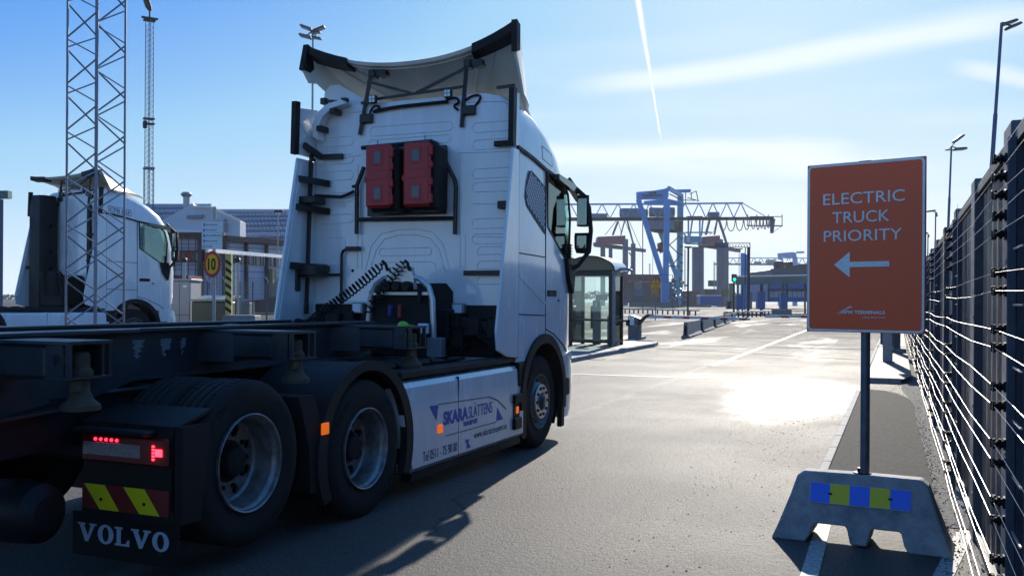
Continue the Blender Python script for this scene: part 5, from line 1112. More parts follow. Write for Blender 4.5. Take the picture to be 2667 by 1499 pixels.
# front cross beam of the goose neck with lamp side
m = MB(); m.box(-0.435, 0.435, 1.98, 2.08, 1.21, 1.355, 0.01); m.obj('head_beam', GREYRAIL, tl)
m = MB(); m.lathe([(0, 0.032), (0.02, 0.030), (0.038, 0.018), (0.046, 0.002), (0.046, -0.01), (0, -0.01)], (1.08, 0.82, 1.400), 'z', 12); m.box(1.10, 1.17, 0.80, 0.85, 1.392, 1.402, 0.003); m.obj('green_cap', mat('lime_plastic', (0.22, 0.48, 0.04), 0.5, noise=0.2), tl)
for y in (-5.2, -6.5):
    m = MB(); m.box(-1.0, 1.0, y - 0.07, y + 0.07, 0.44, 0.58); m.obj('axle', CHASSIS, tl)
    for s in (-1, 1): wheel(tl, s * 1.22, y, s)
# ------------------------------------------------------------ second lorry, lattice masts and the yard on the left
GY = 0.36
t2 = thing('tractor_unit', 'white tractor unit in the yard behind the lattice mast, with greenish side window', 'lorry', (-18.343, 13.538, GY), R(-11.5))
c2 = make_cab(t2, grille=False); back_wall(c2); deflector_set(t2, 4.08, 0.05, 2.60); side_fairing(t2); skirt_set(t2); chassis_rear(t2, plates=False)
m = MB(); m.loft([[(-1.02, 2.38, z), (-0.60, 2.38, z), (-0.56, 2.45, z), (-0.56, 2.80, z), (-1.02, 2.80, z), (-1.06, 2.45, z)] for z in (1.05, 3.45)] + [[(-0.98, 2.42, 3.66), (-0.68, 2.42, 3.66), (-0.62, 2.48, 3.66), (-0.62, 2.78, 3.66), (-0.98, 2.78, 3.66), (-1.0, 2.48, 3.66)]])
for z in (1.9, 2.3, 2.9): m.box(-0.56, -0.44, 2.6, 2.7, z, z + 0.07)
m.obj('air_intake_stack', BLACK, t2)
m = MB(); m.box(0.62, 0.74, 2.80, 2.86, 1.3, 3.4, 0.01); m.tube([(0.98, 2.78, 1.2), (0.98, 2.78, 2.2), (0.92, 2.78, 2.28), (0.78, 2.78, 2.30)], 0.03, 8)
for z in (1.6, 2.1, 2.7): m.box(0.62, 1.05, 2.79, 2.85, z, z + 0.04)
m.obj('ladder', CHASSIS, t2)
m = MB(); m.box(-0.45, 0.5, 2.3, 2.86, 1.05, 1.78, 0.06); random.seed(9)
for i in range(14):
    x = random.uniform(-0.5, 0.4); m.tube([(x, 2.5, 1.7), (x + .08, 2.3, 1.85), (x + .2, 2.25, 1.6), (x + .25, 2.3, 1.3)], 0.02, 6)
m.box(-1.2, 1.2, CY0 - 0.01, CY0 + 0.6, 1.02, 1.56); m.obj('engine_block', DARKHOLE, t2)
MB().tube(coil((-0.55, 2.4, 1.70), (-0.2, 2.35, 1.9), 8, 0.045, 0.02), 0.009, 6).obj('air_hose', BLACK, t2)
pl = text('plate_lettering', 'CFB 85F', 0.13, LETGREY, Matrix.Identity(4), c2, 'LEFT', 0.0, 0.0004); xs = [v.co.x for v in pl.data.vertices]
pl.data.transform(frame((1.236, 2.98, 3.235), (0, 1, -0.10), (-0.06, 0, 1)) @ Matrix.Diagonal((0.52 / max(xs), 1, 1, 1)))
m = MB(); q = [(2.96, 3.36), (3.53, 3.30), (3.53, 3.17), (2.96, 3.20)]
for a, b in zip(q, q[1:] + q[:1]): m.bar((1.236 if a[1] < 3.25 else 1.226, *a), (1.236 if b[1] < 3.25 else 1.226, *b), 0.004, 0.008)
m.obj('plate_outline', LETGREY, c2)

def lattice(name, label, px, d, top, half, rot, period, rl, rb, m_, base=None, extra=None, py=800):
    p = at(px, CY, d); b = gh(p.x, p.y) if base is None else base; g = thing(name, label, 'mast', (p.x, p.y, b), rot)
    C4 = [(half, 0), (0, half), (-half, 0), (0, -half)]
    for x, y in C4: MB().tube([(x, y, 0), (x, y, top)], rl, 8).obj('leg', m_, g)
    n_ = int(top / period)
    for k in range(4):
        a, c = C4[k], C4[(k + 1) % 4]; mm = MB()
        for i in range(n_):
            z = i * period + (0.25 * period if k % 2 else 0); zs = (z, z + period / 2, z + period)
            if zs[2] > top: break
            mm.bar((a[0], a[1], zs[0]), (c[0], c[1], zs[1] - 0.03 * period), rb); mm.bar((c[0], c[1], zs[1] + 0.03 * period), (a[0], a[1], zs[2] - 0.05 * period), rb)
        mm.obj('lacing', m_, g, ang=10)
    return g
LAT = mat('lattice_galvanised', (0.20, 0.22, 0.28), 0.42, metal=0.45, noise=0.3, nscale=6)
lattice('lattice_mast', 'tall near steel lattice mast standing in front of the second lorry', 248, 14.0, 12.5, 0.395, TH + R(25.2), 0.683, 0.0165, 0.018, LAT)
g = lattice('lattice_mast', 'thin distant lattice mast with a searchlight on top, left of the warehouse chimney', 385.5, 75.0, 23.6, 0.31, TH + R(29), 0.42, 0.028, 0.020, LAT, 0.3)
m = MB(); m.box(-0.45, 0.45, -0.45, 0.45, 23.6, 23.72); m.box(-0.62, 0.62, -0.08, 0.08, 23.72, 23.86); m.obj('platform', BLKM, g)
m = MB(); m.tube([(0, 0, 23.7), (0, 0, 24.5)], 0.07, 8); m.loft([[(x * k - 0.15 + o, y * k, z) for x, y in ((-.2, -.2), (.2, -.2), (.26, 0), (.2, .2), (-.2, .2), (-.26, 0))] for z, k, o in ((24.4, .6, .15), (24.65, 1, .05), (25.2, 1, -.12), (25.3, .6, -.15))]); m.obj('searchlight', BLKM, g)
m = MB(); m.box(-0.45, 0.4, -0.4, 0.4, 15.3, 15.36); m.box(-0.45, 0.4, -0.4, 0.4, 15.7, 15.76); m.box(-0.5, -0.2, -0.45, -0.15, 14.9, 15.5, 0.05); m.obj('camera_bracket', BLKM, g)
m = MB()
for k in range(4):
    a = [(.38, 0), (0, .38), (-.38, 0), (0, -.38)][k]; m.tube([(a[0], a[1], 0), (a[0], a[1], 11.8)], 0.03, 6)
m.box(-.4, .4, -.4, .4, 11.7, 11.85); m.obj('lower_section', LAT, g)

def floodmast(px, py, d, h_, rad, label, heads, lean=0.0, base=0.0, arm=0, col=None, group='floodlight and lamp poles'):
    """base found under the head; leans to the right by that angle"""
    p = at(px, py, d); z = p.z; dirr = rtc; L_ = z - base; foot = Vector((p.x, p.y, base)) - rt * math.tan(lean) * L_
    g = thing('lamp_pole', label, 'lamp pole', foot, TH, group); topv = Vector((math.tan(lean) * L_, 0, L_)); col = col or POLEB
    m = MB(); segs = [(0, 1.45), (0.36, 1.45), (0.36, 1.15), (0.72, 1.15), (0.72, 0.9), (1, 0.8)]
    for (a, ra), (b, rb_) in zip(segs, segs[1:]):
        if b > a: m.tube([topv * a, topv * b], rad * ra, 12, r1=rad * rb_)
    m.obj('pole', col, g)
    m = MB(); q = topv * 0.45; m.box(q.x - rad * 2.4, q.x + rad * 2.4, -rad * 2, rad * 2, q.z, q.z + rad * 0.8); m.obj('collar', BLKM, g)
    for (dx, dy, dz, w_, t_) in heads:
        M = Matrix.Translation(topv + Vector((dx, dy, dz))) @ Matrix.Rotation(t_, 4, 'Y'); hm = MB(); hm.box(-w_ / 2, w_ / 2, -w_ * 0.4, w_ * 0.4, -w_ * 0.07, w_ * 0.07, w_ * 0.03, M)
        for i in range(-3, 4): hm.box(i * w_ * 0.13 - w_ * .02, i * w_ * 0.13 + w_ * .02, -w_ * 0.36, w_ * 0.36, w_ * 0.07, w_ * 0.12, 0, M)
        hm.bar(tuple(topv), tuple(topv + Vector((dx, dy, dz))), rad * 0.8); h2 = hm.obj('lamp_head', mat('lamp_housing', (0.10, 0.10, 0.12), 0.5), g)
        MB().box(-w_ * .42, w_ * .42, -w_ * 0.33, w_ * 0.33, -w_ * 0.09, -w_ * 0.071, 0, M).obj('diffuser', mat('lamp_diffuser', (0.45, 0.40, 0.33), 0.3), h2)
    return g
floodmast(2609, 60, 34, 0, 0.065, 'nearest lamp pole above the fence, tallest of the row', [(0.42, 0, -0.12, 0.50, R(-22)), (0.38, 0.2, 0.06, 0.50, R(-18)), (0.12, 0, -0.05, 0.22, 0)], R(3.6))
floodmast(2478, 381, 61, 0, 0.07, 'second lamp pole above the fence with two small heads', [(0.45, 0, 0.50, 0.75, R(-38)), (0.55, 0, -0.18, 0.75, R(-4)), (-0.25, 0, -0.25, 0.3, 0)], R(1.9))
floodmast(2437, 552, 111, 0, 0.09, 'third lamp pole above the fence with its head to the left', [(-0.55, 0, 0.1, 0.9, R(-8)), (0.1, 0, -0.3, 0.5, R(80))], R(0.5))
floodmast(2417, 609, 146, 0, 0.10, 'farthest and shortest lamp pole just above the fence end', [(-0.55, 0, 0.1, 0.9, R(-8)), (0.1, 0, -0.3, 0.5, R(80))], R(0.3))
floodmast(815, 80, 60, 0, 0.075, 'tall floodlight mast rising behind the roof spoiler of the large tractor', [(-0.42, 0, 0.16, 0.78, R(20)), (0.40, 0, 0.10, 0.78, R(-24)), (-0.5, 0.1, -0.35, 0.78, R(14)), (0.22, 0.1, -0.45, 0.6, R(10)), (0.2, -0.1, -0.15, 0.6, R(-6))], 0.0, 0.3, col=GALVL)

# warehouse
def Z1(x, y, d): return at(400 + x / 4.022, 480 + y / 4.022, d)
def slab(mb, pts, d, t, Z, dv=None):
    """outline seen at depth d, built with its real thickness t away from the viewer"""
    a = [Z(x, y, d) for x, y in pts]; b = [p + fw * t for p in a]; n = len(a)
    return mb.add(a + b, [tuple(range(n))[::-1], tuple(range(n, 2 * n))] + [(i, (i + 1) % n, n + (i + 1) % n, n + i) for i in range(n)])
def zbar(mb, Z, x0, y0, x1, y1, d, w_, d1=None): return mb.bar(Z(x0, y0, d), Z(x1, y1, d1 or d), w_)
WGREY = mat('pale_sheet_wall', (0.52, 0.56, 0.62), 0.6, noise=0.12, nscale=0.4)
ROOFB = mat('blue_grey_roof', (0.17, 0.21, 0.28), 0.5, noise=0.25, nscale=0.3, rvar=0.1)
ROOFL = mat('roof_light', (0.20, 0.245, 0.32), 0.4, noise=0.3, nscale=0.6)
D0 = 120.0
wh = thing('warehouse', 'large pale warehouse with blue grey sheet roof and a central gable', 'building', Z1(500, 1300, D0 + 6), TH)
def local(o, root): 
    o.parent = root; o.matrix_parent_inverse = root.matrix_world.inverted(); return o
def rootinv(root): bpy.context.view_layer.update(); return root.matrix_world.inverted()
def wobj(mb, name, mt, root, ang=32, parent=None):
    """mesh given in world coordinates, hung under a placed thing"""
    M = Matrix.Translation(root.location) @ Matrix.Rotation(root.rotation_euler[2], 4, 'Z'); I = M.inverted(); mb.v = [I @ v for v in mb.v]
    return mb.obj(name, mt, parent or root, ang)
m = MB(); slab(m, [(-700, 520), (1600, 520), (1600, 1240), (-700, 1240)], D0 + 1, 30, Z1); wobj(m, 'wall', WGREY, wh)
def roofp(x, y, t): return Z1(x, y, D0 - 1 + 22 * t)
m = MB(); e0, e1 = Z1(-700, 560, D0), Z1(1600, 545, D0); r0, r1 = Z1(-700, 205, D0 + 16), Z1(620, 205, D0 + 16)
def sheet(mb, a, b, c, d, t=0.12):
    n = (b - a).cross(d - a).normalized() * t; q = [a, b, c, d]; return mb.add(q + [p - n for p in q], [(0, 1, 2, 3), (7, 6, 5, 4), (0, 4, 5, 1), (1, 5, 6, 2), (2, 6, 7, 3), (3, 7, 4, 0)])
A, B, C_, Dd = Z1(-700, 560, D0), Z1(600, 560, D0), Z1(600, 205, D0 + 16), Z1(-700, 205, D0 + 16)
A2, B2, C2, D2 = Z1(601, 560, D0), Z1(1600, 545, D0), Z1(1600, 262, D0 + 16), Z1(601, 262, D0 + 16)
sheet(m, A, B, C_, Dd); sheet(m, A2, B2, C2, D2)
m.add([C_, C_ + Vector((0, 0, -3)), D2 + Vector((0, 0, -2)), D2], [(0, 1, 2, 3)]); roof = wobj(m, 'roof', ROOFB, wh)
m = MB(); m2 = MB()
for (a, b, c, d, n_) in ((A, B, C_, Dd, 52), (A2, B2, C2, D2, 46)):
    up_ = (d - a).normalized(); nn = (b - a).cross(d - a).normalized(); nn = nn if nn.z > 0 else -nn
    for i in range(n_ + 1):
        t = i / n_; m.bar(a + (b - a) * t + nn * 0.05, d + (c - d) * t + nn * 0.05, 0.10)
    for k in range(1, 6):
        t = k / 6; p, q = a + (d - a) * t, b + (c - b) * t; m2.bar(p + nn * 0.12, q + nn * 0.12, 0.09)
    for i in range(n_):
        if i % 3 == 1:
            for k in (1, 3): 
                t0 = k / 6 + 0.02; p = a + (b - a) * ((i + .1) / n_); q = a + (b - a) * ((i + .9) / n_); P = lambda v, t: v + (d - a) * t + nn * 0.03
m2b = MB()
for (a, b, c, d, n_) in ((A, B, C_, Dd, 26), (A2, B2, C2, D2, 23)):
    nn = (b - a).cross(d - a).normalized(); nn = nn if nn.z > 0 else -nn
    for i in range(n_):
        for k in (0, 1, 2, 3, 4):
            x = a + (b - a) * ((i + .12) / n_); y = a + (b - a) * ((i + .55) / n_); t0, t1 = k / 6 + 0.06, k / 6 + 0.13
            sheet(m2b, x + (d - a) * t0 + nn * 0.12, y + (d - a) * t0 + nn * 0.12, y + (d - a) * t1 + nn * 0.12, x + (d - a) * t1 + nn * 0.12, 0.06)
wobj(m, 'roof_rib', ROOFB, wh, parent=roof); wobj(m2, 'purlin_line', mat('roof_seam', (0.05, 0.055, 0.07), 0.6), wh, parent=roof); wobj(m2b, 'roof_window', ROOFL, wh, parent=roof)
m = MB(); slab(m, [(60, 390), (405, 205), (422, 235), (540, 230), (600, 240), (905, 385), (905, 720), (60, 720)], D0 - 4, 2.5, Z1); gb = wobj(m, 'gable', WGREY, wh)
m = MB(); slab(m, [(345, 322), (520, 318), (500, 358), (345, 356)], D0 - 4.4, 0.35, Z1); slab(m, [(735, 405), (765, 405), (765, 500), (735, 500)], D0 - 4.4, 0.35, Z1); slab(m, [(625, 360), (650, 360), (650, 395), (625, 395)], D0 - 4.4, 0.35, Z1); slab(m, [(732, 360), (755, 360), (755, 395), (732, 395)], D0 - 4.4, 0.35, Z1)
wobj(m, 'vent', mat('vent_grey', (0.20, 0.22, 0.25), 0.6), wh)
m = MB()
for a, b in zip([(405, 200), (422, 232), (600, 237)], [(422, 232), (600, 237), (907, 385)]): zbar(m, Z1, *a, *b, D0 - 4.2, 0.25)
slab(m, [(525, 222), (590, 222), (590, 242), (525, 242)], D0, 2, Z1); slab(m, [(225, 470), (500, 480), (500, 500), (225, 500)], D0 - 5, 1.5, Z1); wobj(m, 'verge_trim', WHITE2, wh)
m = MB(); a = Z1(345, 210, D0 + 10); m.tube([a - Vector((0, 0, 4)), Z1(345, 130, D0 + 10)], 0.45, 12); m.tube([Z1(343, 130, D0 + 10), Z1(343, 105, D0 + 10)], 0.55, 12, r1=0.80); m.tube([Z1(343, 105, D0 + 10), Z1(343, 82, D0 + 10)], 0.80, 12, r1=0.5); wobj(m, 'chimney', GALVL, wh)
# office block with a gridded facade, turned away to the right
OD = 78.0
of = thing('office_block', 'low office block with pale gridded panels, dark brown frames and a strip of windows', 'building', Z1(500, 1000, OD), TH)
PINK = mat('pinkish_panel', (0.50, 0.44, 0.50), 0.45, noise=0.08, nscale=0.5); BROWN = mat('brown_frame', (0.055, 0.025, 0.025), 0.5); BLUP = mat('pale_blue_panel', (0.42, 0.46, 0.54), 0.45, noise=0.08, nscale=0.5); WINR = mat('reflecting_window', (0.03, 0.02, 0.025), 0.08, metal=0.3); REDREF = mat('red_pane', (0.30, 0.02, 0.02), 0.4)
m = MB(); slab(m, [(-150, 545), (740, 545), (740, 1240), (-150, 1240)], OD, 12, Z1); wobj(m, 'wall', PINK, of)
def obl(x, y, off=0.0): return Z1(x, y, OD + (x - 740) / 600 * 8 + off)
m = MB(); q = [obl(742, 560), obl(1400, 618), obl(1400, 1180), obl(742, 1240)]; m.add(q + [p + fw * 10 for p in q], [(3, 2, 1, 0), (4, 5, 6, 7), (0, 1, 5, 4), (1, 2, 6, 5), (2, 3, 7, 6), (3, 0, 4, 7)]); wobj(m, 'side_wall', BLUP, of)
m = MB(); m.bar(Z1(-150, 533, OD - .2), Z1(742, 533, OD - .2), 0.5, 0.42); m.bar(obl(742, 562, -.3), obl(1400, 618, -.3), 0.5, 0.45)
for x in (490, 745): m.bar(Z1(x, 540, OD - .25), Z1(x, 1240, OD - .25), 0.36)
for x in (968, 1180): m.bar(obl(x, 590, -.3), obl(x, 1200, -.3), 0.34)
for y in (698, 803): m.bar(Z1(-150, y, OD - .2), Z1(742, y, OD - .2), 0.14)
wobj(m, 'frame', BROWN, of)
m = MB()
for y in (575, 625, 665, 845, 890): m.bar(Z1(-150, y, OD - .03), Z1(742, y, OD - .03), 0.05)
for x in range(150, 740, 72): m.bar(Z1(x, 545, OD - .03), Z1(x, 1100, OD - .03), 0.05)
for k in range(1, 14): m.bar(obl(742 + k * 45, 575 + k * 3, -.05), obl(742 + k * 45, 1100, -.05), 0.05)
for y in (610, 655, 900): m.bar(obl(742, y, -.05), obl(1400, y + 30, -.05), 0.05)
wobj(m, 'joint', mat('panel_joint', (0.10, 0.09, 0.12), 0.6), of)
for k, (x0, x1, c) in enumerate(((178, 240, WINR), (245, 290, REDREF), (300, 345, WINR), (352, 400, REDREF), (405, 432, WINR), (500, 560, WINR), (565, 640, WINR), (650, 735, WINR))):  # some panes are coloured plain red
    m = MB(); slab(m, [(x0, 703), (x1, 703), (x1, 798), (x0, 798)], OD - 0.1, 0.2, Z1); wobj(m, 'window', c, of)
m = MB(); q = [obl(800, 735, -.25), obl(1400, 775, -.25), obl(1400, 870, -.25), obl(800, 825, -.25)]; m.add(q + [p + fw * 0.3 for p in q], [(3, 2, 1, 0), (4, 5, 6, 7), (0, 1, 5, 4), (1, 2, 6, 5), (2, 3, 7, 6), (3, 0, 4, 7)]); wobj(m, 'window_strip', WINR, of)
m = MB(); k = 0
for x in range(815, 1330, 26):
    if x % 3: m.bar(obl(x, 740 + (x - 800) * .066, -.34), obl(x, 826 + (x - 800) * .07, -.34), 0.22)
wobj(m, 'mullion', GALVL, of)
# height limit portal
hp = thing('height_barrier', 'white height limit beam carried by a black and yellow striped post', 'barrier', Z1(790, 1420, 24), TH)
m = MB(); m.bar(Z1(560, 690, 23), Z1(1430, 762, 31), 0.07, 0.10); wobj(m, 'beam', WHITE, hp)
m = MB(); a, b = Z1(790, 1500, 24), Z1(790, 730, 24); a.z = 0.2; m.bar(a, b, 0.145, 0.145); pst = wobj(m, 'striped_post', mat('yellow_paint', (0.40, 0.38, 0.12), 0.5, noise=0.2), hp)
m = MB(); Lh = b.z - a.z; n_ = int(Lh / 0.20)
for i in range(n_):
    z = a.z + 0.05 + i * 0.20; c = Vector((a.x, a.y, z)); e = 0.075
    m.add([c - rt * e - fw * e + Vector((0, 0, 0.10)), c + rt * e - fw * e, c + rt * e - fw * e + Vector((0, 0, 0.09)), c - rt * e - fw * e + Vector((0, 0, 0.19))] + [c - rt * e - fw * (e - .01) + Vector((0, 0, 0.10)), c + rt * e - fw * (e - .01), c + rt * e - fw * (e - .01) + Vector((0, 0, 0.09)), c - rt * e - fw * (e - .01) + Vector((0, 0, 0.19))], [(0, 1, 2, 3), (7, 6, 5, 4), (0, 4, 5, 1), (1, 5, 6, 2), (2, 6, 7, 3), (3, 7, 4, 0)])
wobj(m, 'black_stripe', BLACK, hp, parent=pst)
# speed sign with the rules board above it
sp = Z1(612, 1400, 22); ss = thing('speed_sign', 'round red and yellow speed limit sign reading 10 on a grey post', 'sign', (sp.x, sp.y, GY), TH + R(-36))
hz = Z1(612, 835, 22).z - GY; rz = 0.31
MB().lathe([(0, 0.0), (0.04, 0.0), (0.04, hz + 1.35), (0, hz + 1.35)], (0, 0.05, 0), 'z', 14).obj('post', GALVL, ss)
MB().lathe([(0, -0.010), (rz, -0.010), (rz, 0.004), (0, 0.004)], (0, 0, hz), 'y', 40).obj('plate', GALV, ss)
MB().lathe([(rz * 0.76, -0.0125), (rz * 0.985, -0.0125), (rz * 0.985, -0.0105), (rz * 0.76, -0.0105)], (0, 0, hz), 'y', 40).obj('red_ring', mat('sign_red', (0.60, 0.02, 0.03), 0.4), ss)
YEL = mat('sign_yellow', (0.95, 0.48, 0.01), 0.4); MB().lathe([(0, -0.012), (rz * 0.76, -0.012), (rz * 0.76, -0.0105), (0, -0.0105)], (0, 0, hz), 'y', 40).obj('yellow_face', YEL, ss)
o = text('number', '10', 0.40, BLACK, Matrix.Identity(4), ss, 'CENTER', 0.010, 0.0008); xs = [v.co.x for v in o.data.vertices]; ys = [v.co.y for v in o.data.vertices]
o.data.transform(frame((0, -0.014, hz), (1, 0, 0), (0, 0, 1)) @ Matrix.Diagonal((0.29 / (max(xs) - min(xs)), 0.28 / (max(ys) - min(ys)), 1, 1)) @ Matrix.Translation((-(max(xs) + min(xs)) / 2, -(max(ys) + min(ys)) / 2, 0)))
rb_ = thing('rules_board', 'pale board of five safety rules with blue symbols above the round 10 sign', 'notice board', (sp.x, sp.y, GY), TH + R(-14))
bz0, bz1 = Z1(612, 678, 22).z - GY, Z1(612, 395, 22).z - GY; bw = 0.268
MB().box(-bw, bw, -0.03, -0.012, bz0, bz1, 0.004).obj('board', mat('board_pale', (0.66, 0.74, 0.74), 0.45, noise=0.06, nscale=5), rb_)
BLT = mat('symbol_blue', (0.01, 0.05, 0.36), 0.4)
for i, tx in enumerate(('Wear safety helmet', 'Wear safety shoes', 'Wear high visibility clothes', 'Must not be opened', 'No smoking')):
    z = bz1 - (i + 0.5) * (bz1 - bz0) / 5
    if i < 4: MB().lathe([(0, -0.034), (0.034, -0.034), (0.034, -0.0305), (0, -0.0305)], (-bw + 0.065, 0, z), 'y', 20).obj('symbol', BLT, rb_); MB().lathe([(0, -0.036), (0.013, -0.036), (0.013, -0.0345), (0, -0.0345)], (-bw + 0.062, 0, z - 0.004), 'y', 10).obj('pictogram', WHITE, rb_)
    else: MB().lathe([(0.022, -0.034), (0.034, -0.034), (0.034, -0.0305), (0.022, -0.0305)], (-bw + 0.065, 0, z), 'y', 20).obj('symbol', MATS['sign_red'], rb_)
    o = text('rule_lettering', tx, 0.05, BLT, Matrix.Identity(4), rb_, 'LEFT', 0.0008, 0.0005); xs = [v.co.x for v in o.data.vertices]; o.data.transform(frame((-bw + 0.12, -0.032, z - 0.014), (1, 0, 0), (0, 0, 1)) @ Matrix.Diagonal((min(1, (0.30, 0.27, 0.40, 0.30, 0.17)[i] / max(xs)), 1, 1, 1)))
    if i: MB().box(-bw + .01, bw - .01, -0.0315, -0.0303, z + (bz1 - bz0) / 10 - 0.002, z + (bz1 - bz0) / 10 + 0.002).obj('rule_line', mat('line_teal', (0.12, 0.25, 0.30), 0.5), rb_)
# yard objects in front of the office
def yard_box(name, label, cat, x0, x1, y0, d, depth, mt, rot=0.0, top=None, group=None, hgt=None):
    p = Z1((x0 + x1) / 2, y0, d); g0 = gh(p.x, p.y); w_ = (Z1(x1, y0, d) - Z1(x0, y0, d)).length; h_ = hgt or (p.z - g0)
    t = thing(name, label, cat, (p.x, p.y, g0), TH + rot, group); MB().box(-w_ / 2, w_ / 2, 0, depth, 0, h_, min(0.03, h_ * 0.1)).obj('body', mt, t)
    if top: MB().box(-w_ / 2 - 0.04, w_ / 2 + 0.04, -0.04, depth + 0.04, h_ + 0.003, h_ + 0.06, 0.01).obj('top', top, t)
    return t, w_, h_
CABG = mat('cabinet_grey', (0.34, 0.36, 0.38), 0.5, noise=0.15, nscale=2)
t, w_, h_ = yard_box('switch_cabinet', 'tall pale grey double door cabinet right of the second lorry', 'cabinet', 160, 385, 1010, 26, 0.9, CABG, top=CABG)
m = MB(); m.box(-0.005, 0.005, -0.006, -0.002, 0.05, h_ - 0.05); m.box(-w_ / 2 + 0.03, w_ / 2 - 0.03, -0.006, -0.002, h_ * 0.46, h_ * 0.46 + 0.012); m.obj('door_gap', DARKHOLE, t); MB().box(0.1, 0.2, -0.012, -0.003, h_ * 0.9, h_ * 0.93).obj('label_strip', WHITE, t)
t, w_, h_ = yard_box('green_grit_bin', 'dark green bin with a pale sloping lid behind the speed sign post', 'bin', 395, 760, 1225, 25, 1.2, mat('dark_green', (0.015, 0.032, 0.028), 0.5))
MB().add([(x, y, z) for z in (0, 0.05) for x, y, z in [(x, y, z + (h_ + 0.004 if y < 0.5 else h_ + 0.12)) for x, y in ((-w_ / 2 - .04, -.05), (w_ / 2 + .04, -.05), (w_ / 2 + .04, 1.2), (-w_ / 2 - .04, 1.2))]], [(3, 2, 1, 0), (4, 5, 6, 7), (0, 1, 5, 4), (1, 2, 6, 5), (2, 3, 7, 6), (3, 0, 4, 7)]).obj('lid', mat('dull_green_lid', (0.13, 0.16, 0.14), 0.4), t)
yard_box('concrete_block', 'long concrete block lying in the yard right of the striped post', 'concrete block', 822, 1005, 1232, 36, 0.7, mat('mossy_concrete', (0.20, 0.21, 0.18), 0.8, noise=0.3, nscale=3))
yard_box('concrete_block', 'low pale concrete block at the foot of the striped post', 'concrete block', 715, 1060, 1368, 22.5, 0.6, CONC)
# beige container with its letters, and the brown one behind
def container(label, x0, x1, ytop, d, mt, h_=2.6, rot=0.0, letters=None, z0=None, yaw=None, group='stacked shipping containers', Zf=None):
    Zf = Zf or Z1; a = Zf(x0, ytop, d); b = Zf(x1, ytop, d); w_ = (b - a).length; base = a.z - h_ if z0 is None else z0
    t = thing('shipping_container', label, 'container', (a.x, a.y, base), TH + rot, group)
    m = MB(); m.box(0, w_, 0.03, 2.4, 0, h_)
    n_ = max(4, int(w_ / 0.28)); 
    for i in range(n_): m.box((i + .25) * w_ / n_, (i + .75) * w_ / n_, 0.0, 0.03, 0.12, h_ - 0.12)
    m.box(0, w_, -0.012, 0.029, 0, 0.118); m.box(0, w_, -0.012, 0.029, h_ - 0.118, h_ + 0.01); bd = m.obj('body', mt, t, ang=10)
    if letters:
        for tx, x, z, sz, wd in letters:
            o = text('lettering', tx, sz, CRDARK, Matrix.Identity(4), t, 'LEFT', 0.02, 0.01); xs = [v.co.x for v in o.data.vertices]; o.data.transform(frame((x, -0.004, z), (1, 0, 0), (0, 0, 1)) @ Matrix.Diagonal((wd / max(xs), 1, 1, 1)))
    return t
BEIGE = mat('beige_container', (0.33, 0.28, 0.17), 0.6, noise=0.15, nscale=1.5)
container('beige shipping container with dark letters, stacked behind the speed sign', 365, 1250, 878, 84, BEIGE, 2.6, 0, [('m', 4.68, 1.42, 1.35, 0.66), ('sc', 4.68, 0.68, 0.95, 0.62)], group=None)
container('dark brown shipping container under the beige one', 365, 1275, 1168, 84, mat('brown_container', (0.10, 0.05, 0.045), 0.6, noise=0.2), 1.46, 0, group=None)
container('brown shipping container at the right end of the yard, partly behind the big cab', 1290, 1620, 935, 86, MATS['brown_container'], 3.4, 0, group=None)
container('dark red shipping container behind the cabinet', -100, 364, 950, 55, mat('dark_red_container', (0.20, 0.03, 0.035), 0.6, noise=0.2), 1.9, group=None)
# yard mesh fence
yf = thing('mesh_fence', 'thin wire mesh yard fence with angled barbed wire arms in front of the office', 'fence', Z1(700, 1390, 33), TH)
m = MB(); FD = 33.0
for x in range(150, 1600, 9):
    a, b = Z1(x, 1025, FD), Z1(x, 1390, FD); b.z = 0.36; m.bar(a, b, 0.006)
for y in list(range(1030, 1390, 40)): m.bar(Z1(150, y, FD), Z1(1600, y, FD), 0.007)
wobj(m, 'mesh', GALV, yf, 5)
for k, x in enumerate((210, 390, 565, 735, 905, 1040, 1185, 1320)):
    m = MB(); a, b = Z1(x, 1020, FD), Z1(x, 1390, FD); b.z = 0.3; m.tube([b, a], 0.03, 6); p = wobj(m, 'post', GALV, yf)
    m = MB(); m.bar(Z1(x + 18, 1025, FD), Z1(x - 14, 965, FD - .2), 0.05, 0.012); wobj(m, 'barbed_arm', WHITE2, yf, parent=p)
m = MB()
for y, dx in ((975, 0), (995, 4), (1015, 9)): m.tube([Z1(150 + dx, y, FD - .2), Z1(1600 + dx, y, FD - .2)], 0.004, 4)
wobj(m, 'barbed_wire', GALV, yf)
for nm, x, y0, d, lb in (('steel_post', 320, 815, 28, 'slim grey steel post left of the speed sign'), ('steel_post', 877, 820, 25.5, 'slim grey steel post right of the striped post'), ('steel_post', 1303, 290, 60, 'very thin tall pole with a small lamp beside the big cab')):
    p = Z1(x, y0, d); t = thing(nm, lb, 'post', (p.x, p.y, 0.3), TH); h_ = p.z - 0.3; MB().tube([(0, 0, 0), (0, 0, h_)], 0.055 if d < 40 else 0.04, 10).obj('pole', GALVL, t); MB().box(-0.08 if d < 40 else -.25, 0.08 if d < 40 else .3, -0.08, 0.08, h_, h_ + 0.12, 0.02).obj('cap', BLKM, t)
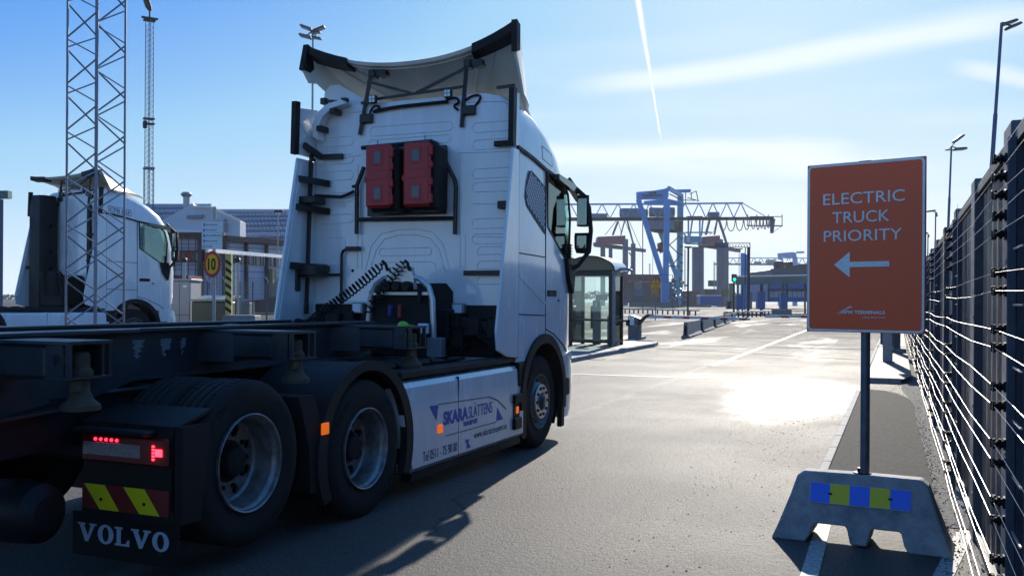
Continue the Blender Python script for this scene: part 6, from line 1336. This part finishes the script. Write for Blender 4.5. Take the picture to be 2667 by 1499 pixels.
# green bush beside the cabinet
random.seed(31); b0 = Z1(285, 1395, 24); bs = thing('bush', 'small round dark green bush at the foot of the grey cabinet', 'bush', (b0.x, b0.y, GY), 0)
m = MB()
for i in range(900):
    th, ph = random.uniform(0, 6.28), math.acos(random.uniform(-0.2, 1)); r = 0.34 * random.uniform(0.55, 1.05); c = Vector((r * math.sin(ph) * math.cos(th), r * math.sin(ph) * math.sin(th), 0.25 + r * math.cos(ph)))
    u = Vector((random.gauss(0, 1), random.gauss(0, 1), random.gauss(0, 1))).normalized(); v = u.orthogonal().normalized(); s_ = 0.028; m.add([c - u * s_, c + v * s_ * .5, c + u * s_, c - v * s_ * .5], [(0, 1, 2, 3)])
m.obj('foliage', mat('bush_leaf', (0.05, 0.09, 0.02), 0.6, noise=0.5, nscale=6), bs); MB().tube([(0, 0, 0), (0, 0, 0.3)], 0.03, 6).obj('stem', RUST, bs)
# teal portal at the far left edge
tp = thing('portal_frame', 'teal beam and blue column at the far left edge behind the second lorry', 'gantry', at(-10, 780, 60), TH)
m = MB(); a, b = at(-60, 508, 60), at(26, 507, 60); m.bar(a, b, 0.5, 0.48); wobj(m, 'beam', mat('teal_paint', (0.06, 0.16, 0.15), 0.5, noise=0.2), tp)
m = MB(); a, b = at(-8, 517, 60), at(-8, 517, 60); b.z = 0.3; m.bar(b, a - Vector((0, 0, .05)), 0.55, 0.5); wobj(m, 'column', CRNAVY, tp)
BARK = 0.56
# ------------------------------------------------------------ the terminal in the distance
def Z3(x, y, d): return at(1480 + x / 4.022, 460 + y / 4.022, d)
def ground_of(p): return Vector((p.x, p.y, 0.0))
def leg(mb, x0, y0, x1, y1, d, w_, Z=Z3, to_ground=False, d1=None):
    a, b = Z(x0, y0, d), Z(x1, y1, d1 or d)
    if to_ground: b = ground_of(b)
    mb.bar(b, a, w_, w_)
def truss(mb, x0, x1, yt0, yt1, yb0, yb1, d, n_, w_, Z=Z3):
    for i in range(n_):
        t0, tm, t1 = i / n_, (i + .5) / n_, (i + 1) / n_; X = lambda t: x0 + (x1 - x0) * t; YT = lambda t: yt0 + (yt1 - yt0) * t; YB = lambda t: yb0 + (yb1 - yb0) * t
        mb.bar(Z(X(t0), YB(t0), d), Z(X(tm) - 4, YT(tm), d), w_); mb.bar(Z(X(tm) + 4, YT(tm), d), Z(X(t1), YB(t1), d), w_)
DC = 300.0
cr = thing('gantry_crane', 'largest blue gantry crane with lettered cross beam and long truss boom', 'crane', ground_of(Z3(1030, 1300, DC)), TH, 'container cranes')
for dz, nm in ((0, 0), (12, 1)):
    m = MB(); dd = DC + dz; o = 0 if not dz else 8
    m.bar(Z3(-60, 290 - o * 0, dd), Z3(1200, 285, dd), 0.9); m.bar(Z3(1200, 283, dd), Z3(1830, 276, dd), 0.9); truss(m, -60, 1100, 292, 288, 440, 435, dd, 7, 0.5); truss(m, 1150, 1880, 285, 280, 432, 430, dd, 5, 0.5); m.bar(Z3(1830, 280, dd), Z3(2060, 412, dd), 0.4)
    wobj(m, 'boom_truss', CRBLUE, cr, 10)
m = MB(); m.bar(Z3(-60, 446, DC), Z3(1100, 443, DC), 1.4, 2.0); m.bar(Z3(1100, 441, DC), Z3(2150, 438, DC), 1.3, 1.8); m.bar(Z3(-60, 446, DC + 12), Z3(2150, 438, DC + 12), 1.3, 1.8); wobj(m, 'girder', CRDARK, cr)
m = MB(); slab(m, [(718, 160), (900, 145), (1000, 128), (1052, 112), (1052, 205), (1040, 235), (745, 235), (722, 245)], DC - 8, 2.0, Z3); cbm = wobj(m, 'cross_beam', CRBLUE, cr)
m = MB(); slab(m, [(800, 255), (1050, 232), (1175, 262), (1175, 292), (830, 288)], DC + 4, 3.0, Z3); slab(m, [(1090, 135), (1285, 130), (1285, 158), (1125, 165)], DC + 16, 2, Z3); m.bar(Z3(1052, 120, DC - 7), Z3(1195, 205, DC + 14), 1.4, 2.2); wobj(m, 'upper_frame', CRBLUE, cr)
for tx, x0, x1, y, sz in (('APM', 842, 918, 184, 1.15), ('TERMINALS', 770, 990, 214, 1.05)):
    o = text('lettering', tx, sz, CRDARK, Matrix.Identity(4), None, 'LEFT', 0.02, 0.05); xs = [v.co.x for v in o.data.vertices]; p = Z3(x0, y, DC - 8.3); q = Z3(x1, y - (x1 - x0) * 0.05, DC - 8.3)
    o.data.transform(frame(p, q - p, (0, 0, 1)) @ Matrix.Diagonal(((q - p).length / max(xs), 1, 1, 1))); I = (Matrix.Translation(cr.location) @ Matrix.Rotation(TH, 4, 'Z')).inverted(); o.data.transform(I); o.parent = cbm
m = MB(); leg(m, 735, 240, 1010, 1120, DC - 8, 2.6); leg(m, 1035, 235, 1020, 1100, DC - 8, 3.0); leg(m, 1015, 1100, 1015, 1300, DC - 8, 4.2, to_ground=True); wobj(m, 'front_leg', CRBLUE, cr)
m = MB(); leg(m, 955, 560, 1135, 1040, DC + 14, 2.4); leg(m, 1175, 205, 1165, 1040, DC + 14, 3.2); leg(m, 1150, 1040, 1150, 1300, DC + 14, 4.6, to_ground=True); wobj(m, 'rear_leg', CRTEAL, cr)
m = MB()
for a in ((1165, 620, 1060, 715), (1060, 715, 1165, 815), (1165, 830, 1095, 920), (1050, 935, 1165, 940), (1060, 180, 1195, 250)): zbar(m, Z3, *a, DC + 10, 0.55)
for k in range(5): m.bar(Z3(1175, 640 + k * 85, DC + 13), Z3(1200, 650 + k * 85, DC + 13), 0.8)
wobj(m, 'brace', CRDARK, cr)
m = MB(); slab(m, [(845, 458), (1115, 455), (1115, 552), (845, 545)], DC - 4, 6, Z3); wobj(m, 'machine_house', CRGREY, cr)
m = MB(); slab(m, [(845, 546), (1115, 553), (1200, 520), (1200, 575), (1080, 572), (1000, 580), (930, 570)], DC - 4, 6, Z3); slab(m, [(1117, 458), (1200, 470), (1200, 519), (1117, 550)], DC - 2, 5, Z3); wobj(m, 'trolley', mat('trolley_brown', (0.10, 0.07, 0.06), 0.7, noise=0.4, nscale=0.5), cr)
m = MB(); a, b = Z3(540, 380, DC + 6), Z3(830, 380, DC + 6); m.tube([a, b], 1.35, 16); m.tube([Z3(850, 370, DC + 6), Z3(1110, 372, DC + 6)], 1.6, 16); slab(m, [(245, 385), (410, 385), (410, 432), (245, 432)], DC + 6, 3, Z3); slab(m, [(560, 330), (800, 330), (800, 432), (560, 432)], DC + 4, 2, Z3); wobj(m, 'machinery', mat('machinery_grey', (0.20, 0.24, 0.30), 0.5, noise=0.4, nscale=0.3), cr)
m = MB(); slab(m, [(1480, 370), (1585, 370), (1585, 425), (1480, 425)], DC + 5, 3, Z3); slab(m, [(1250, 412), (1410, 412), (1410, 432), (1250, 432)], DC - 2, 3, Z3); m.bar(Z3(1870, 512, DC), Z3(2245, 515, DC), 0.7); m.bar(Z3(1900, 418, DC), Z3(2240, 418, DC), 0.45); slab(m, [(2120, 440), (2170, 440), (2150, 590), (2125, 590)], DC, 1.2, Z3)
for x in (1880, 1975, 2095, 2240): m.bar(Z3(x, 395, DC), Z3(x, 515, DC), 0.4)
m.bar(Z3(2140, 585, DC), Z3(2240, 515, DC), 0.25); wobj(m, 'boom_end', CRNAVY, cr)
m = MB()
for x0, x1, dp in ((1580, 1660, 110), (1660, 1750, 115), (1755, 1835, 110), (1840, 1900, 100), (1915, 1960, 90), (1970, 2005, 100), (2010, 2040, 85), (2045, 2075, 95), (2080, 2110, 80)):
    m.tube([Z3(x0 + (x1 - x0) * t, 455 + dp * (4 * t * (1 - t)) ** 0.6, DC) for t in [i / 10 for i in range(11)]], 0.14, 4)
wobj(m, 'festoon_cable', CRDARK, cr)
m = MB(); slab(m, [(955, 690), (985, 680), (1000, 700), (1058, 690), (1060, 745), (1045, 800), (1030, 770), (985, 795), (975, 770), (935, 785), (940, 755), (960, 740)], DC, 5, Z3); wobj(m, 'spreader', RUSTY, cr)
m = MB()
for a in ((1230, 165, 1230, 300), (1290, 165, 1290, 235), (1200, 245, 1330, 248), (1250, 220, 1370, 255), (1275, 180, 1340, 150), (1340, 150, 1360, 250)): zbar(m, Z3, *a, DC + 14, 0.45)
wobj(m, 'walkway', CRDARK, cr)
# cabin frame hanging under the boom
m = MB(); slab(m, [(1225, 620), (1395, 625), (1395, 685), (1225, 690)], DC + 2, 3, Z3); cb_ = wobj(m, 'cabin', CRTEAL, cr)
m = MB(); slab(m, [(1240, 635), (1275, 635), (1275, 660), (1240, 660)], DC + 1.7, 0.3, Z3); slab(m, [(1240, 668), (1275, 668), (1275, 684), (1240, 684)], DC + 1.7, 0.3, Z3); wobj(m, 'cabin_window', GLASST if False else LAMPGL, cr, parent=cb_)
m = MB()
for a in ((1258, 455, 1258, 620), (1300, 455, 1275, 620), (1378, 455, 1378, 625), (1410, 455, 1395, 620), (1225, 700, 1400, 705), (1225, 585, 1500, 583), (1205, 580, 1240, 640)): zbar(m, Z3, *a, DC + 2, 0.8)
wobj(m, 'hanger', CRTEAL, cr)
# faded red ship cranes beyond
def ship_crane(label, hx, lx, d, lean, aframe):
    g = thing('ship_crane', label, 'crane', ground_of(Z3(hx[0], 1000, d)), TH, 'container cranes')
    m = MB(); slab(m, [(hx[0], 628), (hx[1] - 20, 615), (hx[1] - 20, 650), (hx[1] + 5, 655), (hx[1] + 5, 700), (hx[0] - 10, 690)], d, 9, Z3); wobj(m, 'machine_house', CRMAG, g)
    m = MB(); m.bar(Z3(hx[0] - 35, 705, d - 4), Z3(hx[1] + 180, 775, d + 18), 3.0, 2.6); m.bar(Z3(hx[0] - 35, 725, d - 4), Z3(hx[1], 760, d + 10), 1.4); wobj(m, 'girder', mat('girder_dull', (0.16, 0.12, 0.15), 0.6), g)
    m = MB()
    for x, y, w_ in lx: leg(m, x, y, x, 1250, d, w_, to_ground=True)
    wobj(m, 'portal_leg', CRNAVY, g)
    m = MB()
    for a in aframe: zbar(m, Z3, *a[:4], d, a[4])
    wobj(m, 'stay', CRNAVY, g)
ship_crane('left ship crane with a faded red machine house, seen above the booth roof', (310, 620), ((362, 700, 3.6), (443, 740, 2.8), (598, 655, 4.0), (680, 700, 3.4)), 420, 0, ((385, 612, 510, 455, .5), (465, 612, 520, 470, 1.6), (550, 610, 590, 465, 1.0), (590, 455, 690, 700, .4), (618, 460, 680, 700, 1.3), (640, 470, 770, 770, .4), (635, 790, 680, 860, .8), (620, 1010, 680, 900, .8), (525, 465, 560, 610, .4)))
ship_crane('right ship crane with a faded red machine house, behind the blue crane boom', (1410, 1610), ((1333, 740, 4.6), (1393, 740, 3.4), (1587, 660, 4.2), (1650, 690, 3.6)), 400, 0, ((1440, 610, 1480, 455, 1.6), (1530, 610, 1560, 455, 1.2), (1580, 455, 1655, 690, 1.6), (1555, 455, 1530, 560, .5), (1345, 820, 1385, 900, .8), (1385, 900, 1345, 980, .8), (1540, 560, 1480, 610, .4), (1620, 780, 1650, 860, .8), (1610, 1040, 1655, 940, .8)))
# small gantry crane on the right
g = thing('gantry_crane', 'small distant blue gantry crane with its truss behind the navy building', 'crane', ground_of(Z3(2290, 1000, 620)), TH, 'container cranes'); DS = 620
m = MB(); m.bar(Z3(1600, 850, DS), Z3(2600, 853, DS), 1.0); truss(m, 1620, 2560, 852, 853, 915, 918, DS, 13, 0.7); wobj(m, 'boom_truss', CRTEAL, g, 10)
m = MB(); m.bar(Z3(1525, 915, DS), Z3(2600, 922, DS), 2.0); wobj(m, 'girder', CRNAVY, g)
m = MB(); slab(m, [(2205, 800), (2360, 788), (2390, 800), (2390, 850), (2370, 850), (2205, 838)], DS - 8, 3, Z3); m.bar(Z3(2390, 793, DS), Z3(2470, 790, DS), 2.2)
for x in (2222, 2375): leg(m, x, 840, x, 1100, DS - 7, 4.5, to_ground=True)
wobj(m, 'portal', CRBLUE, g)
m = MB(); slab(m, [(2095, 868), (2190, 868), (2190, 915), (2095, 915)], DS, 6, Z3); slab(m, [(1960, 888), (2025, 888), (2025, 915), (1960, 915)], DS, 4, Z3); wobj(m, 'machinery', CRGREY, g)
# blue pylon
g = thing('pylon', 'light blue pylon standing behind the dark sign gantry', 'pylon', ground_of(Z3(1840, 1100, 260)), TH); m = MB(); leg(m, 1828, 800, 1828, 1200, 260, 1.8, to_ground=True); leg(m, 1868, 812, 1868, 1200, 262, 1.2, to_ground=True)
for k in range(7): m.bar(Z3(1828, 820 + k * 45, 261), Z3(1868, 842 + k * 45, 261), 0.4)
wobj(m, 'frame', CRBLUE, g)
# sign gantry over the lanes
g = thing('sign_gantry', 'dark sign gantry over the lanes with thin truss beam between two posts', 'gantry', ground_of(Z3(1560, 1390, 110)), TH); DG = 112.0
m = MB(); leg(m, 1258, 735, 1252, 1400, DG, 0.36, to_ground=True); wobj(m, 'post', CRDARK, g)
m = MB(); leg(m, 1890, 735, 1885, 1400, DG, 0.55, to_ground=True); leg(m, 1855, 735, 1850, 1400, DG + .8, 0.16, to_ground=True); wobj(m, 'post', CRDARK, g)
m = MB(); m.bar(Z3(1220, 738, DG), Z3(1290, 738, DG), 0.35); m.bar(Z3(1545, 692, DG), Z3(1905, 692, DG), 0.10); m.bar(Z3(1215, 738, DG), Z3(1905, 738, DG), 0.14); truss(m, 1545, 1905, 694, 694, 736, 736, DG, 12, 0.06); m.bar(Z3(1905, 692, DG), Z3(1905, 745, DG), 0.12); m.bar(Z3(1545, 692, DG), Z3(1545, 740, DG), 0.12); wobj(m, 'beam', CRDARK, g)
m = MB(); slab(m, [(1560, 700), (1650, 700), (1650, 735), (1560, 735)], DG - .3, 0.25, Z3); sb = wobj(m, 'sign_box', CRNAVY, g)
# light poles of the lanes
for nm, x, y0, y1, d, w_, lb, hd in (('lamp_pole', 1790, 755, 1390, 180, 0.16, 'thin double arm lamp pole between the right ship crane and the gantry post', 1), ('lamp_pole', 780, 480, 1340, 150, 0.24, 'tall thin blue pole left of the largest crane leg', 0), ('lamp_pole', 885, 790, 1330, 260, 0.2, 'short thin pole between the two left cranes', 0)):
    g = thing(nm, lb, 'lamp pole', ground_of(Z3(x, y1, d)), TH); m = MB(); leg(m, x, y0, x, y1, d, w_, to_ground=True); wobj(m, 'pole', POLEB, g)
    m = MB(); k = 24 if hd else 5; m.bar(Z3(x - k, y0, d), Z3(x + k, y0 - 3, d), 0.16); 
    if hd: m.bar(Z3(x - k - 10, y0 + 6, d), Z3(x - k + 8, y0 + 4, d), 0.35); m.bar(Z3(x + k - 8, y0 - 3, d), Z3(x + k + 10, y0 + 2, d), 0.35)
    wobj(m, 'arm', CRDARK, g)
# navy buildings and the lane canopy
NAVY = mat('navy_sheet', (0.035, 0.06, 0.12), 0.5, noise=0.2, nscale=0.4); BLUEW = mat('blue_sheet', (0.055, 0.13, 0.33), 0.5, noise=0.15, nscale=0.4)
g = thing('navy_hall', 'dark navy hall with a sloping roof behind the lane canopy', 'building', ground_of(Z3(2300, 1040, 260)), TH)
m = MB(); slab(m, [(2128, 975), (2330, 945), (2620, 905), (2620, 1240), (2140, 1240)], 260, 30, Z3); wobj(m, 'wall', NAVY, g)
m = MB(); m.bar(Z3(2120, 976, 258), Z3(2330, 945, 258), 0.8); m.bar(Z3(2330, 945, 258), Z3(2620, 905, 258), 0.8); wobj(m, 'roof_edge', CRDARK, g)
m = MB()
for x, y, r in ((2205, 925, 1.5), (2275, 928, 1.2), (2320, 918, 1.0)): p = Z3(x, y, 262); m.lathe([(0, r), (r * .8, r * .7), (r, 0), (r * .8, -r), (0, -r)], tuple(p), 'z', 14)
wobj(m, 'roof_fan', CRDARK, g)
g = thing('blue_office', 'blue office building with a long row of windows under the canopy', 'building', ground_of(Z3(2300, 1310, 190)), TH)
m = MB(); slab(m, [(2090, 1088), (2620, 1085), (2620, 1310), (2090, 1310)], 190, 14, Z3); wobj(m, 'wall', BLUEW, g)
for i in range(9):
    m = MB(); x = 2112 + i * 48; slab(m, [(x, 1200), (x + 40, 1200), (x + 40, 1262), (x, 1262)], 189.8, 0.2, Z3); f = wobj(m, 'window', mat('pale_window', (0.30, 0.38, 0.45), 0.15, noise=0.4, nscale=0.4), g)
m = MB(); slab(m, [(2100, 1170), (2620, 1170), (2620, 1192), (2100, 1192)], 189.6, 0.4, Z3); slab(m, [(2090, 1085), (2112, 1085), (2112, 1310), (2090, 1310)], 189.6, 0.4, Z3); wobj(m, 'dark_band', NAVY, g)
g = thing('lane_canopy', 'long flat green grey canopy on slim posts over the check lanes', 'canopy', ground_of(Z3(2100, 1390, 150)), TH); DK = 140.0
m = MB(); a, b, c, d = Z3(1750, 1048, DK - 12), Z3(2640, 1030, DK - 12), Z3(2640, 1034, DK + 14), Z3(1790, 1040, DK + 14)
m.add([a, b, c, d] + [p - Vector((0, 0, 1.1)) for p in (a, b, c, d)], [(0, 1, 2, 3), (7, 6, 5, 4), (0, 4, 5, 1), (1, 5, 6, 2), (2, 6, 7, 3), (3, 7, 4, 0)]); cn = wobj(m, 'roof', mat('canopy_green_grey', (0.16, 0.20, 0.20), 0.5, noise=0.3, nscale=0.3), g)
m = MB(); a2 = [Z3(1760, 1043, DK - 12.2), Z3(2640, 1026, DK - 12.2)]; m.bar(a2[0], a2[1], 0.35, 0.28); wobj(m, 'roof_edge', WHITE, g, parent=cn)
for x in (1775, 1825, 2018, 2032, 2250, 2288, 2480):
    m = MB(); leg(m, x, 1075, x, 1390, DK - (6 if x % 2 else 0), 0.42, to_ground=True); wobj(m, 'post', mat('post_teal_grey', (0.10, 0.18, 0.20), 0.5), g)
# lane furniture
def far_box(name, label, cat, x0, x1, y0, y1, d, depth, mt, group=None, top=None):
    p = Z3((x0 + x1) / 2, y0, d); w_ = (Z3(x1, y0, d) - Z3(x0, y0, d)).length; b = max(0.0, Z3(x0, y1, d).z); g = thing(name, label, cat, (p.x, p.y, b), TH, group); h_ = p.z - b
    MB().box(-w_ / 2, w_ / 2, 0, depth, 0, h_, 0.02).obj('body', mt, g)
    if top: MB().box(-w_ / 2 - .02, w_ / 2 + .02, -.05, depth + .05, h_ + 0.005, h_ + 0.25, 0.02).obj('lid', top, g)
    else: MB().box(-w_ / 2 - .03, w_ / 2 + .03, -.03, depth + .03, h_ + 0.004, h_ + 0.06).obj('lid', mt, g)
    return g
far_box('blue_kiosk', 'blue cabin with a bright white roof edge standing on the far apron', 'kiosk', 1385, 1600, 1248, 1352, 240, 5, BLUEW, None, WHITE)
LG = 'lane cabinets under the canopy'
for x0, x1, y0, mt, lb in ((1985, 2065, 1208, BLUEW, 'widest blue lane cabinet under the middle of the canopy'), (2232, 2290, 1220, BLUEW, 'blue lane cabinet under the right of the canopy'), (1765, 1830, 1245, BLUEW, 'blue lane cabinet beside the traffic light'), (1890, 1928, 1215, CONC, 'pale beige column behind the thick gantry post'), (1700, 1735, 1120, BEIGE, 'beige tall cabinet left of the traffic light'), (1670, 1730, 1310, CRDARK, 'short black bin left of the traffic light')):
    far_box('lane_cabinet', lb, 'cabinet', x0, x1, y0, 1385, 122, 1.0, mt, LG)
# traffic light
p = Z3(1735, 1390, 100); g = thing('traffic_light', 'traffic light showing green on a black post left of the canopy', 'traffic light', ground_of(p), TH); h_ = Z3(1735, 1100, 100).z
MB().tube([(0, 0, 0), (0, 0, h_)], 0.10, 8).obj('post', CRDARK, g); MB().box(-0.26, 0.26, -0.2, 0.1, h_, h_ + 0.78 * 1.05, 0.04).obj('housing', BLKM, g)
MB().lathe([(0, -0.24), (0.16, -0.24), (0.16, -0.205), (0, -0.205)], (0, 0, h_ + 0.25), 'y', 20).obj('green_lens', mat('green_lamp', (0.02, 0.8, 0.5), 0.3, emit=(0.02, 0.95, 0.55), estr=1.6), g)
MB().lathe([(0, -0.24), (0.15, -0.24), (0.15, -0.205), (0, -0.205)], (0, 0, h_ + 0.62), 'y', 20).obj('red_lens', REDLENS, g)
# warning signs on a post
p = Z3(915, 1390, 84); g = thing('warning_sign', 'yellow warning triangle above a yellow plate and a round sign reading 30', 'sign', ground_of(p), TH); zt, zb = Z3(915, 1032, 84).z, Z3(915, 1122, 84).z; hw = 50 / 4.022 * 84 / 2440
SR = mat('sign_orange_red', (0.75, 0.10, 0.02), 0.4); YL = mat('sign_amber', (0.85, 0.42, 0.02), 0.4)
MB().tube([(0, 0.06, 0), (0, 0.06, zt - 0.3)], 0.045, 8).obj('post', GALV, g)
MB().prism([(-hw, zb), (hw, zb), (0, zt)], 'y', -0.02, 0.0).obj('triangle', SR, g); MB().prism([(-hw * .70, zb + hw * .20), (hw * .70, zb + hw * .20), (0, zt - hw * .42)], 'y', -0.026, -0.021).obj('triangle_face', YL, g)
m = MB(); m.lathe([(0, -.032), (.07, -.032), (.07, -.027), (0, -.027)], (0, 0, zb + 0.42), 'y', 12); m.prism([(-.05, zb + .16), (.05, zb + .16), (.04, zb + .33), (-.04, zb + .33)], 'y', -.032, -.027); m.obj('symbol', BLACK, g)
z1_, z2_ = Z3(915, 1126, 84).z, Z3(915, 1168, 84).z; MB().box(-hw, hw, -0.02, 0, z2_, z1_, 0.01).obj('plate', YL, g)
m = MB()
for i, k in enumerate((0.7, 0.8)): m.box(-hw * k, hw * k, -0.026, -0.021, z1_ - 0.13 - i * 0.16, z1_ - 0.09 - i * 0.16)
m.obj('plate_line', BLACK, g)
zc = Z3(912, 1203, 84).z; r_ = 32 / 4.022 * 84 / 2440; MB().lathe([(0, -.02), (r_, -.02), (r_, 0), (0, 0)], (0, 0, zc), 'y', 28).obj('round_plate', SR, g); MB().lathe([(0, -.025), (r_ * .74, -.025), (r_ * .74, -.0205), (0, -.0205)], (0, 0, zc), 'y', 28).obj('round_face', YL, g)
o = text('number', '30', 0.3, BLACK, Matrix.Identity(4), g, 'CENTER', 0.004, 0.001); xs = [v.co.x for v in o.data.vertices]; ys = [v.co.y for v in o.data.vertices]
o.data.transform(frame((0, -0.028, zc), (1, 0, 0), (0, 0, 1)) @ Matrix.Diagonal((r_ * 1.05 / (max(xs) - min(xs)), r_ * 0.75 / (max(ys) - min(ys)), 1, 1)) @ Matrix.Translation((-(max(xs) + min(xs)) / 2, -(max(ys) + min(ys)) / 2, 0)))
# guard rails
def guard(label, u0, v0, u1, v1, d0, d1, n_):
    a, b = at(u0, v0, d0), at(u1, v1, d1); a.z = b.z = 0.66; g = thing('guard_rail', label, 'guard rail', ground_of(a), 0, 'steel guard rails'); ax = b - a; L_ = ax.length
    g.rotation_euler = (0, 0, math.atan2(ax.y, ax.x)); m = MB(); m.box(0, L_, -0.05, 0.05, 0.52, 0.70, 0.02); m.box(0, L_, -0.35, -0.25, 0.52, 0.70, 0.02); m.obj('rail', GALVL, g)
    for i in range(n_): x = (i + .5) * L_ / n_; MB().box(x - 0.05, x + 0.05, -0.24, -0.06, 0, 0.60).obj('post', CRDARK, g)
guard('left steel guard rail on short posts below the warning signs', 1625, 803, 1822, 806, 140, 118, 15)
guard('right steel guard rail on short posts below the traffic light', 1888, 810, 2014, 808, 100, 116, 11)
# concrete walls and container stacks of the yard
far_box('concrete_wall', 'long low concrete wall in front of the container stacks', 'wall', 640, 1160, 1318, 1366, 250, 1, mat('green_grey_concrete', (0.20, 0.22, 0.20), 0.8, noise=0.3, nscale=0.5))
far_box('concrete_wall', 'second low concrete wall left of the blue cabin', 'wall', 1175, 1500, 1340, 1366, 235, 1, MATS['green_grey_concrete'])
far_box('concrete_wall', 'pale concrete block wall right of the guard rail by the big sign', 'concrete block', 2150, 2342, 1398, 1470, 76, 0.6, CONC)
far_box('concrete_wall', 'concrete block behind the left end of the right guard rail', 'concrete block', 1640, 1760, 1425, 1455, 92, 0.6, CONC)
CT = [mat('container_' + n_, c, 0.6, noise=0.25, nscale=0.4) for n_, c in (('maroon', (0.16, 0.04, 0.06)), ('brown', (0.15, 0.075, 0.065)), ('olive', (0.10, 0.10, 0.05)), ('slate', (0.08, 0.09, 0.13)), ('steel_blue', (0.08, 0.17, 0.28)), ('grey', (0.22, 0.23, 0.25)))]
CN = ['maroon', 'brown', 'olive', 'slate blue', 'steel blue', 'grey']
random.seed(17); ds = 330.0; rows = [(500, 1080, 1020), (500, 1080, 1093), (500, 1080, 1170), (500, 1130, 1245)]
pat = [[(500, 640, 0), (645, 760, 1), (765, 900, 0), (905, 1030, 0)], [(500, 600, 1), (605, 690, 1), (695, 770, 5), (775, 870, 1), (875, 980, 0), (985, 1090, 4)], [(500, 700, 3), (705, 790, 4), (795, 870, 3), (875, 960, 2), (965, 1120, 3)], [(500, 660, 3), (665, 800, 3), (805, 980, 2), (985, 1180, 1)]]
where = ['top', 'second', 'third', 'bottom']
for r_i, (row, ytop) in enumerate(zip(pat, (1022, 1098, 1172, 1246))):
    for c_i, (x0, x1, k) in enumerate(row):
        container('%s shipping container, number %d from the left in the %s tier of the far stack' % (CN[k], c_i + 1, where[r_i]) if False else '%s container in the %s tier of the far stack, %s' % (CN[k], where[r_i], ['at its left end', 'second from the left', 'third from the left', 'fourth from the left', 'fifth from the left', 'at its right end'][c_i]), x0, x1, ytop, ds, CT[k], 75 / 4.022 * ds / 2440 - 0.06, 0, Zf=Z3)
for c_i, (x0, x1, ytop, k, lb) in enumerate(((1180, 1385, 1195, 1, 'brown container in the low stack left of the blue cabin'), (1270, 1400, 1275, 1, 'lower brown container touching the blue cabin'), (1430, 1560, 1175, 1, 'small brown container behind the blue cabin roof'), (1475, 1560, 1085, 3, 'dark container on the horizon between the crane legs'), (1600, 1700, 1180, 2, 'olive container right of the blue cabin'), (1930, 2090, 1095, 5, 'grey container behind the lane cabinets'), (1930, 2000, 1175, 1, 'brown container behind the widest lane cabinet'), (1190, 1300, 1262, 3, 'slate container at the foot of the big crane'))):
    container(lb, x0, x1, ytop, 345 if c_i != 3 else 420, CT[k], 75 / 4.022 * 345 / 2440, 0, Zf=Z3)
# small works at the crane foot
random.seed(23); g = thing('pipework', 'tangle of blue pipework and frames at the foot of the largest crane', 'pipework', ground_of(Z3(1110, 1300, 290)), TH); m = MB()
for i in range(46):
    x, y = random.uniform(1030, 1230), random.uniform(1060, 1290); x2, y2 = x + random.uniform(-40, 40), y + random.uniform(-50, 60); m.bar(Z3(x, y, 292 + random.uniform(-6, 6)), Z3(x2, min(y2, 1330), 292), random.uniform(0.3, 1.0))
wobj(m, 'frame', CRNAVY, g)
g = thing('mesh_gate', 'open frame gate with thin vertical bars in front of the container stack', 'gate', ground_of(Z3(800, 1390, 130)), TH); m = MB()
for x in (560, 1095): leg(m, x, 1030, x, 1400, 128, 0.12, to_ground=True)
m.bar(Z3(560, 1028, 128), Z3(1095, 1028, 128), 0.10); m.bar(Z3(560, 1100, 128), Z3(1095, 1100, 128), 0.07)
for x in range(610, 1095, 60): m.bar(Z3(x, 1028, 128), Z3(x, 1110, 128), 0.04)
wobj(m, 'frame', CRNAVY, g)
# wood on the horizon: one far mass
random.seed(41); m = MB()
HZ = mat('far_wood', (0.06, 0.075, 0.055), 0.9, noise=0.4, nscale=0.05)
for i in range(9500):
    u = random.uniform(-1100, 2900); env = 8.5 + 3.0 * math.sin(u * 0.021) + 2.0 * math.sin(u * 0.057 + 1); d = random.uniform(900, 960); hgt = env * random.uniform(0.0, 1.0) ** 0.6; p = at(u, 787 - 14 - hgt + 14, d); p.z = max(0, p.z * 1.6 + 2)
    a = Vector((random.gauss(0, 1), random.gauss(0, 1), random.gauss(0, 1))).normalized(); b = a.orthogonal().normalized(); s_ = random.uniform(0.9, 2.0); m.add([p - a * s_, p + b * s_ * .7, p + a * s_, p - b * s_ * .7], [(0, 1, 2, 3)])
tag(m.obj('far_wood', HZ), kind='stuff')
# thin far masts
for k, (x, y0, lb) in enumerate(((1222, 760, 'thin lattice mast left of the sign gantry post'), (1530, 890, 'thin mast at the left end of the small crane boom'), (853, 910, 'short mast beside the first lamp pole'))):
    g = thing('antenna_mast', lb, 'mast', ground_of(Z3(x, 1200, 380)), TH); m = MB(); leg(m, x - 5, y0, x - 5, 1200, 380, 0.3, to_ground=True); leg(m, x + 5, y0, x + 5, 1200, 380, 0.3, to_ground=True)
    for j in range(int((1200 - y0) / 22)): m.bar(Z3(x - 5, y0 + j * 22, 380), Z3(x + 5, y0 + j * 22 + 11, 380), 0.2)
    wobj(m, 'frame', CRGREY, g)
BARK = 1.0
# ------------------------------------------------------------ air: even pale haze round everything
hm = bpy.data.materials.new('haze'); hm.use_nodes = True; t = hm.node_tree; t.nodes.clear(); o_ = t.nodes.new('ShaderNodeOutputMaterial'); pv = t.nodes.new('ShaderNodeVolumePrincipled')
pv.inputs['Color'].default_value = (0.93, 0.96, 1.0, 1); pv.inputs['Density'].default_value = 0.00016; pv.inputs['Anisotropy'].default_value = 0.3; t.links.new(pv.outputs[0], o_.inputs['Volume'])
hz_ = MB().box(-620, 420, -40, 1010, -1.0, 62).obj('haze', hm); tag(hz_, kind='stuff')
